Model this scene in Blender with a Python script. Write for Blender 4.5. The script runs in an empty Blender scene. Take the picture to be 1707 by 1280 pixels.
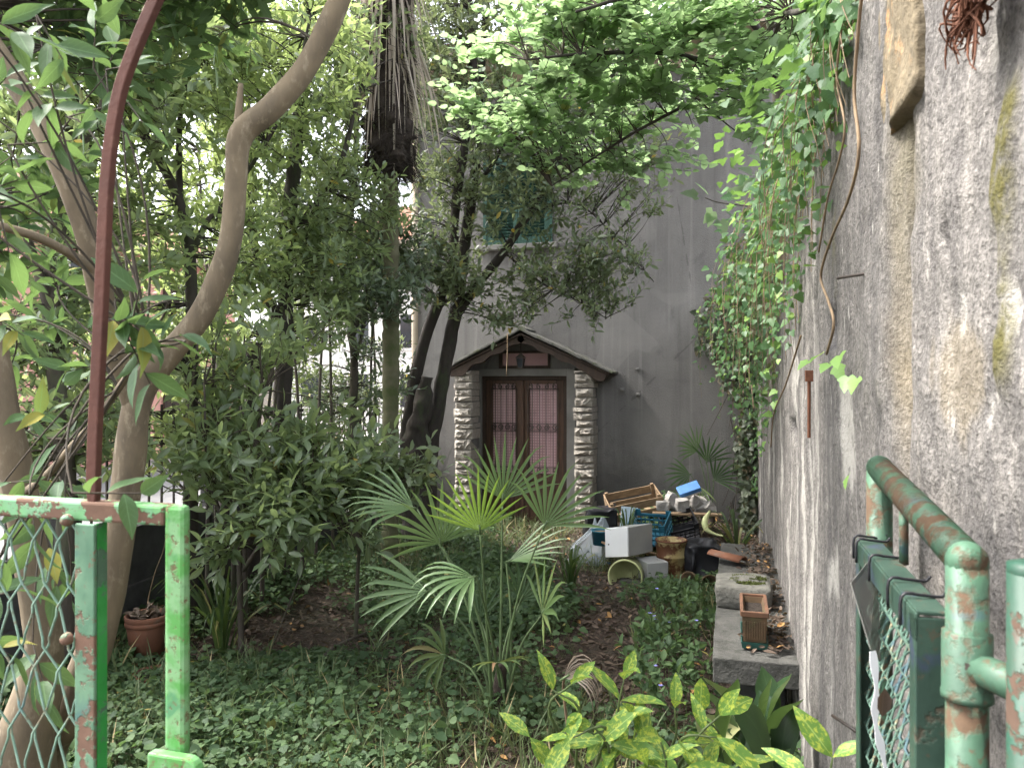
import bpy, math, random
import numpy as np
from mathutils import Matrix, Vector

rng = np.random.default_rng(7)
random.seed(7)
sc = bpy.context.scene
col = sc.collection

# ------------------------------------------------------------------ camera
TH = math.radians(16.0)
FPX, CX, CY = 1280.0, 853.5, 640.0
CAM = np.array([0.0, 0.0, 1.65])
FW = np.array([-math.sin(TH), math.cos(TH), 0.0])
RT = np.array([math.cos(TH), math.sin(TH), 0.0])
UPV = np.array([0.0, 0.0, 1.0])
cd = bpy.data.cameras.new("camera")
cd.sensor_fit = 'HORIZONTAL'; cd.sensor_width = 36.0
cd.lens = FPX / 1707.0 * 36.0
cd.clip_start = 0.02; cd.clip_end = 900
cd.dof.use_dof = True; cd.dof.focus_distance = 6.0; cd.dof.aperture_fstop = 11.0
co = bpy.data.objects.new("camera", cd); col.objects.link(co)
co.location = CAM; co.rotation_euler = (math.radians(90), 0, TH)
sc.camera = co

# ------------------------------------------------------------------ world, sun, exposure
SUN_EL, SUN_AZ = math.radians(55), math.radians(-95)      # azimuth measured from +Y towards +X
w = bpy.data.worlds.new("World"); sc.world = w; w.use_nodes = True
wn = w.node_tree.nodes; wl = w.node_tree.links
sky = wn.new('ShaderNodeTexSky'); sky.sky_type = 'NISHITA'; sky.sun_disc = False
sky.sun_elevation = SUN_EL; sky.sun_rotation = SUN_AZ
sky.air_density = 1.0; sky.dust_density = 4.0; sky.ozone_density = 1.0
hs = wn.new('ShaderNodeHueSaturation'); hs.inputs['Saturation'].default_value = 0.3
wl.new(sky.outputs[0], hs.inputs['Color'])
bg = wn['Background']; wl.new(hs.outputs[0], bg.inputs['Color'])
bg.inputs['Strength'].default_value = 0.15
sd = bpy.data.lights.new("sun", 'SUN'); sd.energy = 1.5; sd.angle = math.radians(14); sd.color = (1.0, 0.96, 0.9)
so = bpy.data.objects.new("sun", sd); col.objects.link(so)
sdir = Vector((math.sin(SUN_AZ) * math.cos(SUN_EL), math.cos(SUN_AZ) * math.cos(SUN_EL), math.sin(SUN_EL)))
so.rotation_euler = sdir.to_track_quat('Z', 'Y').to_euler(); so.location = (0, 0, 20)
sc.view_settings.view_transform = 'Standard'; sc.view_settings.look = 'None'
sc.view_settings.exposure = 2.52; sc.view_settings.gamma = 1.0
sc.view_settings.use_curve_mapping = False
sc.render.engine = 'CYCLES'
cy = sc.cycles
cy.max_bounces = 8; cy.diffuse_bounces = 4; cy.glossy_bounces = 3; cy.transmission_bounces = 4
cy.transparent_max_bounces = 8; cy.use_denoising = True; cy.sample_clamp_indirect = 8
cy.use_adaptive_sampling = True; cy.adaptive_threshold = 0.02
try:
    cy.denoiser = 'OPENIMAGEDENOISE'
except Exception:
    pass

# ------------------------------------------------------------------ geometry of the place
XW = 0.29          # face of the garden wall
YF = 9.95          # face of the house
YG = 0.93          # plane of the gate


def ray(px, py):
    return FW + (px - CX) / FPX * RT - (py - CY) / FPX * UPV


def P(px, py, d):
    return CAM + d * ray(px, py)


def atY(px, py, y):
    r = ray(px, py); return CAM + r * (y / r[1])


def atX(px, py, x):
    r = ray(px, py); return CAM + r * (x / r[0])


def atZ(px, py, z):
    r = ray(px, py); return CAM + r * ((z - 1.65) / r[2])


def sstep(a, b, x):
    t = np.clip((x - a) / (b - a), 0, 1); return t * t * (3 - 2 * t)


def _hash(ix, iy, iz, seed):
    h = (ix * 374761393 + iy * 668265263 + iz * 2147483647 + seed * 1274126177) & 0xFFFFFFFF
    h = ((h ^ (h >> 13)) * 1274126177) & 0xFFFFFFFF
    h = (h ^ (h >> 16)) & 0xFFFFFFFF
    return h / 4294967295.0


def vnoise(x, y, z=0.0, seed=0):
    x, y, z = np.broadcast_arrays(np.asarray(x, float), np.asarray(y, float), np.asarray(z, float))
    ix, iy, iz = np.floor(x).astype(np.int64), np.floor(y).astype(np.int64), np.floor(z).astype(np.int64)
    fx, fy, fz = x - ix, y - iy, z - iz
    fx, fy, fz = fx * fx * (3 - 2 * fx), fy * fy * (3 - 2 * fy), fz * fz * (3 - 2 * fz)
    r = 0
    for dx in (0, 1):
        for dy in (0, 1):
            for dz in (0, 1):
                r = r + _hash(ix + dx, iy + dy, iz + dz, seed) * (fx if dx else 1 - fx) * (fy if dy else 1 - fy) * (fz if dz else 1 - fz)
    return r * 2 - 1


def fbm(x, y, z=0.0, seed=0, oct=4):
    r = 0; a = 0.5
    for i in range(oct):
        r = r + a * vnoise(np.asarray(x) * 2 ** i, np.asarray(y) * 2 ** i, np.asarray(z) * 2 ** i, seed + i); a *= 0.5
    return r


def gz(x, y):
    """height of the garden ground"""
    x = np.asarray(x, float); y = np.asarray(y, float)
    base = 0.05 - 0.027 * np.clip(y, -2, 10.2)
    mound = 0.40 * np.exp(-((x + 0.75) / 0.75) ** 2) * sstep(7.3, 8.9, y) * (1 - sstep(10, 11, y))
    mound = mound + 0.10 * np.exp(-((x + 3.6) / 0.5) ** 2) * sstep(2, 4, y)
    lump = 0.035 * fbm(x * 1.3, y * 1.3, 0, 11, 3) + 0.012 * fbm(x * 6, y * 6, 0, 12, 2)
    inside = sstep(-4.5, -4.2, x) * (1 - sstep(11.5, 13, y)) * sstep(-3.5, -2, y) * (1 - sstep(1.5, 2.5, x))
    return (base + mound + lump) * inside + (-0.34) * (1 - inside)


def G(px, py, dz=0.0):
    r = ray(px, py); lo, hi = 0.5, 30.0
    for _ in range(50):
        m = 0.5 * (lo + hi); p = CAM + r * m
        if p[2] > gz(p[0], p[1]) + dz: lo = m
        else: hi = m
    return CAM + r * lo


def onG(x, y, dz=0.0):
    return np.array([x, y, float(gz(x, y)) + dz])


def cam_xy(p):
    v = np.atleast_2d(p) - CAM
    d = v @ FW
    dd = np.maximum(d, 1e-3)
    return CX + (v @ RT) / dd * FPX, CY - v[:, 2] / dd * FPX, d


# ------------------------------------------------------------------ object helpers
def link(o, parent=None):
    col.objects.link(o)
    if parent is not None:
        o.parent = parent
        if parent.get('_root'):
            o.matrix_parent_inverse = Matrix.Translation(-Vector(parent.location))
    return o


def thing(name, label, cat, loc, group=None):
    o = bpy.data.objects.new(name, None); col.objects.link(o)
    o.empty_display_size = 0.1
    o.location = [float(v) for v in loc]; o['_root'] = 1
    o['label'] = label; o['category'] = cat
    if group: o['group'] = group
    return o


def tag(o, label, cat=None, group=None, kind=None):
    o['label'] = label
    if cat: o['category'] = cat
    if group: o['group'] = group
    if kind: o['kind'] = kind
    return o


def np_mesh(name, verts, faces, mat, smooth=False, attrs=None):
    """verts (N,3), faces (K,3|4) arrays"""
    me = bpy.data.meshes.new(name)
    verts = np.ascontiguousarray(verts, np.float32); faces = np.ascontiguousarray(faces, np.int32)
    k = faces.shape[1]
    me.vertices.add(len(verts)); me.vertices.foreach_set('co', verts.ravel())
    me.loops.add(faces.size); me.loops.foreach_set('vertex_index', faces.ravel())
    me.polygons.add(len(faces))
    me.polygons.foreach_set('loop_start', np.arange(0, faces.size, k, dtype=np.int32))
    if smooth: me.polygons.foreach_set('use_smooth', np.ones(len(faces), bool))
    me.update(calc_edges=True)
    for an, av in (attrs or {}).items():
        a = me.attributes.new(an, 'FLOAT', 'POINT'); a.data.foreach_set('value', np.ascontiguousarray(av, np.float32))
    if mat: me.materials.append(mat)
    return me


def np_obj(name, verts, faces, mat, parent=None, smooth=False, attrs=None):
    return link(bpy.data.objects.new(name, np_mesh(name, verts, faces, mat, smooth, attrs)), parent)


def crom(pts, n):
    """Catmull-Rom resample of a polyline (K,m) to n points"""
    pts = np.asarray(pts, float)
    if len(pts) == 2:
        t = np.linspace(0, 1, n)[:, None]; return pts[0] * (1 - t) + pts[1] * t
    q = np.vstack([2 * pts[0] - pts[1], pts, 2 * pts[-1] - pts[-2]])
    out = []
    for u in np.linspace(0, len(pts) - 1, n):
        i = min(int(u), len(pts) - 2); t = u - i
        p0, p1, p2, p3 = q[i], q[i + 1], q[i + 2], q[i + 3]
        out.append(0.5 * (2 * p1 + (p2 - p0) * t + (2 * p0 - 5 * p1 + 4 * p2 - p3) * t * t + (3 * p1 - p0 - 3 * p2 + p3) * t ** 3))
    return np.array(out)


def norm(v):
    return v / np.maximum(np.linalg.norm(v, axis=-1, keepdims=True), 1e-9)


def rotm(rx=0, ry=0, rz=0):
    return np.array(Matrix.Rotation(rz, 3, 'Z') @ Matrix.Rotation(ry, 3, 'Y') @ Matrix.Rotation(rx, 3, 'X'))


class MB:
    def __init__(s): s.v = []; s.f = []
    def add(s, v, f):
        o = len(s.v); s.v.extend([tuple(map(float, q)) for q in v]); s.f.extend([tuple(i + o for i in g) for g in f]); return s
    def box(s, c, size, R=None):
        hx, hy, hz = size[0] / 2, size[1] / 2, size[2] / 2
        v = np.array([[x, y, z] for x in (-hx, hx) for y in (-hy, hy) for z in (-hz, hz)])
        if R is not None: v = v @ np.asarray(R).T
        return s.add(v + np.asarray(c), [(0, 1, 3, 2), (4, 6, 7, 5), (0, 4, 5, 1), (2, 3, 7, 6), (0, 2, 6, 4), (1, 5, 7, 3)])
    def bb(s, x0, x1, y0, y1, z0, z1):
        return s.box(((x0 + x1) / 2, (y0 + y1) / 2, (z0 + z1) / 2), (abs(x1 - x0), abs(y1 - y0), abs(z1 - z0)))
    def tube(s, pts, rad, n=8, res=None, cap=True, wob=0.0, flat=None):
        pts = np.asarray(pts, float); rad = np.broadcast_to(np.asarray(rad, float), (len(pts),))
        if res:
            q = crom(np.hstack([pts, rad[:, None]]), res); pts, rad = q[:, :3], np.maximum(q[:, 3], 1e-4)
        T = norm(np.gradient(pts, axis=0)); up = np.array([0, 0, 1.0])
        if abs(T[0] @ up) > 0.9: up = np.array([1.0, 0, 0])
        N = np.cross(T[0], up); N /= np.linalg.norm(N)
        V = []; a = np.arange(n) * 2 * math.pi / n
        for i in range(len(pts)):
            N = N - T[i] * (N @ T[i]); N /= max(np.linalg.norm(N), 1e-9); B = np.cross(T[i], N)
            r = rad[i] * np.ones(n)
            if wob: r = r * (1 + wob * vnoise(np.cos(a) * 1.5 + pts[i, 0] * 9, np.sin(a) * 1.5 + pts[i, 1] * 9, pts[i, 2] * 9, 5))
            V.append(pts[i] + np.outer(np.cos(a) * r, N) + np.outer(np.sin(a) * r, B))
        F = []
        for i in range(len(pts) - 1):
            for j in range(n):
                k = (j + 1) % n
                F.append((i * n + j, i * n + k, (i + 1) * n + k, (i + 1) * n + j))
        if cap:
            F.append(tuple(range(n - 1, -1, -1))); m = (len(pts) - 1) * n; F.append(tuple(m + j for j in range(n)))
        return s.add(np.vstack(V), F)
    def lathe(s, prof, n=24, c=(0, 0, 0), R=None):
        V = []; 
        for r, z in prof:
            for j in range(n):
                a = 2 * math.pi * j / n; V.append((r * math.cos(a), r * math.sin(a), z))
        V = np.array(V)
        if R is not None: V = V @ np.asarray(R).T
        F = [(i * n + j, i * n + (j + 1) % n, (i + 1) * n + (j + 1) % n, (i + 1) * n + j) for i in range(len(prof) - 1) for j in range(n)]
        return s.add(V + np.asarray(c), F)
    def xform(s, R, c):
        s.v = [tuple(x) for x in (np.array(s.v) @ np.asarray(R).T + np.asarray(c))]; return s
    def jitter(s, amp, scale, seed=0):
        V = np.array(s.v)
        D = np.stack([fbm(V[:, 0] * scale, V[:, 1] * scale, V[:, 2] * scale, seed + k * 7, 3) for k in range(3)], 1)
        s.v = [tuple(x) for x in V + D * amp]; return s
    def mesh(s, name, mat, smooth=False):
        me = bpy.data.meshes.new(name); me.from_pydata(s.v, [], s.f); me.update()
        if smooth: me.polygons.foreach_set('use_smooth', [True] * len(me.polygons))
        if mat: me.materials.append(mat)
        return me
    def build(s, name, mat, parent=None, smooth=False, bev=0.0, sub=0):
        o = link(bpy.data.objects.new(name, s.mesh(name, mat, smooth)), parent)
        if bev:
            m = o.modifiers.new('bevel', 'BEVEL'); m.width = bev; m.segments = 2; m.limit_method = 'ANGLE'
        if sub:
            m = o.modifiers.new('sub', 'SUBSURF'); m.levels = sub; m.render_levels = sub
        return o


# ------------------------------------------------------------------ materials
class NT:
    def __init__(s, name):
        s.m = bpy.data.materials.new(name); s.m.use_nodes = True
        s.t = s.m.node_tree; s.bsdf = s.t.nodes['Principled BSDF']; s.out = s.t.nodes['Material Output']
        s.bsdf.inputs['Specular IOR Level'].default_value = 0.3
    def n(s, typ, props=None, **inp):
        nd = s.t.nodes.new('ShaderNode' + typ)
        for k, v in (props or {}).items(): setattr(nd, k, v)
        for k, v in inp.items():
            key = int(k[1:]) if k[0] == 'i' and k[1:].isdigit() else k.replace('_', ' ')
            s.set(nd.inputs[key], v)
        return nd
    def set(s, sock, v):
        if isinstance(v, bpy.types.NodeSocket): s.t.links.new(v, sock)
        elif isinstance(v, bpy.types.Node): s.t.links.new(v.outputs[0], sock)
        else:
            if isinstance(v, (tuple, list)) and len(v) == 3 and sock.type == 'RGBA': v = (*v, 1)
            sock.default_value = v
    def coord(s, kind='Object', scale=None):
        c = s.n('TexCoord').outputs[kind]
        if scale is not None:
            c = s.n('Mapping', Vector=c, Scale=scale).outputs[0]
        return c
    def noise(s, co, scale, detail=4, rough=0.6, dist=0.0):
        return s.n('TexNoise', Vector=co, Scale=scale, Detail=detail, Roughness=rough, Distortion=dist).outputs['Fac']
    def ramp(s, fac, stops, interp='LINEAR'):
        r = s.n('ValToRGB', Fac=fac); r.color_ramp.interpolation = interp
        e = r.color_ramp.elements
        while len(e) < len(stops): e.new(0.5)
        for el, (p, c) in zip(e, stops):
            el.position = p
            if isinstance(c, (int, float)): c = (c, c, c)
            el.color = (*c, 1)
        return r.outputs[0]
    def mix(s, f, a, b, mode='MIX'):
        m = s.n('Mix', {'data_type': 'RGBA', 'blend_type': mode})
        s.set(m.inputs[0], f); s.set(m.inputs[6], a); s.set(m.inputs[7], b); return m.outputs[2]
    def math(s, op, a, b=0.0):
        m = s.n('Math', {'operation': op}); s.set(m.inputs[0], a); s.set(m.inputs[1], b); return m.outputs[0]
    def attr(s, name):
        return s.n('Attribute', {'attribute_name': name}).outputs['Fac']
    def bump(s, h, strength=0.5, dist=0.01):
        b = s.n('Bump', Height=h, Strength=strength, Distance=dist); s.set(s.bsdf.inputs['Normal'], b.outputs[0])
    def base(s, c, rough=0.8): s.set(s.bsdf.inputs['Base Color'], c); s.set(s.bsdf.inputs['Roughness'], rough)


def simple(name, c1, c2=None, scale=8.0, rough=0.8, bump=0.3, bscale=40.0, bdist=0.004, spots=None, metal=0.0, stretch=None):
    """two-tone noise material with fine relief; spots = (colour, low, high, scale)"""
    t = NT(name); co = t.coord(scale=stretch) if stretch else t.coord()
    c2 = c2 or tuple(x * 0.6 for x in c1)
    c = t.mix(t.ramp(t.noise(co, scale, 5), [(0.32, 0.0), (0.68, 1.0)]), c1, c2)
    if spots:
        sc_, lo, hi, ss = spots
        c = t.mix(t.ramp(t.noise(co, ss, 6, 0.7), [(lo, 0.0), (hi, 1.0)]), c, sc_)
    t.base(c, rough); t.bsdf.inputs['Metallic'].default_value = metal
    if bump: t.bump(t.noise(co, bscale, 4), bump, bdist)
    return t.m


def leaf_mat(name, dark, light, trans, yellow=0.02, rough=0.42, tfac=0.38, back=None, ycol=(0.45, 0.30, 0.03), vein=0.35, spec=0.4):
    t = NT(name)
    rnd = t.math('FRACT', t.math('ADD', t.attr('rnd'), t.n('ObjectInfo').outputs['Random']))
    c = t.ramp(rnd, [(0.0, dark), (0.5, tuple(0.5 * (a + b) for a, b in zip(dark, light))), (0.994 - yellow, light), (0.999 - yellow, ycol if yellow > 0 else light)])
    lx = t.math('ABSOLUTE', t.attr('lx')); ly = t.attr('ly')
    mid = t.math('LESS_THAN', lx, 0.07)
    wv = t.math('FRACT', t.math('ADD', t.math('MULTIPLY', ly, 7.0), t.math('MULTIPLY', lx, -1.6)))
    vn = t.math('MULTIPLY', t.math('LESS_THAN', wv, 0.12), 0.4)
    v = t.math('MULTIPLY', t.math('MAXIMUM', mid, vn), vein)
    c = t.mix(v, c, tuple(min(1, x * 2.6 + 0.03) for x in light))
    geo = t.n('NewGeometry')
    bk = back or tuple(0.6 * x + 0.4 * y for x, y in zip(light, (0.16, 0.2, 0.12)))
    cf = t.mix(t.math('MULTIPLY', geo.outputs['Backfacing'], 0.4), c, bk)
    t.base(cf, rough); t.bsdf.inputs['Specular IOR Level'].default_value = spec
    tr = t.n('BsdfTranslucent', Color=t.mix(rnd, trans, tuple(0.7 * x for x in trans)))
    ms = t.n('MixShader', i0=tfac, i1=t.bsdf.outputs[0], i2=tr.outputs[0])
    t.t.links.new(ms.outputs[0], t.out.inputs['Surface'])
    return t.m


M = {}
M['leaf_laurel'] = leaf_mat('leaf_laurel', (0.06, 0.09, 0.05), (0.125, 0.17, 0.09), (0.42, 0.53, 0.20), 0.006, 0.30, 0.46, spec=0.6)
M['leaf_bright'] = leaf_mat('leaf_bright', (0.07, 0.11, 0.05), (0.145, 0.20, 0.09), (0.52, 0.64, 0.22), 0.006, 0.34, 0.5, spec=0.5)
M['leaf_dark'] = leaf_mat('leaf_dark', (0.045, 0.07, 0.045), (0.095, 0.13, 0.08), (0.22, 0.30, 0.13), 0.004, 0.28, 0.32, spec=0.7)
M['leaf_olive'] = leaf_mat('leaf_olive', (0.055, 0.08, 0.045), (0.115, 0.15, 0.08), (0.33, 0.40, 0.17), 0.01, 0.34, 0.38, spec=0.5)
M['leaf_lime'] = leaf_mat('leaf_lime', (0.065, 0.105, 0.06), (0.125, 0.18, 0.105), (0.46, 0.64, 0.30), 0.004, 0.40, 0.6, spec=0.5)
M['leaf_near'] = leaf_mat('leaf_near', (0.035, 0.078, 0.035), (0.075, 0.13, 0.055), (0.18, 0.29, 0.08), 0.08, 0.55, 0.34, ycol=(0.28, 0.25, 0.05), spec=0.18)
M['leaf_ivy'] = leaf_mat('leaf_ivy', (0.03, 0.075, 0.035), (0.09, 0.17, 0.06), (0.22, 0.38, 0.08), 0.05, 0.45, 0.34, ycol=(0.2, 0.32, 0.07), spec=0.25)
M['leaf_ground'] = leaf_mat('leaf_ground', (0.026, 0.052, 0.025), (0.082, 0.13, 0.055), (0.14, 0.23, 0.07), 0.003, 0.6, 0.32, vein=0.2, spec=0.2, ycol=(0.2, 0.17, 0.05))
M['leaf_strap'] = leaf_mat('leaf_strap', (0.03, 0.06, 0.025), (0.06, 0.10, 0.035), (0.16, 0.24, 0.05), 0.05, 0.38, 0.3, vein=0.15, ycol=(0.3, 0.27, 0.1))
M['leaf_dry'] = leaf_mat('leaf_dry', (0.045, 0.03, 0.022), (0.14, 0.10, 0.072), (0.14, 0.09, 0.05), 0.05, 0.75, 0.15, ycol=(0.36, 0.2, 0.07), vein=0.1)
M['leaf_grass'] = leaf_mat('leaf_grass', (0.05, 0.08, 0.03), (0.13, 0.16, 0.07), (0.2, 0.25, 0.08), 0.12, 0.6, 0.25, ycol=(0.3, 0.24, 0.12), vein=0)
M['frond'] = leaf_mat('frond', (0.08, 0.14, 0.055), (0.12, 0.185, 0.08), (0.26, 0.38, 0.13), 0.0, 0.36, 0.3, vein=0.0)
M['frond_new'] = leaf_mat('frond_new', (0.10, 0.19, 0.035), (0.14, 0.23, 0.045), (0.34, 0.5, 0.08), 0.0, 0.4, 0.4, vein=0.0)
M['frond_old'] = leaf_mat('frond_old', (0.07, 0.125, 0.045), (0.13, 0.17, 0.06), (0.25, 0.3, 0.08), 0.10, 0.5, 0.3, ycol=(0.26, 0.16, 0.09), vein=0.0)
M['frond_dead'] = leaf_mat('frond_dead', (0.20, 0.155, 0.12), (0.50, 0.43, 0.36), (0.45, 0.37, 0.28), 0.0, 0.8, 0.35, vein=0.0)
M['frond_dark'] = leaf_mat('frond_dark', (0.045, 0.085, 0.038), (0.075, 0.125, 0.055), (0.12, 0.2, 0.06), 0.0, 0.45, 0.3, vein=0.0)
# variegated aucuba leaf: yellow blotches belong to the leaf
t = NT('leaf_aucuba'); co_ = t.coord(); oi = t.n('ObjectInfo').outputs['Random']
cc = t.n('Mapping', Vector=co_, Scale=(9, 5.5, 9)).outputs[0]
ofs = t.n('CombineXYZ', X=t.math('MULTIPLY', oi, 50.0), Y=t.math('MULTIPLY', oi, 31.0)).outputs[0]
cc = t.n('VectorMath', {'operation': 'ADD'}, i0=cc, i1=ofs).outputs[0]
nz = t.noise(cc, 1.5, 5, 0.68, 0.5)
c = t.ramp(nz, [(0.0, (0.06, 0.14, 0.03)), (0.515, (0.11, 0.22, 0.045)), (0.56, (0.36, 0.41, 0.06)), (0.75, (0.46, 0.50, 0.09))])
lx = t.math('ABSOLUTE', t.attr('lx'))
c = t.mix(t.math('MULTIPLY', t.math('LESS_THAN', lx, 0.06), 0.6), c, (0.42, 0.52, 0.14))
t.base(c, 0.48); t.bsdf.inputs['Specular IOR Level'].default_value = 0.35
tr = t.n('BsdfTranslucent', Color=t.mix(0.4, c, (0.5, 0.65, 0.08)))
ms = t.n('MixShader', i0=0.3, i1=t.bsdf.outputs[0], i2=tr.outputs[0]); t.t.links.new(ms.outputs[0], t.out.inputs['Surface'])
M['leaf_aucuba'] = t.m

M['bark_pale'] = simple('bark_pale', (0.20, 0.155, 0.10), (0.12, 0.095, 0.065), 14, 0.85, 0.5, 60, 0.004, ((0.28, 0.23, 0.16), 0.55, 0.7, 30), stretch=(1, 1, 0.4))
M['bark_dark'] = simple('bark_dark', (0.055, 0.045, 0.038), (0.03, 0.026, 0.022), 16, 0.9, 0.6, 50, 0.008, ((0.05, 0.065, 0.03), 0.55, 0.75, 6), stretch=(1, 1, 0.35))
M['bark_mid'] = simple('bark_mid', (0.09, 0.075, 0.06), (0.05, 0.042, 0.035), 16, 0.9, 0.6, 50, 0.006, ((0.06, 0.08, 0.035), 0.5, 0.75, 5), stretch=(1, 1, 0.35))
M['twig'] = simple('twig', (0.07, 0.055, 0.04), (0.04, 0.034, 0.026), 20, 0.9, 0)
M['vine'] = simple('vine', (0.24, 0.17, 0.10), (0.14, 0.10, 0.065), 20, 0.85, 0.2, 80, 0.002)
M['stem_green'] = simple('stem_green', (0.10, 0.14, 0.045), (0.07, 0.09, 0.04), 20, 0.6, 0)
M['petiole'] = simple('petiole', (0.10, 0.15, 0.06), (0.06, 0.085, 0.04), 12, 0.5, 0)
M['palm_ring'] = simple('palm_ring', (0.13, 0.12, 0.075), (0.08, 0.078, 0.045), 8, 0.9, 0.5, 60, 0.006, ((0.06, 0.075, 0.025), 0.45, 0.65, 3))
M['fibre'] = simple('fibre', (0.06, 0.046, 0.036), (0.022, 0.017, 0.014), 30, 0.95, 0.8, 70, 0.02, stretch=(1, 1, 0.4))

# ground: brown soil with leaf mould
t = NT('soil'); co_ = t.coord()
n1 = t.noise(co_, 1.3, 5, 0.6); n2 = t.noise(co_, 22, 6, 0.7); v1 = t.n('TexVoronoi', Vector=co_, Scale=38.0)
c = t.ramp(n2, [(0.3, (0.028, 0.02, 0.014)), (0.55, (0.06, 0.043, 0.03)), (0.75, (0.10, 0.07, 0.048))])
c = t.mix(t.ramp(n1, [(0.45, 0.0), (0.65, 0.6)]), c, (0.035, 0.04, 0.02))
c = t.mix(0.35, c, t.mix(0.5, (0.03, 0.02, 0.014), v1.outputs['Color'], 'MULTIPLY'))
t.base(c, 0.95); t.bump(t.math('ADD', n2, v1.outputs['Distance']), 0.8, 0.02); M['soil'] = t.m

M['road'] = simple('road', (0.20, 0.195, 0.19), (0.15, 0.148, 0.145), 3, 0.9, 0.3, 120, 0.004)
M['paving'] = simple('paving', (0.34, 0.325, 0.30), (0.26, 0.25, 0.235), 4, 0.9, 0.3, 90, 0.004)
M['white_wall'] = simple('white_wall', (0.72, 0.70, 0.66), (0.6, 0.58, 0.54), 2, 0.9, 0.2, 40, 0.004)
M['pink_wall'] = simple('pink_wall', (0.66, 0.36, 0.30), (0.58, 0.30, 0.25), 2, 0.9, 0.2, 40, 0.004)
M['roof_tile'] = simple('roof_tile', (0.30, 0.14, 0.09), (0.20, 0.10, 0.07), 8, 0.9, 0.4, 30, 0.01)
M['glass_dark'] = simple('glass_dark', (0.04, 0.045, 0.05), (0.03, 0.033, 0.036), 2, 0.1, 0)

# house render: roughcast grey plaster with stains
t = NT('facade_plaster'); co_ = t.coord()
n1 = t.noise(co_, 0.7, 5, 0.6, 0.4); n2 = t.noise(co_, 60, 3, 0.7)
n3 = t.noise(t.n('Mapping', Vector=co_, Scale=(2.2, 2.2, 0.45)).outputs[0], 1.2, 5, 0.65)
c = t.ramp(n1, [(0.3, (0.14, 0.133, 0.126)), (0.7, (0.235, 0.223, 0.21))])
c = t.mix(t.ramp(n3, [(0.48, 0.0), (0.70, 0.5)]), c, (0.115, 0.11, 0.105))
c = t.mix(t.ramp(n2, [(0.35, 0.25), (0.6, 0.0)]), c, (0.12, 0.115, 0.11))
sp = t.noise(co_, 2.3, 5, 0.6, 0.3)
c = t.mix(t.ramp(sp, [(0.60, 0.0), (0.70, 0.5)]), c, (0.10, 0.097, 0.093))
sz_ = t.n('SeparateXYZ', Vector=co_).outputs['Z']
dz = t.math('ADD', sz_, t.math('MULTIPLY', t.noise(co_, 1.7, 5, 0.65), -1.9))
c = t.mix(t.ramp(t.math('ADD', dz, 0.6), [(0.0, 0.55), (0.55, 0.0)]), c, (0.075, 0.072, 0.066))
st2 = t.noise(t.n('Mapping', Vector=co_, Scale=(4.5, 1, 0.16)).outputs[0], 1.6, 5, 0.6)
c = t.mix(t.ramp(st2, [(0.54, 0.0), (0.68, 0.45)]), c, (0.10, 0.097, 0.09))
c = t.mix(t.ramp(st2, [(0.30, 0.35), (0.42, 0.0)]), c, (0.33, 0.315, 0.295))
pt2 = t.noise(co_, 0.9, 2, 0.4, 0.9)
c = t.mix(t.ramp(pt2, [(0.585, 0.0), (0.60, 0.28)]), c, (0.27, 0.258, 0.24))
vc = t.n('TexVoronoi', {'feature': 'DISTANCE_TO_EDGE'}, Vector=t.n('Mapping', Vector=co_, Scale=(0.55, 0.55, 0.4)).outputs[0], Scale=1.0)
wv2 = t.math('ADD', vc.outputs['Distance'], t.math('MULTIPLY', t.noise(co_, 5, 4), 0.05))
c = t.mix(t.math('MULTIPLY', t.math('LESS_THAN', wv2, 0.027), 0.35), c, (0.05, 0.048, 0.045))
t.base(c, 0.95); t.bump(t.math('ADD', n2, t.math('MULTIPLY', t.noise(co_, 130, 2), 0.6)), 0.8, 0.014); M['facade_plaster'] = t.m
M['plaster_surround'] = simple('plaster_surround', (0.23, 0.22, 0.205), (0.14, 0.135, 0.125), 2.5, 0.95, 0.4, 60, 0.005)
M['cream_trim'] = simple('cream_trim', (0.46, 0.38, 0.29), (0.36, 0.30, 0.24), 3, 0.9, 0.2, 50, 0.004)
M['column_stone'] = simple('column_stone', (0.46, 0.415, 0.355), (0.30, 0.27, 0.235), 9, 0.9, 0.8, 34, 0.02, ((0.2, 0.185, 0.165), 0.55, 0.72, 26))
M['mortar'] = simple('mortar', (0.17, 0.165, 0.155), (0.12, 0.115, 0.11), 10, 0.95, 0.4, 60, 0.006)
M['roof_slab'] = simple('roof_slab', (0.13, 0.125, 0.115), (0.075, 0.075, 0.065), 9, 0.95, 0.7, 40, 0.01, ((0.07, 0.085, 0.035), 0.52, 0.68, 7))
M['old_wood'] = simple('old_wood', (0.055, 0.036, 0.026), (0.03, 0.021, 0.016), 10, 0.75, 0.4, 40, 0.004, stretch=(3, 3, 0.4))
M['door_wood'] = simple('door_wood', (0.095, 0.05, 0.03), (0.045, 0.026, 0.018), 9, 0.6, 0.4, 50, 0.003, stretch=(4, 4, 0.35))
M['iron'] = simple('iron', (0.03, 0.027, 0.025), (0.05, 0.036, 0.028), 30, 0.6, 0.2, 80, 0.001)
M['iron_grey'] = simple('iron_grey', (0.10, 0.085, 0.075), (0.06, 0.05, 0.045), 30, 0.6, 0.2, 80, 0.001)
t = NT('pink_glass'); co_ = t.coord()
sx = t.n('SeparateXYZ', Vector=co_)
gx = t.math('ABSOLUTE', t.math('SUBTRACT', t.math('FRACT', t.math('MULTIPLY', sx.outputs['X'], 27.0)), 0.5))
gzz = t.math('ABSOLUTE', t.math('SUBTRACT', t.math('FRACT', t.math('MULTIPLY', sx.outputs['Z'], 27.0)), 0.5))
dot = t.math('MULTIPLY', t.math('SUBTRACT', 0.5, gx), t.math('SUBTRACT', 0.5, gzz))
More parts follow.
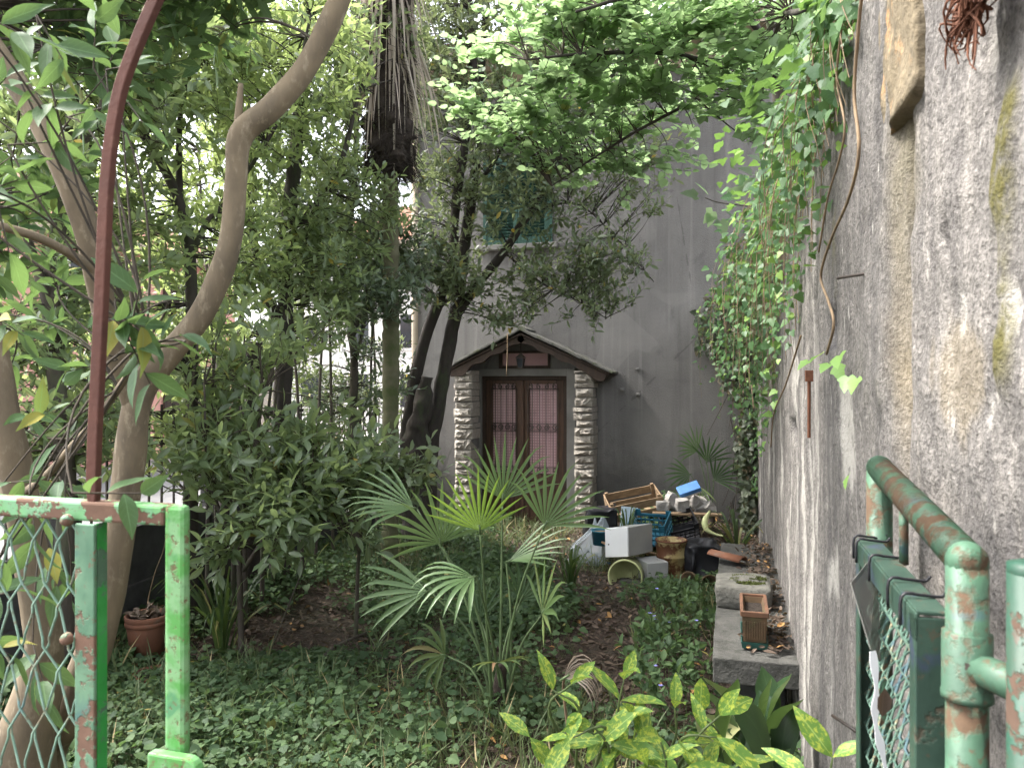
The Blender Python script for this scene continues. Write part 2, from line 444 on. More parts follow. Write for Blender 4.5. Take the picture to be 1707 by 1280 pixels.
c = t.mix(t.ramp(dot, [(0.03, 0.0), (0.16, 1.0)]), (0.30, 0.185, 0.19), (0.52, 0.335, 0.345))
c = t.mix(t.ramp(t.noise(t.n('Mapping', Vector=co_, Scale=(14, 1, 0.6)).outputs[0], 1.0, 3), [(0.42, 0.0), (0.62, 0.6)]), c, (0.50, 0.33, 0.35))
c = t.mix(t.ramp(t.noise(co_, 5, 5, 0.7), [(0.55, 0.0), (0.75, 0.5)]), c, (0.16, 0.11, 0.10))
t.base(c, 0.25); t.bsdf.inputs['Specular IOR Level'].default_value = 0.6; t.bump(dot, 0.5, 0.01); M['pink_glass'] = t.m
M['transom_glass'] = simple('transom_glass', (0.52, 0.33, 0.33), (0.44, 0.27, 0.28), 4, 0.25, 0.1, 30, 0.003)
M['shutter'] = simple('shutter', (0.03, 0.08, 0.058), (0.02, 0.055, 0.042), 14, 0.6, 0.3, 50, 0.002, ((0.10, 0.2, 0.16), 0.6, 0.75, 20))

# garden wall: weathered cement render, its patches stored per vertex
t = NT('wall_render'); co_ = t.coord()
fine = t.noise(co_, 95, 4, 0.75); mid = t.noise(co_, 17, 5, 0.65)
stk = t.noise(t.n('Mapping', Vector=co_, Scale=(1, 6, 0.45)).outputs[0], 4.5, 5, 0.65)
big = t.noise(co_, 1.6, 4, 0.6)
spk = t.noise(co_, 46, 3, 0.7)
c = t.ramp(mid, [(0.28, (0.112, 0.104, 0.097)), (0.5, (0.175, 0.162, 0.149)), (0.75, (0.245, 0.226, 0.205))])
c = t.mix(t.ramp(stk, [(0.42, 0.0), (0.7, 0.75)]), c, (0.095, 0.088, 0.086))
c = t.mix(t.ramp(stk, [(0.24, 0.65), (0.36, 0.0)]), c, (0.37, 0.335, 0.285))
c = t.mix(t.ramp(spk, [(0.34, 0.6), (0.45, 0.0)]), c, (0.07, 0.064, 0.06))
c = t.mix(t.ramp(spk, [(0.62, 0.0), (0.70, 0.55)]), c, (0.36, 0.335, 0.30))
c = t.mix(t.ramp(fine, [(0.37, 0.85), (0.50, 0.0)]), c, (0.06, 0.055, 0.05))
c = t.mix(t.ramp(fine, [(0.6, 0.0), (0.72, 0.7)]), c, (0.40, 0.375, 0.335))
vst = t.noise(t.n('Mapping', Vector=co_, Scale=(1, 3.2, 0.10)).outputs[0], 3.0, 5, 0.65)
c = t.mix(t.ramp(vst, [(0.50, 0.0), (0.66, 0.7)]), c, (0.075, 0.07, 0.068))
c = t.mix(t.ramp(vst, [(0.30, 0.5), (0.42, 0.0)]), c, (0.33, 0.31, 0.285))
flk = t.noise(t.n('Mapping', Vector=co_, Scale=(1, 1, 0.28)).outputs[0], 30, 3, 0.6)
c = t.mix(t.ramp(flk, [(0.66, 0.0), (0.72, 0.8)]), c, (0.42, 0.40, 0.36))
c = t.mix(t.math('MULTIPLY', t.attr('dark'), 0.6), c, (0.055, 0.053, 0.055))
c = t.mix(t.attr('yellow'), c, t.mix(mid, (0.15, 0.115, 0.06), (0.27, 0.215, 0.125)))
c = t.mix(t.math('MULTIPLY', t.attr('white'), t.ramp(t.math('ADD', mid, t.math('MULTIPLY', stk, 0.4)), [(0.50, 0.25), (0.66, 1.0)])), c, t.mix(fine, (0.30, 0.285, 0.26), (0.43, 0.41, 0.37)))
c = t.mix(t.math('MULTIPLY', t.attr('moss'), t.ramp(t.math('ADD', mid, t.math('MULTIPLY', spk, 0.6)), [(0.56, 0.0), (0.80, 1.0)])), c, t.mix(fine, (0.035, 0.04, 0.01), (0.12, 0.10, 0.03)))
t.base(c, 0.95)
hgt = t.math('ADD', t.math('MULTIPLY', fine, 0.5), mid)
t.bump(t.math('ADD', hgt, t.math('MULTIPLY', spk, 0.7)), 0.8, 0.014); M['wall_render'] = t.m
M['wall_stone'] = simple('wall_stone', (0.19, 0.152, 0.097), (0.11, 0.09, 0.06), 22, 0.95, 0.8, 60, 0.01, ((0.42, 0.25, 0.12), 0.58, 0.72, 12))
M['concrete'] = simple('concrete', (0.085, 0.083, 0.075), (0.05, 0.049, 0.045), 9, 0.95, 0.9, 55, 0.012, ((0.035, 0.036, 0.03), 0.5, 0.68, 14))
M['concrete_dark'] = simple('concrete_dark', (0.07, 0.07, 0.068), (0.04, 0.04, 0.04), 5, 0.95, 0.5, 60, 0.006, ((0.03, 0.04, 0.02), 0.55, 0.75, 3))
M['stone_grey'] = simple('stone_grey', (0.135, 0.13, 0.113), (0.075, 0.073, 0.064), 12, 0.95, 0.8, 45, 0.015, ((0.06, 0.06, 0.055), 0.58, 0.68, 30))
M['moss'] = simple('moss', (0.10, 0.12, 0.025), (0.05, 0.065, 0.015), 40, 1.0, 1.0, 120, 0.02)
M['terracotta'] = simple('terracotta', (0.20, 0.085, 0.048), (0.13, 0.06, 0.038), 8, 0.85, 0.3, 60, 0.003, ((0.13, 0.11, 0.09), 0.56, 0.72, 7))
M['terracotta_old'] = simple('terracotta_old', (0.11, 0.066, 0.036), (0.06, 0.045, 0.025), 10, 0.9, 0.4, 60, 0.003, ((0.08, 0.085, 0.04), 0.5, 0.7, 8))
M['terracotta_rim'] = simple('terracotta_rim', (0.13, 0.062, 0.035), (0.08, 0.045, 0.028), 12, 0.9, 0.3, 60, 0.003)
M['green_plastic'] = simple('green_plastic', (0.02, 0.07, 0.055), (0.015, 0.05, 0.04), 10, 0.5, 0)
M['pot_soil'] = simple('pot_soil', (0.035, 0.026, 0.02), (0.018, 0.014, 0.011), 50, 1.0, 0.8, 80, 0.02)
# junk
M['white_enamel'] = simple('white_enamel', (0.85, 0.85, 0.86), (0.78, 0.78, 0.78), 3, 0.35, 0.05, 20, 0.002, ((0.34, 0.30, 0.25), 0.60, 0.74, 11))
M['grey_enamel'] = simple('grey_enamel', (0.42, 0.42, 0.41), (0.33, 0.33, 0.32), 3, 0.4, 0.05, 20, 0.002, ((0.06, 0.055, 0.05), 0.66, 0.7, 7))
M['cream_plastic'] = simple('cream_plastic', (0.52, 0.54, 0.28), (0.40, 0.43, 0.2), 5, 0.5, 0.1, 30, 0.002, ((0.15, 0.14, 0.09), 0.62, 0.75, 8))
M['rusty_tin'] = simple('rusty_tin', (0.40, 0.34, 0.17), (0.28, 0.2, 0.08), 7, 0.6, 0.4, 50, 0.004, ((0.10, 0.04, 0.018), 0.46, 0.54, 6))
M['rust'] = simple('rust', (0.16, 0.065, 0.035), (0.09, 0.04, 0.025), 20, 0.9, 0.5, 80, 0.003)
M['blue_plastic'] = simple('blue_plastic', (0.03, 0.14, 0.20), (0.022, 0.10, 0.15), 6, 0.45, 0.1, 30, 0.002)
M['blue_bright'] = simple('blue_bright', (0.07, 0.19, 0.42), (0.05, 0.14, 0.32), 6, 0.4, 0.05, 30, 0.002)
M['black_plastic'] = simple('black_plastic', (0.015, 0.015, 0.018), (0.02, 0.02, 0.022), 6, 0.35, 0.1, 30, 0.002)
M['crate_wood'] = simple('crate_wood', (0.26, 0.18, 0.105), (0.15, 0.10, 0.06), 9, 0.85, 0.4, 50, 0.003, stretch=(0.7, 4, 4))
M['rubble'] = simple('rubble', (0.36, 0.34, 0.31), (0.22, 0.205, 0.19), 9, 0.95, 0.6, 40, 0.01)
M['pale_panel'] = simple('pale_panel', (0.42, 0.5, 0.55), (0.34, 0.41, 0.46), 5, 0.5, 0)
t = NT('clear_bag'); t.base(t.mix(t.noise(t.coord(), 6), (0.42, 0.5, 0.55), (0.6, 0.64, 0.66)), 0.25)
trn = t.n('BsdfTransparent'); ms = t.n('MixShader', i0=0.55, i1=t.bsdf.outputs[0], i2=trn.outputs[0]); t.t.links.new(ms.outputs[0], t.out.inputs['Surface'])
M['clear_bag'] = t.m
M['paper'] = simple('paper', (0.68, 0.66, 0.64), (0.5, 0.44, 0.42), 8, 0.7, 0)
# gate paint: layers of green over rust
def paint(name, a, b, rust, lo=0.56, hi=0.6, scale=9.0, seed=0.0):
    t = NT(name); co_ = t.n('Mapping', Vector=t.coord(), Location=(seed, seed * 2, seed * 3)).outputs[0]
    n1 = t.noise(co_, scale, 4, 0.55, 0.3); n2 = t.noise(co_, scale * 1.6, 5, 0.65); n3 = t.noise(co_, 90, 3)
    c = t.mix(t.ramp(n1, [(0.42, 0.0), (0.58, 1.0)]), a, b)
    c = t.mix(t.ramp(n3, [(0.55, 0.0), (0.8, 0.35)]), c, tuple(x * 0.45 for x in a))
    c = t.mix(t.ramp(t.noise(co_, scale * 0.7, 3, 0.5, 0.8), [(0.60, 0.0), (0.68, 0.75)]), c, (a[0] * 0.6 + 0.02, a[1] * 0.8, a[2] * 0.9 + 0.05))
    c = t.mix(t.ramp(t.noise(co_, 70, 4, 0.7), [(0.58, 0.0), (0.66, 0.8)]), c, tuple(x * 0.8 for x in rust))
    m = t.ramp(n2, [(lo, 0.0), (hi, 1.0)])
    c = t.mix(m, c, t.mix(n3, rust, tuple(x * 0.55 for x in rust)))
    t.base(c, t.math('ADD', t.math('MULTIPLY', m, 0.35), 0.5)); t.bump(t.math('SUBTRACT', t.math('MULTIPLY', n3, 0.35), m), 0.5, 0.002)
    return t.m
M['paint_lime'] = paint('paint_lime', (0.095, 0.30, 0.075), (0.20, 0.38, 0.18), (0.2, 0.17, 0.085), 0.56, 0.62, 26)
M['paint_rail'] = paint('paint_rail', (0.15, 0.38, 0.13), (0.18, 0.36, 0.20), (0.19, 0.11, 0.075), 0.47, 0.50, 13, 3.3)
M['paint_sage'] = paint('paint_sage', (0.10, 0.20, 0.125), (0.15, 0.27, 0.17), (0.22, 0.13, 0.09), 0.56, 0.60, 12, 5.0)
M['paint_green'] = paint('paint_green', (0.03, 0.26, 0.05), (0.05, 0.30, 0.075), (0.11, 0.2, 0.13), 0.55, 0.60, 12, 2.0)
M['paint_dark'] = paint('paint_dark', (0.022, 0.045, 0.033), (0.03, 0.058, 0.042), (0.07, 0.06, 0.04), 0.60, 0.68, 14, 1.0)
M['paint_pipe'] = paint('paint_pipe', (0.042, 0.085, 0.056), (0.056, 0.12, 0.074), (0.10, 0.062, 0.036), 0.48, 0.58, 14, 7.0)
M['paint_teal'] = paint('paint_teal', (0.016, 0.055, 0.036), (0.026, 0.055, 0.036), (0.07, 0.042, 0.028), 0.50, 0.53, 9, 2.0)
M['paint_wire'] = paint('paint_wire', (0.22, 0.33, 0.26), (0.18, 0.29, 0.22), (0.28, 0.24, 0.16), 0.55, 0.65, 20, 4.0)
M['wire_dark'] = paint('wire_dark', (0.07, 0.13, 0.10), (0.10, 0.17, 0.13), (0.32, 0.27, 0.17), 0.58, 0.66, 30, 4.0)
M['red_primer'] = simple('red_primer', (0.115, 0.046, 0.032), (0.08, 0.034, 0.025), 14, 0.8, 0.4, 90, 0.003, ((0.15, 0.072, 0.05), 0.58, 0.70, 34))
t = NT('sign_film'); t.base(t.mix(t.noise(t.coord(), 5), (0.10, 0.10, 0.09), (0.16, 0.155, 0.14)), 0.3)
trn = t.n('BsdfTransparent'); ms = t.n('MixShader', i0=0.35, i1=t.bsdf.outputs[0], i2=trn.outputs[0]); t.t.links.new(ms.outputs[0], t.out.inputs['Surface'])
M['sign_film'] = t.m
M['white_tape'] = simple('white_tape', (0.75, 0.75, 0.76), (0.6, 0.6, 0.62), 5, 0.5, 0)
M['flower_blue'] = simple('flower_blue', (0.3, 0.3, 0.7), (0.22, 0.22, 0.55), 5, 0.7, 0)

# ------------------------------------------------------------------ leaf templates: (verts, tris, lx, ly), length 1 along +Y, face up +Z
def make_leaf(half, cup=0.25, droop=0.12, wave=0.0, curl=0.0):
    """half = half widths at evenly spaced stations between base and tip"""
    n = len(half); V = [(0, 0, 0)]; lx = [0]; ly = [0]; F = []
    for i, h in enumerate(half):
        tt = (i + 1) / (n + 1); z0 = -droop * tt * tt + wave * math.sin(tt * 9)
        for s in (-1, 0, 1):
            V.append((s * h, tt, z0 + abs(s) * h * cup + s * curl * tt)); lx.append(s); ly.append(tt)
    V.append((0, 1, -droop)); lx.append(0); ly.append(1)
    a = 1
    F += [(0, a + 1, a), (0, a + 2, a + 1)]
    for i in range(n - 1):
        a, b = 1 + 3 * i, 4 + 3 * i
        F += [(a, a + 1, b + 1), (a, b + 1, b), (a + 1, a + 2, b + 2), (a + 1, b + 2, b + 1)]
    a = 1 + 3 * (n - 1); e = len(V) - 1
    F += [(a, a + 1, e), (a + 1, a + 2, e)]
    return np.array(V, float), np.array(F), np.array(lx, float), np.array(ly, float)


def make_lobed(pts, cup=0.1, droop=0.15):
    """fan from the stalk point; pts = outline (x, y)"""
    V = [(0, 0.3, 0.0)]; lx = [0.3]; ly = [0.3]
    for x, y in pts:
        V.append((x, y, cup * abs(x) * 1.0 - droop * max(y - 0.3, 0) ** 2)); lx.append(1); ly.append(y)
    n = len(pts); F = [(0, 1 + i, 1 + (i + 1) % n) for i in range(n)]
    return np.array(V, float), np.array(F), np.array(lx, float), np.array(ly, float)


L_SMALL = make_leaf([0.19], 0.3, 0.12)
L_LANCE = make_leaf([0.15, 0.165], 0.3, 0.15)
L_OVAL = make_leaf([0.23, 0.22], 0.25, 0.15)
L_NEAR = make_leaf([0.09, 0.155, 0.18, 0.165, 0.12, 0.06], 0.3, 0.2, 0.012)
L_NEAR2 = make_leaf([0.08, 0.13, 0.16, 0.155, 0.11, 0.05], 0.45, 0.4, 0.02, 0.05)
L_AUC = make_leaf([0.08, 0.145, 0.19, 0.19, 0.185, 0.13, 0.08], 0.25, 0.22, 0.012)
L_AUC2 = make_leaf([0.07, 0.13, 0.165, 0.17, 0.15, 0.115, 0.06], 0.4, 0.36, 0.015, 0.03)
L_STRAP = make_leaf([0.06, 0.095, 0.11, 0.105, 0.08, 0.045], 0.45, 0.25, 0.01)
L_GRASS = make_leaf([0.02, 0.016], 0.3, 0.5)
_ivy = [(0.0, 0.12), (0.16, 0.0), (0.30, 0.10), (0.46, 0.30), (0.30, 0.44), (0.26, 0.62), (0.0, 1.0)]
L_IVY = make_lobed(_ivy + [(-x, y) for x, y in _ivy[-2:0:-1]], 0.15, 0.2)
_gl = [(0.0, 0.1), (0.2, 0.0), (0.42, 0.18), (0.40, 0.45), (0.30, 0.52), (0.26, 0.82), (0.0, 1.0)]
L_GL = make_lobed(_gl + [(-x, y) for x, y in _gl[-2:0:-1]], 0.12, 0.25)
_rl = [(0.0, 0.06), (0.26, 0.03), (0.45, 0.3), (0.36, 0.65), (0.0, 1.0)]
L_ROUND = make_lobed(_rl + [(-x, y) for x, y in _rl[-2:0:-1]], 0.2, 0.2)
L_DRY = make_leaf([0.2, 0.2], 0.6, -0.2, 0.03, 0.08)


class Leaves:
    def __init__(s): s.p = []; s.d = []; s.n = []; s.l = []
    def add(s, p, d, n, l):
        s.p.append(np.atleast_2d(p)); s.d.append(np.atleast_2d(d)); s.n.append(np.atleast_2d(n)); s.l.append(np.atleast_1d(l))
    def arrays(s):
        p, d, n, l = np.vstack(s.p), norm(np.vstack(s.d)), np.vstack(s.n), np.concatenate(s.l)
        side = norm(np.cross(d, n)); n = np.cross(side, d); return p, d, n, side, l


def leaf_block(arr, tpl, mat, name, parent):
    p, d, n, side, l = arr; V, F, lx, ly = tpl
    if len(p) == 0: return None
    W = p[:, None, :] + l[:, None, None] * (V[None, :, 0:1] * side[:, None, :] + V[None, :, 1:2] * d[:, None, :] + V[None, :, 2:3] * n[:, None, :])
    k = len(V); FF = (F[None] + (np.arange(len(p)) * k)[:, None, None]).reshape(-1, 3)
    o = np_obj(name, W.reshape(-1, 3), FF, mat, parent, True,
               {'rnd': np.repeat(rng.random(len(p)), k), 'lx': np.tile(lx, len(p)), 'ly': np.tile(ly, len(p))})
    return o


_tm = {}
def tpl_mesh(tpl, mat):
    key = (id(tpl), mat.name)
    if key not in _tm:
        V, F, lx, ly = tpl
        _tm[key] = np_mesh('leaf', V, F, mat, True, {'lx': lx, 'ly': ly, 'rnd': np.zeros(len(V))})
    return _tm[key]


def leaf_objs(arr, tpl, mat, parent, name='leaf'):
    p, d, n, side, l = arr; me = tpl_mesh(tpl, mat)
    pinv = Matrix.Translation(-Vector(parent.location)) if parent.get('_root') else Matrix.Identity(4)
    for i in range(len(p)):
        o = bpy.data.objects.new(name, me); col.objects.link(o); o.parent = parent; o.matrix_parent_inverse = pinv
        m = np.eye(4); m[:3, 0] = side[i] * l[i]; m[:3, 1] = d[i] * l[i]; m[:3, 2] = n[i] * l[i]; m[:3, 3] = p[i]
        o.matrix_basis = Matrix(m.tolist())


def emit(lv, tpl, mat, parent, n_parts=0, block='crown', far_tpl=None):
    a = lv.arrays(); px, py, d = cam_xy(a[0])
    ok = (px > 5) & (px < 1700) & (py > 5) & (py < 1275) & (d > 0.3)
    size = np.where(ok, a[4] / np.maximum(d, 0.1), 0)
    n_parts = min(n_parts, int(ok.sum()))
    order = np.argsort(-size); sel = order[:n_parts]; rest = order[n_parts:]
    leaf_objs(tuple(q[sel] for q in a), tpl, mat, parent)
    if len(rest):
        o = leaf_block(tuple(q[rest] for q in a), far_tpl or tpl, mat, block, parent); o['kind'] = 'stuff'


def randdir(n):
    return norm(rng.normal(size=(n, 3)))


def tubes_block(starts, mids, ends, r0, r1, mat, name, parent, sides=3, st=6):
    """many thin bent twigs as one mesh"""
    n = len(starts); tt = np.linspace(0, 1, st)
    A = starts[:, None] * ((1 - tt) ** 2)[None, :, None] + 2 * mids[:, None] * (tt * (1 - tt))[None, :, None] + ends[:, None] * (tt ** 2)[None, :, None]
    T = norm(np.gradient(A, axis=1)); ref = np.where(np.abs(T[..., 2:3]) > 0.9, np.array([1.0, 0, 0]), np.array([0, 0, 1.0]))
    N = norm(np.cross(T, ref)); B = np.cross(T, N)
    r = (np.asarray(r0).reshape(-1, 1) * (1 - tt)[None] + np.asarray(r1).reshape(-1, 1) * tt[None])[..., None]
    a = np.arange(sides) * 2 * math.pi / sides
    V = np.stack([A + r * (math.cos(q) * N + math.sin(q) * B) for q in a], 2)  # n, st, sides, 3
    idx = np.arange(n * st * sides).reshape(n, st, sides)
    nx = np.roll(idx, -1, axis=2)
    F = np.stack([idx[:, :-1], nx[:, :-1], nx[:, 1:], idx[:, 1:]], -1).reshape(-1, 4)
    o = np_obj(name, V.reshape(-1, 3), F, mat, parent, True); o['kind'] = 'stuff'
    return o


def ell(px, py, d, rx, ry, rd, n, shell=0.45):
    """n points in an ellipsoid standing at depth d"""
    c = P(px, py, d); k = d / FPX
    u = randdir(n) * (rng.random((n, 1)) ** shell)
    return c + u[:, :1] * rx * k * RT + u[:, 1:2] * ry * k * UPV + u[:, 2:3] * rd * FW


def sprays(lv, tips, dirs, leaf=0.09, n_tw=3, n_leaf=8, tw=0.22, flat=0.0, up=0.25, spread=0.8, jit=0.35, drop=0.0):
    """leafy twiglets round each tip; returns twiglet starts/ends"""
    K = len(tips); S, E = [], []
    for k in range(n_tw):
        dd = norm(dirs * 0.9 + randdir(K) * (0.8 if k else 0.3) * np.array([1, 1, 1 - 0.75 * flat]) + UPV * (up * 0.5 - drop))
        if flat: dd = norm(dd * np.array([1, 1, 1 - flat]))
        L = tw * (0.6 + 0.8 * rng.random(K))
        s = tips - dirs * (0.5 * tw * rng.random((K, 1))) if k else tips - dirs * 0.02
        e = s + dd * L[:, None]; S.append(s); E.append(e)
        ref = np.where(np.abs(dd[:, 2:3]) > 0.9, np.array([1.0, 0, 0]), UPV)
        A = norm(np.cross(dd, ref)); B = np.cross(dd, A); ph = rng.random(K) * 6.28
        for j in range(n_leaf):
            t_ = (j + 0.8) / n_leaf
            an = ph + j * 2.4
            if flat: an = np.where(j % 2, 0.0, math.pi) + 0.3 * rng.normal(size=K)
            rad = A * np.cos(an)[:, None] + B * np.sin(an)[:, None]
            ld = norm(dd * (0.35 + 0.75 * t_ ** 2) + rad * spread + UPV * (up * 0.4 - drop) + jit * rng.normal(size=(K, 3)) * np.array([1, 1, 1 - 0.6 * flat]))
            nn = UPV + (0.55 - 0.35 * flat) * rng.normal(size=(K, 3)) + 0.3 * dd
            lv.add(s + dd * (L * t_)[:, None], ld, nn, leaf * (0.65 + 0.55 * rng.random(K)))
    return np.vstack(S), np.vstack(E)


def crown(root, skel, blobs, leaf_m, twig_m, tpl, leaf=0.09, n_tw=3, n_leaf=8, tw=0.22, parts=150, flat=0.0, up=0.25, near_tpl=None, r0=0.006, drop=0.0, spread=0.8, dens=1.0):
    lv = Leaves(); skel = np.asarray(skel)
    tips = np.vstack([ell(*b[:6], max(3, int(b[6] * dens))) for b in blobs])
    d2 = ((tips[:, None] - skel[None]) ** 2).sum(-1) + 0.6 * np.maximum(skel[None, :, 2] - tips[:, None, 2], 0) ** 2 + 0.05 * rng.random((len(tips), len(skel)))
    q = skel[np.argmin(d2, 1)]
    dirs = norm(tips - q + np.array([0, 0, 0.12]))
    mid = 0.5 * (q + tips) + UPV * 0.12 * np.linalg.norm(tips - q, axis=1, keepdims=True) + rng.normal(size=tips.shape) * 0.05
    ln = np.linalg.norm(tips - q, axis=1)
    tubes_block(q, mid, tips, r0 * (0.8 + 0.5 * ln), np.full(len(q), 0.0022), twig_m, 'branches', root, 4, 7)
    S, E = sprays(lv, tips, dirs, leaf, n_tw, n_leaf, tw, flat, up, spread, drop=drop)
    tubes_block(S, 0.5 * (S + E), E, np.full(len(S), 0.0022), np.full(len(S), 0.001), twig_m, 'twigs', root, 3, 3)
    emit(lv, near_tpl or tpl, leaf_m, root, parts, 'crown', tpl)
    return lv


def limb(root, pts, rad, mat, name='limb', n=10, res=None, wob=0.12):
    m = MB(); pts = np.asarray(pts, float); res = res or max(8, 6 * len(pts))
    m.tube(pts, rad, n, res, True, wob); m.build(name, mat, root, True)
    return crom(pts, 3 * len(pts))


# ================================================================== THE SETTING
fx = np.arange(-4.6, 1.6, 0.07); fy = np.arange(-2.2, 11.4, 0.08)
xs = np.concatenate([[-400, -150, -60, -25, -12, -7, -5.2], fx, [2.5, 4, 8, 20, 60, 150, 400]])
ys = np.concatenate([[-400, -150, -60, -20, -8, -4], fy, [12, 13.5, 18, 30, 60, 150, 400]])
XX, YY = np.meshgrid(xs, ys, indexing='ij'); ZZ = gz(XX, YY)
ii = np.arange(XX.size).reshape(XX.shape)
FQ = np.stack([ii[:-1, :-1], ii[1:, :-1], ii[1:, 1:], ii[:-1, 1:]], -1).reshape(-1, 4)
o = np_obj('ground', np.stack([XX, YY, ZZ], -1).reshape(-1, 3), FQ, M['soil'], None, True)
tag(o, 'brown garden soil covered with leaf mould', None, None, 'structure')

o = MB().bb(-11.5, -5.6, -60, 90, -0.40, -0.22).build('street', M['road']); tag(o, 'pale street beyond the hedge', None, None, 'structure')
o = MB().bb(-5.6, -4.55, -60, 60, -0.40, -0.10).build('pavement', M['paving'], None, bev=0.015); tag(o, 'pavement strip outside the garden fence', None, None, 'structure')
o = MB().bb(-13.0, -11.5, -60, 90, -0.40, -0.10).build('far_pavement', M['paving'], None, bev=0.015); tag(o, 'far pavement across the street', None, None, 'structure')


def street_house(name, label, x0, x1, y0, y1, h, wall_m, floors, bays, side='E'):
    r = thing(name, label, 'building', ((x0 + x1) / 2, (y0 + y1) / 2, -0.2))
    MB().bb(x0, x1, y0, y1, -0.3, h).build('wall', wall_m, r)
    m = MB(); m.bb(x0 - 0.4, x1 + 0.4, y0 - 0.4, y1 + 0.4, h, h + 0.18); m.build('roof_slab', M['cream_trim'], r)
    m = MB(); xc = (x0 + x1) / 2
    m.add([(x0 - .4, y0 - .4, h + .18), (x1 + .4, y0 - .4, h + .18), (x1 + .4, y1 + .4, h + .18), (x0 - .4, y1 + .4, h + .18), (xc, y0 + 2, h + 2.2), (xc, y1 - 2, h + 2.2)],
          [(0, 1, 4), (1, 2, 5, 4), (2, 3, 5), (3, 0, 4, 5)]); m.build('roof', M['roof_tile'], r)
    fh = h / floors
    for f in range(floors):
        for b in range(bays):
            zc = f * fh + fh * 0.55
            if side == 'E':
                yc = y0 + (b + 0.5) * (y1 - y0) / bays
                wd = MB().bb(x1, x1 + 0.05, yc - 0.55, yc + 0.55, zc - 0.8, zc + 0.8).build('window', M['white_wall'], r)
                MB().bb(x1 + 0.052, x1 + 0.06, yc - 0.45, yc + 0.45, zc - 0.7, zc + 0.7).build('pane', M['glass_dark'], wd)
                for s in (-1, 1):
                    MB().bb(x1 + 0.02, x1 + 0.07, yc + s * 0.85 - 0.25, yc + s * 0.85 + 0.25, zc - 0.8, zc + 0.8).build('shutter', M['old_wood'], r)
            else:
                xb = x0 + (b + 0.5) * (x1 - x0) / bays
                wd = MB().bb(xb - 0.55, xb + 0.55, y0 - 0.05, y0, zc - 0.8, zc + 0.8).build('window', M['white_wall'], r)
                MB().bb(xb - 0.45, xb + 0.45, y0 - 0.06, y0 - 0.052, zc - 0.7, zc + 0.7).build('pane', M['glass_dark'], wd)
    return r


street_house('street_house', 'salmon red house glimpsed through the leaves across the street', -20, -13, 8, 18, 4.6, M['pink_wall'], 2, 3)
street_house('apartment_building', 'pale building behind the palm trunk at the far end of the street', -19, -9.5, 30, 40, 7.5, M['white_wall'], 3, 4, 'S')

# ------------------------------------------------------------------ house
HX0, HX1, HZ1 = float(atY(690, 640, YF)[0]), 3.2, 5.85
house = thing('house', 'grey roughcast house with green shutters and a small gabled porch', 'house', (-2.0, YF, -0.2))
# door opening on the facade plane
dl, dr = atY(803, 640, YF)[0], atY(945, 640, YF)[0]
dt = atY(874, 627, YF)[2]; db = atY(874, 886, YF)[2]
wl_, wr_ = atY(806, 330, YF)[0], atY(921, 330, YF)[0]
wb, wt = atY(865, 408, YF)[2], atY(865, 262, YF)[2]
tl, tr_ = atY(832, 600, YF)[0], atY(917, 600, YF)[0]
tb, tt_ = atY(874, 614, YF)[2], atY(874, 585, YF)[2]
m = MB(); gx_ = sorted([HX0, wl_, wr_, dl, dr, tl, tr_, HX1]); gzs = sorted([-0.5, db, dt, tb, tt_, wb, wt, HZ1])
holes = [(dl, dr, db, dt), (wl_, wr_, wb, wt), (tl, tr_, tb, tt_)]
for a, b in zip(gx_[:-1], gx_[1:]):
    for c_, d_ in zip(gzs[:-1], gzs[1:]):
        xc, zc = (a + b) / 2, (c_ + d_) / 2
        if any(h[0] < xc < h[1] and h[2] < zc < h[3] for h in holes): continue
        m.add([(a, YF, c_), (b, YF, c_), (b, YF, d_), (a, YF, d_)], [(0, 1, 2, 3)])
for h in holes:   # reveals
    q = [(h[0], h[2]), (h[1], h[2]), (h[1], h[3]), (h[0], h[3])]
    for i in range(4):
        (xa, za), (xb, zb) = q[i], q[(i + 1) % 4]
        m.add([(xa, YF, za), (xb, YF, zb), (xb, YF + 0.22, zb), (xa, YF + 0.22, za)], [(0, 1, 2, 3)])
m.add([(HX0, YF, -.5), (HX0, YF, HZ1), (HX0, YF + 8, HZ1), (HX0, YF + 8, -.5)], [(0, 1, 2, 3)])
m.add([(HX1, YF, -.5), (HX1, YF, HZ1), (HX1, YF + 8, HZ1), (HX1, YF + 8, -.5)], [(0, 3, 2, 1)])
m.add([(HX0, YF + 8, -.5), (HX0, YF + 8, HZ1), (HX1, YF + 8, HZ1), (HX1, YF + 8, -.5)], [(0, 1, 2, 3)])
m.build('wall', M['facade_plaster'], house)
# eaves
m = MB(); m.bb(HX0 - 0.5, HX1 + 0.5, YF - 0.55, YF + 8.5, HZ1 + 0.02, HZ1 + 0.18); m.build('soffit', M['cream_trim'], house)
m = MB(); m.bb(HX0 - 0.03, HX1, YF - 0.07, YF - 0.002, HZ1 - 0.20, HZ1 + 0.015); m.build('eaves_moulding', M['cream_trim'], house, bev=0.02)
m = MB()
m.add([(HX0 - .6, YF - .65, HZ1 + .185), (HX1 + .6, YF - .65, HZ1 + .185), (HX1 + .6, YF + 8.6, HZ1 + .185), (HX0 - .6, YF + 8.6, HZ1 + .185),
       (HX0 + 2, YF + 4, HZ1 + 2.2), (HX1 - 2, YF + 4, HZ1 + 2.2)], [(0, 1, 5, 4), (1, 2, 5), (2, 3, 4, 5), (3, 0, 4), (3, 2, 1, 0)])
m.build('roof', M['roof_tile'], house)
m = MB(); m.tube([(HX0 + 0.04, YF - 0.06, -0.2), (HX0 + 0.04, YF - 0.06, HZ1 - 0.05)], 0.045, 10); m.build('downpipe', M['cream_trim'], house, True)
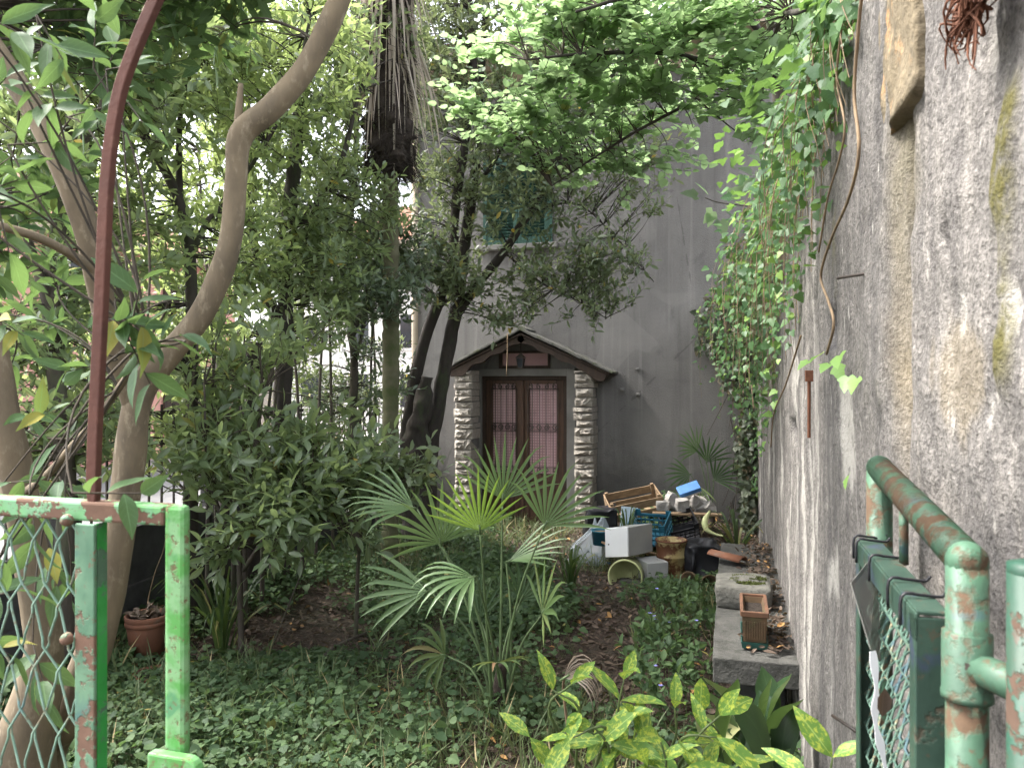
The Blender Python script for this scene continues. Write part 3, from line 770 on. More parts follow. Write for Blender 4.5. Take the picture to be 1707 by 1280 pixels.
# window: two closed louvred shutters in a frame, stone sill
m = MB(); fw_ = 0.05
m.bb(wl_, wl_ + fw_, YF - 0.02, YF + 0.05, wb, wt); m.bb(wr_ - fw_, wr_, YF - 0.02, YF + 0.05, wb, wt)
m.bb(wl_ + fw_, wr_ - fw_, YF - 0.02, YF + 0.05, wt - fw_, wt); m.build('window_frame', M['shutter'], house)
MB().bb(wl_ - 0.08, wr_ + 0.08, YF - 0.10, YF + 0.04, wb - 0.07, wb - 0.002).build('window_sill', M['plaster_surround'], house, bev=0.008)
wm = (wl_ + wr_) / 2
for a, b in ((wl_ + fw_ + 0.003, wm - 0.003), (wm + 0.003, wr_ - fw_ - 0.003)):
    m = MB(); z0, z1 = wb + 0.01, wt - fw_ - 0.005; st = 0.055; y0, y1 = YF - 0.012, YF + 0.025
    m.bb(a, a + st, y0, y1, z0, z1); m.bb(b - st, b, y0, y1, z0, z1)
    zm = z0 + (z1 - z0) * 0.42
    for q0, q1 in ((z0, z0 + 0.09), (zm - 0.04, zm + 0.04), (z1 - 0.07, z1)): m.bb(a + st, b - st, y0, y1, q0, q1)
    sh = m.build('shutter', M['shutter'], house, bev=0.003)
    sm = MB().box((0, 0, 0), (b - a - 2 * st - 0.004, 0.045, 0.007), rotm(math.radians(-42), 0, 0)).mesh('slat', M['shutter'])
    for q0, q1 in ((z0 + 0.09, zm - 0.04), (zm + 0.04, z1 - 0.07)):
        k = int((q1 - q0) / 0.042)
        for i in range(k):
            so_ = link(bpy.data.objects.new('slat', sm), sh); so_.location = ((a + b) / 2, YF + 0.008, q0 + (i + 0.5) * (q1 - q0) / k)
MB().bb(wl_, wr_, YF + 0.20, YF + 0.215, wb, wt).build('window_back', M['old_wood'], house)
# transom window
m = MB(); m.bb(tl, tr_, YF - 0.015, YF + 0.03, tb, tb + 0.035); m.bb(tl, tr_, YF - 0.015, YF + 0.03, tt_ - 0.03, tt_)
m.bb(tl, tl + 0.045, YF - 0.015, YF + 0.03, tb + 0.035, tt_ - 0.03); m.bb(tr_ - 0.03, tr_, YF - 0.015, YF + 0.03, tb + 0.035, tt_ - 0.03)
tf = m.build('transom_window', M['old_wood'], house)
MB().bb(tl + 0.045, tr_ - 0.03, YF + 0.012, YF + 0.018, tb + 0.035, tt_ - 0.03).build('pane', M['transom_glass'], tf)
# double door
YD = YF + 0.06
m = MB(); m.bb(dl, dl + 0.05, YD - 0.03, YD + 0.06, db, dt); m.bb(dr - 0.05, dr, YD - 0.03, YD + 0.06, db, dt); m.bb(dl + 0.05, dr - 0.05, YD - 0.03, YD + 0.06, dt - 0.05, dt)
m.build('door_frame', M['old_wood'], house)
dm = (dl + dr) / 2 - 0.03
zg0 = atY(900, 790, YF)[2]; zg1 = atY(900, 640, YF)[2]; zmid0 = atY(900, 719, YF)[2]; zmid1 = atY(900, 706, YF)[2]


def scroll(m, cx, cz, r, y, s=1, turns=1.35, up=1):
    pts = []
    for i in range(16):
        u = i / 15; a = math.pi / 2 * up + s * u * turns * 2 * math.pi; rr = r * (1 - 0.72 * u)
        pts.append((cx + rr * math.cos(a) * 0.9, y, cz + rr * math.sin(a)))
    m.tube(pts, 0.0062, 4)


for li, (a, b) in enumerate(((dl + 0.052, dm), (dm + 0.004, dr - 0.052))):
    m = MB(); st = 0.095; yd0, yd1 = YD - 0.02, YD + 0.025
    ga, gb = a + st, b - st
    m.bb(a, ga, yd0, yd1, db + 0.01, dt - 0.055); m.bb(gb, b, yd0, yd1, db + 0.01, dt - 0.055)
    m.bb(ga, gb, yd0, yd1, zg1, dt - 0.055); m.bb(ga, gb, yd0, yd1, zg0 - 0.10, zg0); m.bb(ga, gb, yd0, yd1, db + 0.01, db + 0.12)
    leaf_o = m.build('door_leaf', M['door_wood'], house, bev=0.004)
    MB().bb(ga, gb, yd0 + 0.012, yd1 - 0.008, db + 0.12, zg0 - 0.10).build('door_panel', M['door_wood'], leaf_o)
    MB().bb(ga + 0.03, gb - 0.03, yd0 - 0.004, yd0 + 0.011, db + 0.16, zg0 - 0.14).build('raised_panel', M['door_wood'], leaf_o, bev=0.008)
    MB().bb(ga, gb, YD + 0.004, YD + 0.01, zg0, zg1).build('glass_pane', M['pink_glass'], leaf_o)
    # iron grille in front of the glass
    g = MB(); yb = yd0 - 0.012; A_, B_ = ga - 0.03, gb + 0.03
    for i in range(4):
        x = ga + (i + 0.5) * (gb - ga) / 4; g.tube([(x, yb, zg0 + 0.02), (x, yb, zg1 - 0.02)], 0.0045, 5)
    for z in (zg1 - 0.07, zmid1, zmid0, zg0 + 0.09): g.tube([(A_, yb, z), (B_, yb, z)], 0.0045, 5)
    g.tube([(A_ + 0.01, yb, zg0 + 0.09), (A_ + 0.01, yb, zg1 - 0.07)], 0.004, 5); g.tube([(B_ - 0.01, yb, zg0 + 0.09), (B_ - 0.01, yb, zg1 - 0.07)], 0.004, 5)
    for i in range(4):
        x = A_ + (i + 0.5) * (B_ - A_) / 4; s = 1 if i % 2 else -1
        scroll(g, x, zg1 - 0.035, 0.036, yb - 0.006, s); scroll(g, x, (zmid0 + zmid1) / 2, 0.044, yb - 0.006, s, 1.5, -1 if i % 2 else 1); scroll(g, x, zg0 + 0.05, 0.038, yb - 0.006, s, 1.35, -1)
    g.build('iron_grille', M['iron'] if li == 0 else M['iron_grey'], leaf_o, True)
MB().bb(dm - 0.022, dm + 0.026, YD - 0.04, YD - 0.021, db + 0.02, dt - 0.06).build('cover_strip', M['door_wood'], house, bev=0.006)
m = MB(); hz = atY(880, 800, YF)[2]
m.tube([(dm + 0.05, YD - 0.05, hz), (dm + 0.05, YD - 0.05, hz + 0.001)], 0.02, 8); m.tube([(dm + 0.05, YD - 0.02, hz), (dm + 0.05, YD - 0.065, hz), (dm + 0.14, YD - 0.065, hz + 0.005)], 0.009, 6)
m.build('door_handle', M['iron_grey'], house, True)
MB().bb(dl - 0.02, dr + 0.02, YF + 0.225, YF + 0.25, db - 0.02, dt + 0.02).build('added_door_backing', M['old_wood'], house)  # unseen board added to stop daylight leaking round the door leaves
MB().bb(dl - 0.1, dr + 0.1, YF - 0.42, YF + 0.1, db - 0.25, db - 0.005).build('door_step', M['concrete'], house, bev=0.012)
# plaster surround (slightly proud band round the door)
m = MB(); sxl, sxr = dl - 0.15, dr + 0.12
m.bb(sxl, dl - 0.001, YF - 0.025, YF - 0.002, db - 0.1, dt + 0.10); m.bb(dr + 0.001, sxr, YF - 0.025, YF - 0.002, db - 0.1, dt + 0.10); m.bb(dl - 0.001, dr + 0.001, YF - 0.025, YF - 0.002, dt + 0.002, dt + 0.10)
m.build('door_surround', M['plaster_surround'], house, bev=0.005)

# stone pilasters of the porch, every stone a piece
YP = YF - 0.40
def rock(seed, n=(5, 3)):
    """rock-faced block of unit size (front towards -Y)"""
    nx, nz = n; V = []; F = []
    for i in range(nx + 1):
        for j in range(nz + 1):
            u, v = i / nx, j / nz; e = min(u, 1 - u, v * 0.9, (1 - v) * 0.9)
            y = -0.5 - 0.11 * min(1, e * 9) * (0.75 + 0.5 * float(vnoise(u * 3.7, v * 2.9, 0, seed)) + 0.6 * random.uniform(-1, 1))
            V.append((u - 0.5, y, v - 0.5))
    for i in range(nx):
        for j in range(nz):
            a = i * (nz + 1) + j; F.append((a, a + nz + 1, a + nz + 2, a + 1))
    k = len(V); V += [(-0.5, 0.5, -0.5), (0.5, 0.5, -0.5), (0.5, 0.5, 0.5), (-0.5, 0.5, 0.5)]
    bl, br, tr2, tl2 = 0, nx * (nz + 1), nx * (nz + 1) + nz, nz
    F += [(bl, k, k + 1, br) if False else (br, k + 1, k, bl), (br, tr2, k + 2, k + 1), (tr2, tl2, k + 3, k + 2), (tl2, bl, k, k + 3), (k, k + 1, k + 2, k + 3)]
    return MB().add(V, F).mesh('stone', M['column_stone'])
rocks = [rock(s, (8, 4)) for s in range(7)]
zb_ = float(gz(-2.7, YP)) - 0.06
for (pa, pb) in ((757, 786), (957, 988)):
    xa, xb = atY(pa, 640, YP)[0], atY(pb, 640, YP)[0]; ztop = atY((pa + pb) / 2, 617, YP)[2]
    cm = MB().bb(xa + 0.018, xb - 0.018, YP + 0.045, YF - 0.03, zb_, ztop - 0.005).build('stone_pilaster', M['mortar'], house)
    z = zb_; i = 0
    while z < ztop - 0.04:
        h = random.choice([0.07, 0.085, 0.10, 0.118, 0.138]); h = min(h, ztop - z)
        s = link(bpy.data.objects.new('stone', random.choice(rocks)), cm)
        j = random.uniform(-0.008, 0.008)
        s.location = ((xa + xb) / 2 + j, (YP + YF) / 2 - 0.02 + random.uniform(-0.008, 0.008), z + h / 2)
        s.scale = ((xb - xa) * random.uniform(0.90, 1.06) * random.choice([-1, 1]), YF - YP - 0.07 + random.uniform(-.015, .015), (h - random.uniform(0.006, 0.013)) * random.choice([-1, 1]))
        s.rotation_euler = (random.uniform(-.02, .02), random.uniform(-0.04, 0.04), random.uniform(-.05, .05))
        z += h; i += 1
# porch roof: rafters, boards and stone slabs
ap = atY(867, 549, YP - 0.06); re = atY(1016, 616, YP - 0.06); le = atY(742, 612, YP - 0.06)
for e_, sgn in ((le, -1), (re, 1)):
    dv = e_ - ap; dv[1] = 0; ln = np.linalg.norm(dv); dv /= ln; nv = np.array([-dv[2], 0, dv[0]]);  nv = nv if nv[2] > 0 else -nv
    R = np.stack([dv, np.array([0, 1.0, 0]), nv], 1)
    if np.linalg.det(R) < 0: R[:, 1] *= -1
    pm = MB(); ctr = ap + dv * ln / 2; yc = (YP - 0.06 + YF) / 2
    pm.box((ctr[0], yc + 0.0, ctr[2] - 0.055), (ln, YF - YP + 0.04, 0.02), R)
    deck = pm.build('roof_deck', M['old_wood'], house)
    # front rafter with a wavy lower edge
    rm = MB(); top = []; bot = []
    for i in range(25):
        u = i / 24 * (ln - 0.02) + 0.01; wv = 0.075 + 0.014 * math.sin(u * 22) + 0.05 * (1 if u > ln - 0.30 else 0) * max(0, math.sin((u - ln + 0.30) / 0.30 * math.pi))
        top.append(ap + dv * u - nv * 0.068); bot.append(ap + dv * u - nv * (0.068 + wv))
    V = []
    for y in (YP - 0.03, YP + 0.04):
        V += [(q[0], y, q[2]) for q in top] + [(q[0], y, q[2]) for q in bot]
    n_ = 25; F = []
    for i in range(n_ - 1):
        F += [(i, i + 1, n_ + i + 1, n_ + i), (2 * n_ + i, 3 * n_ + i, 3 * n_ + i + 1, 2 * n_ + i + 1), (n_ + i, n_ + i + 1, 3 * n_ + i + 1, 3 * n_ + i), (i, 2 * n_ + i, 2 * n_ + i + 1, i + 1)]
    F += [(0, n_, 3 * n_, 2 * n_), (n_ - 1, 3 * n_ - 1, 4 * n_ - 1, 2 * n_ - 1)]
    rm.add(V, F); rm.build('rafter', M['old_wood'], house)
    k = 6
    for i in range(k):
        u0 = ln * i / k - (0.02 if i else 0.0); u1 = ln * (i + 1) / k + 0.05; c_ = ap + dv * (u0 + u1) / 2
        for jy in range(2):
            sb = MB(); th = random.uniform(0.026, 0.04)
            tilt = np.array(Matrix.Rotation(random.uniform(0.02, 0.05) * sgn, 3, 'Y'))
            ya = YP - 0.085 + jy * 0.25 + random.uniform(-0.02, 0.01); yb2 = ya + 0.245 if jy == 0 else YF - 0.005
            sb.box((c_[0], (ya + yb2) / 2, c_[2] - 0.02 + 0.022 * (k - i) / k + 0.004 * i % 0.01), (u1 - u0, yb2 - ya, th), tilt @ R)
            sb.jitter(0.012, 6, 30 + i * 3 + jy); sb.build('roof_slab', M['roof_slab'], deck, bev=0.006)
m = MB(); m.box((ap[0], (YP + YF) / 2 - 0.05, ap[2] + 0.035), (0.2, YF - YP + 0.06, 0.03), rotm(0, 0.45, 0)); m.build('ridge_slab', M['roof_slab'], house, bev=0.006)
for px, py, sx_, sz_ in ((1038, 649, .05, .04), (1064, 657, .05, .035), (1064, 615, .045, .03)):
    q = atY(px, py, YF); m = MB(); m.box((q[0], YF - 0.03, q[2]), (sx_, 0.06, sz_)); m.box((q[0] - 0.005, YF - 0.066, q[2]), (sx_ * 0.5, 0.012, sz_ * 0.5)); m.build('wall_bracket', M['plaster_surround'], house, bev=0.005)

# hanging lantern
lc = atY(868, 601, YP + 0.12); zr = atY(868, 568, YP + 0.12)[2]
ln_ = thing('lantern', 'small black four-sided lantern hanging from the porch gable', 'lantern', lc)
def frust(m, c, r0, z0, r1, z1, k=4, a0=math.pi / 4):
    V = [(c[0] + r * math.cos(a0 + i * 2 * math.pi / k), c[1] + r * math.sin(a0 + i * 2 * math.pi / k), c[2] + z) for r, z in ((r0, z0), (r1, z1)) for i in range(k)]
    m.add(V, [(i, (i + 1) % k, k + (i + 1) % k, k + i) for i in range(k)] + [tuple(range(k))[::-1], tuple(range(k, 2 * k))])
m = MB(); frust(m, lc, 0.040, -0.085, 0.062, 0.03); m.build('glass', M['glass_dark'], ln_)
m = MB(); frust(m, lc, 0.085, 0.035, 0.02, 0.085); frust(m, lc, 0.02, 0.087, 0.03, 0.10); frust(m, lc, 0.05, -0.10, 0.046, -0.088); m.build('cap', M['iron'], ln_)
m = MB()
for i in range(4):
    a = math.pi / 4 + i * math.pi / 2
    m.tube([lc + np.array([0.044 * math.cos(a), 0.044 * math.sin(a), -0.09]), lc + np.array([0.066 * math.cos(a), 0.066 * math.sin(a), 0.034])], 0.005, 4)
m.build('cage', M['iron'], ln_)
m = MB(); m.tube([lc + (0, 0, 0.10), (lc[0], lc[1], zr + 0.06)], 0.006, 5); m.tube([(lc[0], lc[1], zr), (lc[0] + 0.05, lc[1], zr + 0.05), (lc[0] + 0.05, lc[1] + 0.25, zr + 0.05)], 0.008, 5); m.build('bracket', M['iron'], ln_)
q0, q1 = atY(846, 556, YP - 0.1), atY(844, 627, YP - 0.1)
m = MB(); m.tube([q0, 0.5 * (q0 + q1) + (0.006, 0, 0), q1], 0.006, 5, 8); tag(m.build('hanging_cane', M['vine'], None, True), 'thin pale cane hanging down in front of the porch gable', 'cane')

# ------------------------------------------------------------------ garden wall on the right
ya = np.concatenate([np.linspace(-1.6, 0.5, 12)[:-1], 0.5 * (10.0 / 0.5) ** np.linspace(0, 1, 430)])
ya[-1] = 9.945
sz = np.linspace(0, 1, 150)
YA, S = np.meshgrid(ya, sz, indexing='ij')
ztop = 2.50 + 0.05 * fbm(ya * 1.4, 3.3, 0, 41, 4) + 0.02 * fbm(ya * 9, 1.3, 0, 42, 2)
ZA = -0.45 + S * (ztop[:, None] + 0.45)
wx = 0.05 * fbm(YA * 3, ZA * 3, 0, 61, 3)       # warp for ragged edges
wy = YA + wx * 1.3; wz = ZA + 0.09 * fbm(YA * 2.5, ZA * 2.5, 0, 64, 3)


def spot(pxa, pxb, pya, pyb, soft=0.3, sharp=None):
    """ragged patch on the wall, given by its picture box -> real y/z box"""
    a, b = atX((pxa), (pya + pyb) / 2, XW), atX((pxb), (pya + pyb) / 2, XW)
    y0_, y1_ = min(a[1], b[1]), max(a[1], b[1]); mid = atX((pxa + pxb) / 2, pya, XW), atX((pxa + pxb) / 2, pyb, XW)
    z1_, z0_ = mid[0][2], mid[1][2]
    yc, zc, ry, rz = (y0_ + y1_) / 2, (z0_ + z1_) / 2, (y1_ - y0_) / 2, (z1_ - z0_) / 2
    r = np.sqrt(((YA + wx * min(1, ry * 6) * 0.8 - yc) / ry) ** 2 + ((wz - zc) / rz) ** 2) + 0.75 * fbm(YA * 16, ZA * 7, 0, 77, 3)
    return 1 - sstep(1 - soft, 1.05, r)


white = np.clip(0.9 * spot(1394, 1422, 640, 835, .35) + 0.8 * spot(1378, 1394, 905, 1015, .35) + 0.75 * sstep(.16, .34, fbm(YA * 7, ZA * .9, 0, 141, 3)) * (1 - sstep(1.2, 2.0, ZA)) * sstep(2.2, 3.0, YA) + spot(1612, 1634, 440, 540, .2) + 0.8 * spot(1318, 1326, 585, 720) + 0.8 * spot(1328, 1334, 590, 640)
                + 0.7 * spot(1590, 1604, 640, 720) + 0.6 * spot(1556, 1568, 430, 520) + 0.5 * spot(1640, 1668, 160, 260) + 0.6 * spot(1588, 1600, 0, 120) + 0.6 * spot(1310, 1316, 860, 960), 0, 1)
_sy = float(atX(1492, 500, XW)[1]); _sw = 0.045 + 0.05 * vnoise(ZA * 2.3, 0.5, 0, 301) + 0.02 * vnoise(ZA * 9, 1.5, 0, 302); seam = np.exp(-((wy + 0.05 * fbm(ZA * 2.1, 2.2, 0, 303, 3) - _sy) / np.maximum(_sw, 0.015)) ** 2); scr = np.exp(-((wy + 0.07 * fbm(ZA * 3.3, 4.2, 0, 305, 3) - _sy + 0.03) / 0.010) ** 2) * sstep(-.05, .15, fbm(ZA * 2.7, 9.2, 0, 306, 2)) * sstep(1.0, 1.2, ZA) * (1 - sstep(2.1, 2.2, ZA))
yellow = np.clip(seam * sstep(0.9, 1.5, wz) * 0.55 * (0.6 + 0.8 * fbm(YA * 6, ZA * 3, 0, 91, 3)) + 0.35 * spot(1540, 1600, 500, 760), 0, 1)
moss = np.clip(1.6 * spot(1596, 1642, 110, 470, .7) + 1.1 * spot(1598, 1630, 420, 700, .8) + 0.5 * spot(1384, 1398, 330, 520, .6) + 0.35 * seam * sstep(1.7, 2.2, wz)
               + 0.6 * sstep(0.25, -0.25, ZA) * (0.4 + fbm(YA * 4, ZA * 4, 0, 33, 3)), 0, 1)
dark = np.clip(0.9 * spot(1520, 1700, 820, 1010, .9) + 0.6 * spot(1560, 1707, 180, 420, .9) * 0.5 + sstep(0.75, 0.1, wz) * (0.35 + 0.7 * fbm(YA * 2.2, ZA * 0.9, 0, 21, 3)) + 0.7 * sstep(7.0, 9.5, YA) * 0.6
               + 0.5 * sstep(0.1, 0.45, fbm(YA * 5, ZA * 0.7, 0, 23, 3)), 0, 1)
crack = np.clip(0.8 * scr + spot(1300, 1304, 560, 640, .6) + spot(1321, 1326, 570, 720, .6) + spot(1380, 1396, 520, 590, .4) + spot(1543, 1551, 335, 385, .5) + spot(1316, 1326, 690, 735, .4), 0, 1)
disp = 0.016 * fbm(YA * 1.7, ZA * 1.7, 0, 51, 3) + 0.010 * fbm(YA * 7, ZA * 4, 0, 52, 3) + 0.007 * fbm(YA * 24, ZA * 17, 0, 53, 3)
disp = disp - 0.028 * seam * (0.6 + 0.8 * fbm(YA * 9, ZA * 4, 0, 54, 2)) - 0.006 * white - 0.03 * crack + 0.01 * moss
XA = XW + 0.05 * (1 - sstep(0.95, 1.7, YA)) - disp
V = np.stack([XA, YA, ZA], -1)
ext = np.stack([np.stack([np.full_like(ya, XW + 0.2), ya, ztop - 0.02], -1), np.stack([np.full_like(ya, XW + 0.2), ya, np.full_like(ya, -0.45)], -1)], 1)
V = np.concatenate([V, ext], 1); nr = V.shape[1]
pad = lambda a: np.concatenate([a, np.zeros((len(ya), 2))], 1).ravel()
ii = np.arange(V.shape[0] * nr).reshape(V.shape[0], nr)
FQ = np.stack([ii[:-1, :-1], ii[:-1, 1:], ii[1:, 1:], ii[1:, :-1]], -1).reshape(-1, 4)
gw = thing('garden_wall', 'tall weathered cement wall along the right side of the garden', 'wall', (XW, 5, -0.1))
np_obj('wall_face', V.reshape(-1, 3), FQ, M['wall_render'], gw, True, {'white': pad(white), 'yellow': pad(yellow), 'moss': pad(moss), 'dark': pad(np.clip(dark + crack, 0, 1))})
# bare stone showing at the top of the wall
def blob_box(c, size, seed, amp=0.02, scale=7, n=7, rnd=0.10, pw=0.85):
    m = MB(); V = []; idx = {}
    F = []
    def vid(i, j, k):
        if (i, j, k) not in idx:
            u = np.array([i, j, k]) / n * 2 - 1
            s_ = np.sign(u) * np.abs(u) ** pw * 0.5
            rr = np.linalg.norm(u); s_ = s_ * (1 - rnd * max(0, rr - 1.0))
            idx[(i, j, k)] = len(V); V.append(s_ * np.asarray(size))
        return idx[(i, j, k)]
    for a in range(n):
        for b in range(n):
            F += [(vid(0, a, b), vid(0, a, b + 1), vid(0, a + 1, b + 1), vid(0, a + 1, b)), (vid(n, a, b), vid(n, a + 1, b), vid(n, a + 1, b + 1), vid(n, a, b + 1)),
                  (vid(a, 0, b), vid(a + 1, 0, b), vid(a + 1, 0, b + 1), vid(a, 0, b + 1)), (vid(a, n, b), vid(a, n, b + 1), vid(a + 1, n, b + 1), vid(a + 1, n, b)),
                  (vid(a, b, 0), vid(a, b + 1, 0), vid(a + 1, b + 1, 0), vid(a + 1, b, 0)), (vid(a, b, n), vid(a + 1, b, n), vid(a + 1, b + 1, n), vid(a, b + 1, n))]
    V = np.array(V)
    D = np.stack([fbm(V[:, 0] * scale + seed, V[:, 1] * scale, V[:, 2] * scale, seed + k * 5, 3) for k in range(3)], 1)
    m.add(V + D * amp + np.asarray(c), F); return m
a, b = atX(1470, 130, XW), atX(1524, 130, XW)
blob_box((XW + 0.064, (a[1] + b[1]) / 2 + 0.0, 2.34), (0.13, abs(a[1] - b[1]) * 1.1, 0.42), 3, 0.022, 9, 22, 0.03, 0.97).build('bare_stone', M['wall_stone'], gw, True)
for px, py, L, R_ in ((1395, 447, 0.13, 0.004), (1380, 1226, 0.11, 0.004)):
    q = atX(px + 55, py + 6, XW); m = MB(); m.tube([q + (0.02, 0, 0), q + np.array([-0.05, L, 0.005])], R_, 6); m.build('iron_nail', M['iron'], gw, True)
q = atX(1361, 622, XW); q2 = atX(1361, 730, XW); m = MB()
m.tube([q + (-0.025, 0, 0), q2 + (-0.025, 0, 0)], 0.006, 8); m.box(q + np.array([-0.025, 0, -0.01]), (0.026, 0.026, 0.04)); m.build('rusty_rod', M['rust'], gw)

# ------------------------------------------------------------------ boundary fence on the left
def fence_pt(y): return np.array([np.interp(y, [-2, 4, 10], [-3.6, -3.85, -4.30]), y])
fence = thing('boundary_fence', 'dark concrete fence with thin iron bars behind the shrubs', 'fence', (-3.9, 5, -0.1))
yy = np.arange(-1.0, 11.5, 1.55)
for a, b in zip(yy[:-1], yy[1:]):
    p0, p1 = fence_pt(a), fence_pt(b); an = math.atan2(p1[1] - p0[1], p1[0] - p0[0]); L = np.linalg.norm(p1 - p0); c_ = (p0 + p1) / 2
    g0 = float(gz(max(c_[0] + 0.3, -4.1), c_[1]))
    MB().box((*p0, g0 + 0.45), (0.16, 0.16, 1.2), rotm(0, 0, an)).build('post', M['concrete_dark'], fence, bev=0.01)
    for k in range(2):
        MB().box((*c_, g0 - 0.10 + 0.19 + k * 0.39), (L - 0.17, 0.06, 0.38), rotm(0, 0, an)).build('concrete_panel', M['concrete_dark'], fence, bev=0.008)
    MB().box((*c_, g0 + 1.42), (L - 0.17, 0.03, 0.03), rotm(0, 0, an)).build('rail', M['iron'], fence)
    bm_ = MB().tube([(0, 0, 0), (0, 0, 0.82)], 0.009, 5).mesh('bar', M['iron'])
    for k in range(11):
        q = p0 + (p1 - p0) * (k + 0.8) / 11.6; bo = link(bpy.data.objects.new('bar', bm_), fence); bo.location = (q[0], q[1], g0 + 0.66)

# ------------------------------------------------------------------ stone bench by the wall
BZ = 0.37; _c = atZ(1187, 1092, BZ); by0 = float(_c[1]); bx0 = float(_c[0]); by1 = by0 + 2.7
bench = thing('stone_bench', 'low grey concrete bench slab built against the garden wall', 'bench', (0.1, 5, 0))
m = MB()
nx, ny = 10, 40; V = []; F = []
o_ = blob_box((0, 0, 0), (XW - bx0 + 0.02, by1 - by0, 0.12), 8, 0.010, 5, 16, 0.0, 1.0); o_.xform(np.eye(3), ((bx0 + XW) / 2 + 0.01, (by0 + by1) / 2, BZ - 0.065)); o_.build('seat_slab', M['concrete'], bench, False, 0.012)
for y in (by0 + 0.45, by0 + 1.5, by1 - 0.25):
    MB().bb(bx0 + 0.09, XW - 0.03, y - 0.12, y + 0.12, -0.25, BZ - 0.08).jitter(0.02, 5, 3).build('support', M['concrete_dark'], bench, bev=0.02)
q = atZ(1240, 1016, BZ)
st = thing('stone_block', 'rounded grey stone block with moss lying on the bench', 'stone', (q[0], q[1] + 0.12, BZ))
blob_box((q[0] + 0.0, q[1] + 0.20, BZ + 0.055), (0.31, 0.40, 0.125), 12, 0.03, 7, 9).build('block', M['stone_grey'], st, True)
n = 2600; u = rng.random(n) * 6.28; r_ = np.sqrt(rng.random(n))
pm = np.stack([q[0] + 0.03 + 0.11 * r_ * np.cos(u), q[1] + 0.22 + 0.13 * r_ * np.sin(u), np.full(n, BZ + 0.117)], 1)
keep = fbm(pm[:, 0] * 16, pm[:, 1] * 16, 0, 8, 3) > -0.1; pm = pm[keep]
lv = Leaves(); lv.add(pm, norm(rng.normal(size=pm.shape) * (1, 1, 0.3) + UPV * 0.7), randdir(len(pm)) + UPV, 0.008 + 0.008 * rng.random(len(pm)))
mo = leaf_block(lv.arrays(), L_SMALL, M['moss'], 'moss', st); mo['kind'] = 'stuff'
# trough planter
q = atZ(1258, 1081, BZ + 0.005); tw_, tl_, th_ = 0.118, 0.33, 0.135
pl = thing('trough_planter', 'small rectangular terracotta trough on a green saucer at the bench end', 'planter', (q[0], q[1], BZ))
def trough(m, c, w0, l0, w1, l1, h, wall):
    V = []
    for (w_, l_, z) in ((w0, l0, 0), (w1, l1, h), (w1 - wall * 2, l1 - wall * 2, h), (w0 - wall * 2, l0 - wall * 2, h * 0.78)):
        V += [(c[0] - w_ / 2, c[1] - l_ / 2, c[2] + z), (c[0] + w_ / 2, c[1] - l_ / 2, c[2] + z), (c[0] + w_ / 2, c[1] + l_ / 2, c[2] + z), (c[0] - w_ / 2, c[1] + l_ / 2, c[2] + z)]
    F = [(3, 2, 1, 0)]
    for k in range(3):
        for i in range(4): F.append((4 * k + i, 4 * k + (i + 1) % 4, 4 * k + 4 + (i + 1) % 4, 4 * k + 4 + i))
    m.add(V, F)
c_ = np.array([q[0], q[1] + tl_ / 2, BZ + 0.035])
m = MB(); trough(m, c_, tw_ - 0.012, tl_ - 0.012, tw_, tl_, th_, 0.012)
m.build('trough', M['terracotta_old'], pl)
m = MB()
for a, b, s in ((c_[0], c_[1] - tl_ / 2, (tw_ + 0.012, 0.016, 0.026)), (c_[0], c_[1] + tl_ / 2, (tw_ + 0.012, 0.016, 0.026)), (c_[0] - tw_ / 2, c_[1], (0.016, tl_ - 0.018, 0.026)), (c_[0] + tw_ / 2, c_[1], (0.016, tl_ - 0.018, 0.026))):
    m.box((a, b, c_[2] + th_), s)
m.build('rim', M['terracotta_rim'], pl, bev=0.003)
for k in range(9):
    MB().box((c_[0] - tw_ / 2 + 0.014 + k * (tw_ - 0.028) / 8, c_[1] - tl_ / 2 + 0.004, c_[2] + 0.056), (0.006, 0.018, 0.085)).build('rib', M['terracotta_old'], pl)
m = MB(); trough(m, c_ - (0, 0, 0.033), tw_ - 0.004, tl_ - 0.004, tw_ + 0.008, tl_ + 0.008, 0.032, 0.004); m.build('saucer', M['green_plastic'], pl)
m = MB(); m.bb(c_[0] - tw_ / 2 + 0.012, c_[0] + tw_ / 2 - 0.012, c_[1] - tl_ / 2 + 0.012, c_[1] + tl_ / 2 - 0.012, c_[2] + 0.05, c_[2] + th_ - 0.028); m.build('soil', M['pot_soil'], pl)
# roof tile lying on the far end of the bench
q = atZ(1212, 926, BZ + 0.05)
m = MB(); n_ = 9; V = []; F = []
for k, (yy0, rr) in enumerate(((-0.12, 0.075), (0.13, 0.06))):
    for z_ in (0, 0.012):
        for i in range(n_):
            a = math.pi * (0.12 + 0.76 * i / (n_ - 1)); V.append((math.cos(a) * (rr + z_), yy0, math.sin(a) * (rr + z_) * 0.7))
for i in range(n_ - 1):
    F += [(n_ + i, n_ + i + 1, 3 * n_ + i + 1, 3 * n_ + i), (i, 2 * n_ + i, 2 * n_ + i + 1, i + 1), (i, i + 1, n_ + i + 1, n_ + i), (2 * n_ + i, 3 * n_ + i, 3 * n_ + i + 1, 2 * n_ + i + 1)]
F += [(0, n_, 3 * n_, 2 * n_), (n_ - 1, 3 * n_ - 1, 4 * n_ - 1, 2 * n_ - 1)] if False else [(0, n_, 3 * n_, 2 * n_), (n_ - 1, 2 * n_ + n_ - 1, 3 * n_ + n_ - 1, n_ + n_ - 1)]
m.add(V, F).xform(rotm(0.12, 0.1, 1.15), q + (0, 0, -0.035)); tag(m.build('roof_tile', M['terracotta'], None, True), 'orange clay roof tile lying on the far end of the bench', 'tile')
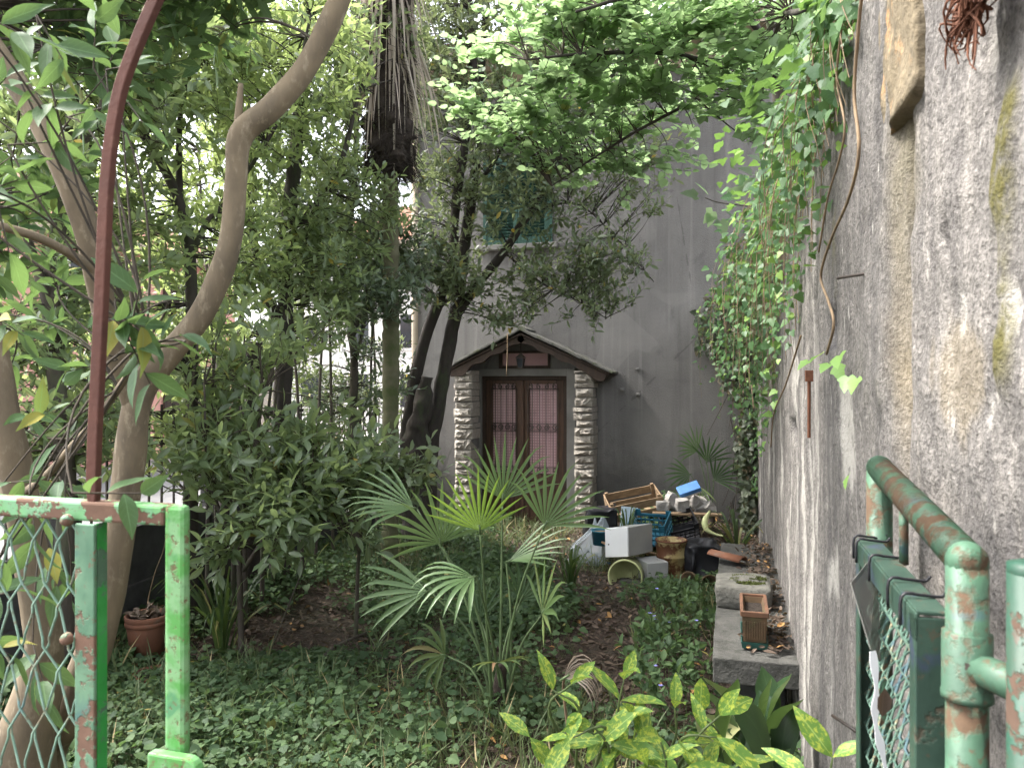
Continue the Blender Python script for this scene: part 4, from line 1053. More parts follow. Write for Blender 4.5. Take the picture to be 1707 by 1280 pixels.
# ================================================================== THE GATE
def gp(px, py, y=YG): return atY(px, py, y)
gl = thing('left_gate_leaf', 'peeling lime green gate leaf with wire mesh and a curved red bar', 'gate', (-0.9, YG, 0))
# top rail and end stile
ra, rb = gp(-160, 843), gp(300, 860)
zr_ = gp(294, 858)[2]
def rail_box(m, x0, x1, y0, y1, z0, z1): m.bb(x0, x1, y0, y1, z0, z1)
xs2 = (gp(272, 900, YG - .014)[0], gp(316, 900, YG - .003)[0]); xs1 = (gp(124, 900, YG - .022)[0], gp(155, 900, YG - .022)[0])
zt = gp(294, 839)[2]
m = MB(); m.bb(xs2[0], xs2[1], YG - 0.014, YG + 0.002, -0.02, zt); m.build('end_stile', M['paint_lime'], gl, bev=0.007)
m = MB(); m.bb(-1.75, xs2[0] + 0.0005, YG - 0.014, YG + 0.016, zt - 0.031, zt - 0.002); m.build('top_rail', M['paint_rail'], gl, bev=0.004)
m = MB(); m.bb(-1.75, xs2[0] + 0.0005, YG - 0.014, YG + 0.016, 0.10, 0.13); m.build('bottom_rail', M['paint_sage'], gl, bev=0.004)
m = MB(); m.bb(xs1[0], xs1[1] + 0.002, YG - 0.022, YG - 0.016, 0.131, zt - 0.033); m.build('angle_stile', M['paint_sage'], gl, bev=0.002)
m = MB(); m.bb(xs1[1] - 0.003, xs1[1] + 0.002, YG - 0.0155, YG + 0.003, 0.131, zt - 0.033); m.build('angle_flange', M['paint_green'], gl, bev=0.001)
for py in (862, 1055):
    q = gp(135, py); m = MB(); m.lathe([(0.0001, -0.012), (0.006, -0.011), (0.009, -0.006), (0.0095, 0.0)], 10, (q[0] + 0.001, YG - 0.023, q[2]), rotm(-math.pi / 2, 0, 0)); m.build('bolt', M['paint_sage'], gl, True)
m = MB(); q = gp(274, 1236); q2 = gp(356, 1240)
# latch plate with a rounded corner
V = []; prof = [(q[0], q[2]), (q2[0] - 0.02, q[2])] + [(q2[0] - 0.02 + 0.02 * math.sin(a), q[2] - 0.02 + 0.02 * math.cos(a)) for a in np.linspace(0.3, math.pi / 2, 5)] + [(q2[0], q[2] - 0.18), (q[0], q[2] - 0.18)]
k = len(prof); V = [(x, YG - 0.035, z) for x, z in prof] + [(x, YG - 0.0175, z) for x, z in prof]
m.add(V, [tuple(range(k)), tuple(range(2 * k - 1, k - 1, -1))] + [(i, k + i, k + (i + 1) % k, (i + 1) % k) for i in range(k)])
m.build('latch_plate', M['paint_lime'], gl, bev=0.003)
# diamond wire mesh
m = MB(); dw, dh = 0.047, 0.098; x_r = xs1[0] + 0.012; zlo, zhi = 0.13, zt - 0.02
for k in range(-26, 20):
    for s in (-1, 1):
        pts = []
        x0 = x_r - 0.02 + k * dw
        z = zlo
        for i in range(200):
            zz = zlo + i * dh / 2; xx = x0 + s * i * dw / 2
            if zz > zhi or xx < -1.72 or xx > x_r: 
                if pts and (zz > zhi or (s < 0 and xx < -1.72) or (s > 0 and xx > x_r)): break
                continue
            yo = YG + 0.002 + (0.004 if (i + (0 if s > 0 else 1)) % 2 else -0.004)
            pts.append((xx + 0.002 * math.sin(i * 1.7 + k), yo, zz - 0.006)); pts.append((xx + s * 0.002, yo, zz + 0.006))
        if len(pts) >= 4: m.tube(pts, 0.0019, 5)
m.build('wire_mesh', M['paint_wire'], gl, True)
# curved flat bar standing on the rail
bar = [(160, 838), (160, 808), (160, 780), (163, 700), (170, 560), (176, 430), (181, 320), (190, 230), (205, 150), (232, 75), (262, 5), (300, -80), (345, -160)]
pts = np.array([gp(a, b) for a, b in bar]); pts = crom(pts, 60); T = norm(np.gradient(pts, axis=0)); N = np.cross(T, [0, 1.0, 0])
V = []; F = []
for i, (p, nn) in enumerate(zip(pts, N)):
    hw = 0.0095; dp = 0.006
    if i < 4: hw, dp = 0.007 + 0.0006 * i, 0.006
    for sx_, sy_ in ((-1, -1), (1, -1), (1, 1), (-1, 1)):
        V.append(p + nn * hw * sx_ + np.array([0, dp * sy_ - 0.004, 0]))
for i in range(len(pts) - 1):
    for j in range(4): F.append((4 * i + j, 4 * i + (j + 1) % 4, 4 * i + 4 + (j + 1) % 4, 4 * i + 4 + j))
F += [(0, 1, 2, 3), tuple(4 * (len(pts) - 1) + j for j in (3, 2, 1, 0))]
MB().add(V, F).build('arch_bar', M['red_primer'], gl, bev=0.002)

# right gate leaf, swung open along the wall
gr = thing('right_gate_leaf', 'rusty green tubular gate leaf swung open against the wall', 'gate', (0.25, 0.9, 0))
dN, dFr = 0.82, 1.30
c0 = P(1612, 930, dN); c1 = P(1466, 776, dFr); c1[2] = c0[2] + 0.0
pn = P(1612, 1000, dN); pf = P(1466, 1000, dFr)
top_n = np.array([pn[0], pn[1], P(1612, 935, dN)[2]]); top_f = np.array([pf[0], pf[1], P(1466, 780, dFr)[2]])
m = MB(); m.tube([top_f, top_n], 0.0205, 16)
for e_ in (top_f, top_n): m.lathe([(0.0001, .0212)] + [(.0212 * math.sin(a), .0212 * math.cos(a)) for a in np.linspace(.2, 3.0, 12)], 16, e_); m.build('top_tube', M['paint_pipe'], gr, True)
m = MB(); m.tube([(top_n[0], top_n[1], 0.05), top_n], 0.0205, 14); m.build('hinge_tube', M['paint_pipe'], gr, True)
m = MB(); m.tube([(top_f[0], top_f[1], 0.05), top_f], 0.0205, 14); m.build('end_tube', M['paint_pipe'], gr, True)
zc_ = P(1612, 1105, dN)[2]
m = MB(); m.lathe([(0.0207, 0.035), (0.0245, 0.033), (0.0245, -0.030), (0.0255, -0.031), (0.0255, -0.037), (0.0207, -0.038)], 16, (top_n[0], top_n[1], zc_)); sl = m.build('hinge_sleeve', M['paint_pipe'], gr, True)
q = P(1612, 1097, dN); hq = np.array([top_n[0], top_n[1], zc_]) - 0.0246 * norm(np.array([top_n[0], top_n[1], 0.0]))
m = MB(); m.lathe([(0.0001, 0.0), (0.004, 0.0002)], 10, hq + (0, 0, 0.004), rotm(math.pi / 2, 0, -TH - 0.25)); m.build('rivet_hole', M['iron'], gr)
# inner mesh panel of angle iron, in front of the tubes (garden side)
du = norm(top_f - top_n); off = np.array([-0.020, 0.004, 0])
def gq(u, px_z): return top_n + (top_f - top_n) * u + off
zpn, zpf = P(1560, 1040, dN + 0.05)[2], P(1478, 893, dFr - 0.02)[2]; zpt = 0.5 * (zpn + zpf)
a = np.append((top_n + (top_f - top_n) * 0.10 + off)[:2], zpt); b = np.append((top_n + (top_f - top_n) * 0.97 + off)[:2], zpt)
an = math.atan2(b[1] - a[1], b[0] - a[0]); L = np.linalg.norm(b - a); R = rotm(0, 0, an); mid_ = (a + b) / 2
m = MB(); m.box(mid_, (L, 0.034, 0.005), R); m.box(mid_ + R @ np.array([0, 0.0165, -0.018]), (L, 0.004, 0.034), R); pt_ = m.build('panel_top', M['paint_dark'], gr, bev=0.0015)
for e_, nm in ((a, 1), (b, -1)):
    m = MB(); c_ = e_ + R @ np.array([0.016 * nm, 0.0165, 0]); m.box((c_[0], c_[1], zpt / 2 + 0.04), (0.032, 0.004, zpt - 0.09), R); m.box((*(e_ + R @ np.array([0.002 * nm, 0, 0]))[:2], zpt / 2 + 0.04), (0.004, 0.034, zpt - 0.09), R)
    m.build('panel_stile', M['paint_dark'], gr, bev=0.0015)
m = MB(); nw = 13
for k in range(nw):
    for s in (-1, 1):
        pts = []
        for i in range(60):
            zz = 0.1 + i * 0.024; u = (k + 0.5) / nw + s * 0.5 / nw * (1 if (i // 2) % 2 else -1) * 0.55 + 0.012 * math.sin(i * 0.5 + k)
            if zz > zpt - 0.004: break
            pts.append(a + (b - a) * u * 0.96 + R @ np.array([0.01, 0.006 * (1 if i % 2 else -1), 0]) + np.array([0, 0, zz - zpt]))
        m.tube(pts, 0.0022, 4)
m.build('wire_mesh', M['wire_dark'], gr, True)
q = top_n + (top_f - top_n) * 0.62; m = MB(); m.tube([(q[0], q[1], zpt), (q[0], q[1], q[2] - 0.012)], 0.0065, 8); m.build('spacer_rod', M['paint_pipe'], gr, True)
for u in (0.12, 0.3, 0.62, 0.9, 0.97):
    c_ = a + (b - a) * u; m = MB()
    m.tube([c_ + R @ np.array([0.0, 0.024, -0.03]), c_ + R @ np.array([0.0, 0.022, 0.006]), c_ + R @ np.array([0.004, 0.0, 0.0065]), c_ + R @ np.array([0.008, -0.022, 0.005]), c_ + R @ np.array([0.006, -0.028, 0.012])], 0.0022, 5, 14)
    m.build('wire_tie', M['black_plastic'], gr, True)
# fixed hinge post at the picture's right edge
q = P(1722, 1000, 0.74); ztp = P(1722, 935, 0.74)[2]
gpst = thing('gate_post', 'teal and rust coloured tubular post beside the open gate at the wall', 'post', (q[0], q[1], 0))
m = MB(); m.tube([(q[0], q[1], 0), (q[0], q[1], ztp - 0.012)], 0.022, 16); m.lathe([(0.022, -0.012), (0.022, -0.003), (0.012, 0.0), (0.0001, 0.001)], 16, (q[0], q[1], ztp)); m.build('tube', M['paint_teal'], gpst, True)
m = MB(); pm_ = np.array([q[0], q[1], zc_]); m.tube([pm_, np.array([top_n[0], top_n[1], zc_])], 0.017, 10); m.build('hinge_arm', M['paint_pipe'], gpst, True)
# film sign tied inside the panel, tapes
s0, s1 = P(1462, 912, dFr - 0.06), P(1416, 968, dFr - 0.10); s2, s3 = P(1462, 1085, dFr - 0.12), P(1466, 930, dFr - 0.02)
m = MB(); s0 = P(1463, 915, 1.22); s1 = P(1417, 972, 1.15); s2 = P(1450, 1082, 1.10); s3 = P(1466, 1100, 1.16)
nn_ = np.cross(s1 - s0, s2 - s0); nn_ /= np.linalg.norm(nn_)
V = [s0, s1, s2, s3, s0 + nn_ * 0.002, s1 + nn_ * 0.002, s2 + nn_ * 0.002, s3 + nn_ * 0.002]
m.add(V, [(0, 1, 2, 3), (7, 6, 5, 4), (0, 4, 5, 1), (1, 5, 6, 2), (2, 6, 7, 3), (3, 7, 4, 0)])
tag(m.build('plastic_sheet', M['sign_film']), 'bent smoky plastic sheet hanging from the open gate panel', 'sheet')
def ribbon(path, w, side, mat, name):
    p = crom(np.array(path), 30); T = norm(np.gradient(p, axis=0)); s = norm(np.cross(T, side)); V = []; F = []
    for i in range(len(p)):
        ww = w * (0.7 + 0.3 * math.sin(i * 0.7)); nn2 = np.cross(s[i], T[i]) * 0.0006
        V += [p[i] - s[i] * ww - nn2, p[i] + s[i] * ww - nn2, p[i] + s[i] * ww + nn2, p[i] - s[i] * ww + nn2]
    for i in range(len(p) - 1):
        for j in range(4): F.append((4 * i + j, 4 * i + (j + 1) % 4, 4 * i + 4 + (j + 1) % 4, 4 * i + 4 + j))
    return MB().add(V, F)
m = ribbon([P(1528, 1036, .93), P(1535, 1070, .92), P(1531, 1095, .92), P(1521, 1120, .92), P(1522, 1170, .92), P(1532, 1230, .92), P(1545, 1300, .92)], 0.0035, FW, None, '')
tag(m.build('white_tape', M['white_tape']), 'white tape dangling from the near end of the gate panel', 'tape', 'loose tapes on the open gate')
m = ribbon([P(1455, 1085, 1.09), P(1461, 1150, 1.09), P(1459, 1200, 1.09), P(1470, 1250, 1.09), P(1482, 1310, 1.09)], 0.006, FW, None, '')
tag(m.build('white_tape', M['white_tape']), 'crumpled white tape hanging below the plastic sheet', 'tape', 'loose tapes on the open gate')
lv = Leaves(); lv.add(P(1470, 1195, 1.08), -UPV * 0.2 + UPV, -FW, 0.045)
a_ = lv.arrays(); o = bpy.data.objects.new('fallen_leaf', tpl_mesh(L_DRY, M['leaf_dry'])); col.objects.link(o)
mm = np.eye(4); mm[:3, 0] = a_[3][0] * .045; mm[:3, 1] = a_[1][0] * .045; mm[:3, 2] = a_[2][0] * .045; mm[:3, 3] = a_[0][0]; o.matrix_basis = Matrix(mm.tolist())
tag(o, 'orange brown dry leaf caught in the gate mesh', 'leaf')

# ================================================================== JUNK BY THE HOUSE
def obj1(m, name, mat, label, cat, smooth=False, bev=0.0, group=None):
    return tag(m.build(name, mat, None, smooth, bev), label, cat, group)
RZ = lambda a: rotm(0, 0, a)
# bucket lying on its side
c_ = P(1042, 962, 6.85); ax = norm(np.array([-0.05, -1, 0.06]) )
Rb = np.array(Vector(-ax).to_track_quat('Z', 'Y').to_matrix())
bk = thing('tipped_bucket', 'cream yellow plastic bucket lying on its side with stones inside', 'bucket', c_ - (0, 0, 0.15))
MB().lathe([(0.146, 0.0), (0.158, 0.0), (0.158, 0.02), (0.150, 0.022), (0.128, 0.30), (0.0001, 0.30), (0.0001, 0.29), (0.120, 0.29), (0.142, 0.004), (0.146, 0.0)], 28, c_, Rb).build('shell', M['cream_plastic'], bk, True)
for i, (dx, dz, s) in enumerate(((-0.03, -0.085, 0.13), (0.05, -0.10, 0.10))):
    q = c_ + Rb @ np.array([dx, 0, 0.09 + 0.05 * i]); q[2] = c_[2] + dz
    o = obj1(blob_box(q, (s * 1.3, s, s * 0.7), 20 + i, 0.05, 8, 5), 'stone', M['stone_grey'], ['larger grey stone inside the tipped bucket', 'smaller grey stone at the right inside the tipped bucket'][i], 'stone', True, 0, 'stones in the bucket')
# white cabinet resting on it
c_ = P(1047, 928, 6.95); rz = 0.70
cb = thing('white_cabinet', 'small white enamel cabinet tipped on top of the bucket', 'cabinet', c_)
Rc = rotm(0.05, -0.06, 0) @ RZ(0)
# edge nearest camera at px 1047: two faces go left (white) and right (grey)
e0 = P(1047, 928, 6.9); e1 = P(1046, 879, 6.9); lft = P(1010, 936, 7.08) - e0; rgt = P(1089, 930, 7.22) - e0
lft = np.array([lft[0], lft[1], -0.045]); hgt = e1 - e0; rgt = np.array([rgt[0], rgt[1], -0.02]); rgt *= 1.0
def para(m, o, a, b, c): m.add([o, o + a, o + b, o + a + b, o + c, o + a + c, o + b + c, o + a + b + c], [(0, 2, 3, 1), (4, 5, 7, 6), (0, 1, 5, 4), (2, 6, 7, 3), (0, 4, 6, 2), (1, 3, 7, 5)])
m = MB(); para(m, e0 + lft * 0.02 + rgt * 0.06, lft, hgt, rgt * 0.94); m.build('body', M['grey_enamel'], cb, bev=0.006)
m = MB(); para(m, e0, lft * 1.03, hgt * 1.02, rgt * 0.055); m.build('door', M['white_enamel'], cb, bev=0.006)
m = MB(); q = e0 + lft * 0.85 + hgt * 0.45 - norm(rgt) * 0.004; m.box(q, (0.012, 0.012, 0.012)); m.build('knob', M['iron_grey'], cb, bev=0.003)
# grey box under the cabinet's right side
e2 = P(1066, 966, 7.0); m = MB(); m.box(e2 + np.array([0.10, 0.10, 0.075]), (0.21, 0.26, 0.19), RZ(0.55)); obj1(m, 'enamel_box', M['grey_enamel'], 'grey enamel box under the cabinet behind the tipped bucket', 'box', bev=0.008)
# rusty paint tin
q = G(1119, 963); tin = thing('paint_tin', 'rusty yellow metal paint tin standing upright and open', 'bucket', q)
r_ = 0.137; h_ = 0.36
MB().lathe([(0.0001, 0.005), (r_ * 0.97, 0.0), (r_, 0.01), (r_, h_ * 0.55), (r_ + 0.006, h_ * 0.57), (r_ + 0.006, h_ * 0.60), (r_, h_ * 0.62), (r_, h_ - 0.03), (r_ + 0.008, h_ - 0.02), (r_ + 0.008, h_), (r_ - 0.004, h_), (r_ - 0.006, h_ - 0.1), (0.0001, h_ - 0.1)], 28, q).build('shell', M['rusty_tin'], tin, True)
MB().lathe([(r_ - 0.001, h_ + 0.002), (r_ + 0.010, h_ + 0.002), (r_ + 0.010, h_ - 0.012), (r_ + 0.003, h_ - 0.014)], 28, q).build('rim', M['rust'], tin, True)
m = MB(); m.tube([q + np.array([(r_ + 0.012) * math.cos(a), (r_ + 0.012) * math.sin(a) * 0.6 - 0.09 * math.sin(a), h_ - 0.04 - 0.10 * abs(math.sin(a))]) for a in np.linspace(math.pi, 2 * math.pi, 12)], 0.004, 5); m.build('handle', M['rust'], tin, True)
# black sack
def sack(c, size, seed, mat, name, label, cat, amp=0.09, sc_=6):
    m = blob_box((0, 0, 0), size, seed, amp, sc_, 14); m.xform(RZ(0.3), np.asarray(c) + (0, 0, size[2] * 0.45)); return obj1(m, name, mat, label, cat, True)
sack(G(1168, 960), (0.34, 0.32, 0.32), 31, M['black_plastic'], 'rubbish_sack', 'glossy black plastic sack beside the rusty paint tin', 'sack')
sack(P(1000, 878, 8.3) - (0, 0, 0.05), (0.34, 0.3, 0.26), 33, M['black_plastic'], 'rubbish_sack', 'crumpled black sack under the wooden crate', 'sack')
# open plastic crates
def crate(name, label, c, w_, d_, h_, R, mat, nb=7, th=0.010):
    r = thing(name, label, 'crate', c); rows = [0.0, 0.30, 0.62, 1.0]
    m = MB(); m.box((0, 0, th / 2), (w_, d_, th))
    m.xform(R, c).__class__; m.build('base', mat, r)
    for sx_, sy_, L, ang in ((0, -1, w_, 0), (0, 1, w_, 0), (-1, 0, d_, math.pi / 2), (1, 0, d_, math.pi / 2)):
        m = MB(); n_ = nb if L == w_ else max(4, int(nb * d_ / w_))
        for k in range(n_ + 1): m.box((-L / 2 + k * L / n_, 0, h_ * 0.36), (th * 0.8, th * 0.6, h_ * 0.72))
        for z in (0.06, 0.30, 0.52): m.box((0, 0, h_ * z), (L, th * 0.8, h_ * 0.07))
        if ang == 0:      # handle cut: low middle, raised corners
            m.box((0, 0, h_ * 0.75), (L, th, h_ * 0.12))
            for s in (-1, 1): m.box((s * L * 0.43, 0, h_ * 0.905), (L * 0.14, th, h_ * 0.19))
        else: m.box((0, 0, h_ * 0.85), (L, th, h_ * 0.30))
        m.xform(RZ(ang), (sx_ * w_ / 2, sy_ * d_ / 2, 0)); m.xform(R, c); m.build('side', mat, r)
    return r
c_ = P(1086, 897, 7.75); crate('plastic_crate', 'blue open plastic crate lying tilted behind the cabinet', c_, 0.36, 0.30, 0.24, rotm(0.35, 0, -0.15), M['blue_plastic'], 8)
c_ = P(1134, 890, 7.9); crate('plastic_crate', 'black slotted plastic crate leaning beside the blue one', c_, 0.34, 0.26, 0.20, rotm(0.5, -0.25, 0.25), M['black_plastic'], 7)
# wooden crate, tilted
c_ = P(1056, 838, 8.5); R = rotm(0.25, -0.20, 0.30); w_, d_, h_ = 0.56, 0.36, 0.20
wc = thing('wooden_crate', 'tilted wooden slatted crate on top of the rubbish by the house', 'crate', c_)
def part_box(root, name, c, size, mat, R, o): m = MB(); m.box(c, size); m.xform(R, o); return m.build(name, mat, root, bev=0.003)
for z in (-0.065, 0.045):
    for y in (-d_ / 2, d_ / 2): part_box(wc, 'slat', (0, y, z), (w_, 0.012, 0.085), M['crate_wood'], R, c_)
for x in (-w_ / 2 - 0.008, w_ / 2 + 0.008):
    part_box(wc, 'end_board', (x, 0, -0.01), (0.014, d_ + 0.012, h_), M['crate_wood'], R, c_)
for y in (-0.12, 0.0, 0.12): part_box(wc, 'base_slat', (0, y, -0.112), (w_, 0.09, 0.01), M['crate_wood'], R, c_)
for x in (-1, 1):
    for y in (-1, 1): part_box(wc, 'corner_post', (x * (w_ / 2 - 0.02), y * (d_ / 2 - 0.023), 0.0), (0.034, 0.03, h_ + 0.03), M['crate_wood'], R, c_)
# planks
a, b = P(1088, 855, 8.0), P(1203, 858, 7.9)
def plank(a, b, w_, th, name, label, mat):
    d_ = b - a; L = np.linalg.norm(d_); X = d_ / L; Y = norm(np.cross([0, 0, 1.0], X)); Z = np.cross(X, Y); R = np.stack([X, Y, Z], 1)
    m = MB(); m.box((a + b) / 2, (L, w_, th), R); return obj1(m, name, mat, label, 'plank', bev=0.003)
plank(a, b, 0.12, 0.02, 'plank', 'long weathered plank laid across the black crate', M['crate_wood'])
plank(P(1006, 905, 7.3), P(1100, 925, 7.5), 0.10, 0.02, 'plank', 'short broken board lying left of the white cabinet', M['crate_wood'])
# rubble heap: single stones
k = 0; rub = [(1105, 842, 8.3, .11), (1122, 838, 8.4, .14), (1137, 843, 8.25, .13), (1150, 836, 8.5, .12), (1165, 841, 8.4, .15), (1180, 847, 8.3, .13), (1115, 828, 8.5, .09), (1158, 826, 8.6, .12), (1143, 826, 8.55, .10), (1175, 832, 8.6, .10)]
lab = ['pale rubble lump at the left end of the heap', 'pale rubble lump beside the wooden crate corner', 'pale rubble lump in the middle above the plank', 'pale rubble lump right of the heap centre', 'large pale rubble lump under the blue box', 'pale rubble lump at the right end above the plank', 'small pale rubble chip standing by the crate', 'pale rubble lump just right below the blue box', 'small rubble lump just left below the blue box', 'small rubble lump at the top right of the heap']
for (px, py, d_, s), l_ in zip(rub, lab):
    m = blob_box((0, 0, 0), (s * 1.25, s, s * 0.8), 50 + k, 0.35 * s, 1.2 / s, 4); m.xform(rotm(k * 1.1, k * 0.7, k * 0.5), P(px, py, d_)); obj1(m, 'rubble_stone', M['rubble'], l_, 'stone', False, 0, 'rubble stones on the heap'); k += 1
c_ = P(1148, 815, 8.35); R = rotm(0.5, -0.35, 0.2)
bb_ = thing('blue_box', 'small bright blue box with white edge lying on the rubble', 'box', c_)
m = MB(); m.box((0, 0, 0), (0.24, 0.15, 0.05)); m.xform(R, c_); m.build('lid', M['blue_bright'], bb_, bev=0.008)
m = MB(); m.box((0, 0, -0.036), (0.23, 0.14, 0.022)); m.xform(R, c_); m.build('tray', M['paper'], bb_, bev=0.004)
# clear plastic bag with litter
m = blob_box((0, 0, 0), (0.36, 0.30, 0.26), 71, 0.13, 6, 14)
V = np.array(m.v); neck = sstep(0.02, 0.16, V[:, 2]); V[:, :2] *= (1 - 0.55 * neck)[:, None]; V[:, 2] *= 1 + 0.9 * neck; V[:, 0] += 0.12 * neck; m.v = [tuple(v) for v in V]
q = G(982, 938); m.xform(np.eye(3), q + (0, 0.08, 0.11)); obj1(m, 'plastic_bag', M['clear_bag'], 'crumpled clear plastic bag of litter left of the cabinet', 'bag', True)
for i, (dx, dy, dz, s) in enumerate(((-0.07, -0.02, 0.05, 0.11), (0.08, 0.02, 0.06, 0.12))):
    m = blob_box((0, 0, 0), (s * 1.3, s, s), 80 + i, 0.07, 9, 6); m.xform(rotm(i, 1, i), q + (dx, dy + 0.06, dz)); obj1(m, 'crumpled_paper', M['paper'], ['crumpled pale paper at the left in the clear bag', 'crumpled pale wrapper at the right in the clear bag'][i], 'paper', False)
q = P(1003, 897, 7.5); tb_ = thing('blue_tub', 'small blue plastic tub behind the clear bag', 'tub', q)
MB().lathe([(0.0001, 0), (0.085, 0), (0.10, 0.13), (0.106, 0.13), (0.106, 0.142), (0.095, 0.142), (0.08, 0.02), (0.0001, 0.02)], 22, q - (0, 0, 0.06)).build('shell', M['blue_plastic'], tb_, True)
MB().lathe([(0.0001, 0.125), (0.093, 0.12)], 22, q - (0, 0, 0.06)).build('soil', M['crate_wood'], tb_, True)
m = MB(); m.box(P(1048, 866, 7.95), (0.17, 0.015, 0.26), rotm(-0.25, 0.1, 0.2)); obj1(m, 'glass_sheet', M['pale_panel'], 'pale bluish sheet leaning behind the blue crate', 'sheet', bev=0.003)
m = MB(); m.lathe([(0.10, 0), (0.135, 0.008), (0.14, 0.022), (0.13, 0.024), (0.10, 0.01)], 22, G(1003, 938) + (0.06, 0.1, 0.02), rotm(0.2, 0.1, 0)); obj1(m, 'plastic_ring', M['blue_bright'], 'flat blue plastic ring lying by the clear bag', 'ring', True)
# yellow bent hose piece
m = MB(); m.tube([P(1183, 852, 7.7), P(1175, 868, 7.6), P(1178, 882, 7.55), P(1192, 890, 7.5), P(1205, 893, 7.45)], [0.012, 0.03, 0.026, 0.012, 0.009], 8, 20); obj1(m, 'bent_leaf_sheath', M['cream_plastic'], 'curled yellow palm sheath sticking out of the rubbish', 'sheath', True)
# two nested clay pots and a saucer by the bench
q = G(1174, 998)
for i, (dx, dy, r_, R, l_) in enumerate(((0.0, 0.10, 0.085, rotm(1.25, 0.3, 0.3), 'small clay pot lying on its side by the bench'), (-0.07, 0.16, 0.08, rotm(1.2, -0.3, -0.4), 'small clay pot wedged behind the lying one'), (0.0, -0.16, 0.075, rotm(0.15, 0, 0), 'clay saucer half sunk in the soil by the bench'))):
    h_ = 0.14 if i < 2 else 0.035
    m = MB(); m.lathe([(0.0001, 0), (r_ * 0.7, 0), (r_ * 0.93, h_ * 0.8), (r_, h_ * 0.8), (r_, h_), (r_ * 0.88, h_), (r_ * 0.62, 0.012), (0.0001, 0.012)], 20, q + (dx, dy, 0.08 if i < 2 else 0.02), R); obj1(m, 'clay_pot' if i < 2 else 'clay_saucer', M['terracotta_old'], l_, 'pot' if i < 2 else 'saucer', True)
# terracotta pots at the fence
def pot(c, r_, h_, label, bare=True):
    r = thing('terracotta_pot', label, 'pot', c)
    MB().lathe([(0.0001, 0), (r_ * 0.72, 0), (r_ * 0.93, h_ * 0.76), (r_ * 0.93, h_ * 0.765)], 26, c).build('body', M['terracotta'], r, True)
    MB().lathe([(r_ * 0.93, h_ * 0.76), (r_ * 0.99, h_ * 0.765), (r_ * 0.995, h_ * 0.87), (r_ * 0.975, h_ * 0.875), (r_ * 1.0, h_ * 0.885), (r_ * 1.02, h_ * 0.99), (r_ * 0.99, h_), (r_ * 0.9, h_), (r_ * 0.88, h_ * 0.88)], 26, c).build('rim', M['terracotta'], r, True)
    MB().lathe([(0.0001, h_ * 0.93), (r_ * 0.5, h_ * 0.925), (r_ * 0.9, h_ * 0.9)], 20, c).jitter(0.01, 20).build('soil', M['pot_soil'], r, True)
    return r
q = G(246, 1094); p1 = pot(q, 0.125, 0.255, 'terracotta pot with a dry twig in front of the concrete post')
m = MB(); m.tube([q + (0.0, 0, 0.23), P(247, 1000, 4.75), P(258, 955, 4.75), P(272, 918, 4.8), P(280, 880, 4.8)], [0.004, 0.004, 0.003, 0.0025, 0.002], 5, 20); m.build('dry_twig', M['vine'], p1, True)
n = 50; u = rng.random(n) * 6.28; r_ = 0.09 * np.sqrt(rng.random(n)); lv = Leaves()
lv.add(q + np.stack([r_ * np.cos(u), r_ * np.sin(u), 0.245 + 0.02 * rng.random(n)], 1), rng.normal(size=(n, 3)) * (1, 1, .4), UPV + 0.5 * rng.normal(size=(n, 3)), 0.05 + 0.03 * rng.random(n)); o = leaf_block(lv.arrays(), L_DRY, M['leaf_dry'], 'dry_leaves', p1); o['kind'] = 'stuff'
pot(G(258, 1140) - (0, 0, 0.09), 0.11, 0.16, 'lower terracotta pot half hidden by creepers in front of the twig pot')
# ================================================================== TREES AND SHRUBS
def PP(l): return [P(*q) for q in l]

# --- foreground tree with pale bent trunk (left)
base = onG(*P(60, 1280, 2.5)[:2])
ft = thing('foreground_tree', 'smooth pale-barked tree with a bent trunk just behind the left gate', 'tree', base)
sk = []
sk.append(limb(ft, [base - (0, 0, 0.1)] + PP([(62, 1290, 2.45), (110, 1190, 2.42), (158, 1080, 2.4), (188, 950, 2.4), (212, 800, 2.4), (232, 660, 2.4), (282, 590, 2.4), (338, 520, 2.4), (382, 410, 2.4), (394, 300, 2.38), (402, 225, 2.36), (455, 178, 2.36), (512, 110, 2.36), (562, 10, 2.36), (610, -110, 2.4)]),
                [.075, .068, .058, .052, .048, .045, .042, .04, .037, .035, .033, .036, .035, .034, .032, .028], M['bark_pale'], 'trunk', 14, 110, 0.10))
sk.append(limb(ft, [base - (0, 0, 0.1)] + PP([(40, 1290, 2.3), (68, 1130, 2.25), (70, 1040, 2.2), (40, 860, 2.15), (12, 720, 2.1), (-20, 560, 2.1), (-70, 350, 2.1)]), [.10, .09, .06, .05, .045, .042, .04, .03], M['bark_pale'], 'trunk', 12, 60, 0.1))
sk.append(limb(ft, PP([(228, 690, 2.41), (185, 570, 2.3), (164, 470, 2.2), (146, 390, 2.15), (105, 280, 2.1), (60, 190, 2.1), (0, 95, 2.1), (-60, 10, 2.1)]), [.03, .034, .034, .034, .033, .031, .03, .026], M['bark_pale'], 'limb', 10, 50, 0.1))
sk.append(limb(ft, PP([(160, 455, 2.18), (120, 425, 2.1), (60, 395, 2.0), (-20, 372, 1.9)]), [.016, .014, .013, .012], M['bark_pale'], 'limb', 8, 24, 0.1))
sk.append(limb(ft, PP([(398, 222, 2.36), (398, 185, 2.35), (401, 140, 2.35)]), [.016, .011, .008], M['bark_pale'], 'limb', 8, 14, 0.15)); sk.pop()
sk.append(limb(ft, PP([(35, 825, 2.14), (75, 795, 1.9), (120, 745, 1.8), (160, 700, 1.7), (230, 600, 1.5), (245, 560, 1.3)]), [.011, .010, .009, .008, .006, .004], M['bark_pale'], 'limb', 7, 30, 0.1))
sk = np.vstack(sk)
lv = Leaves()
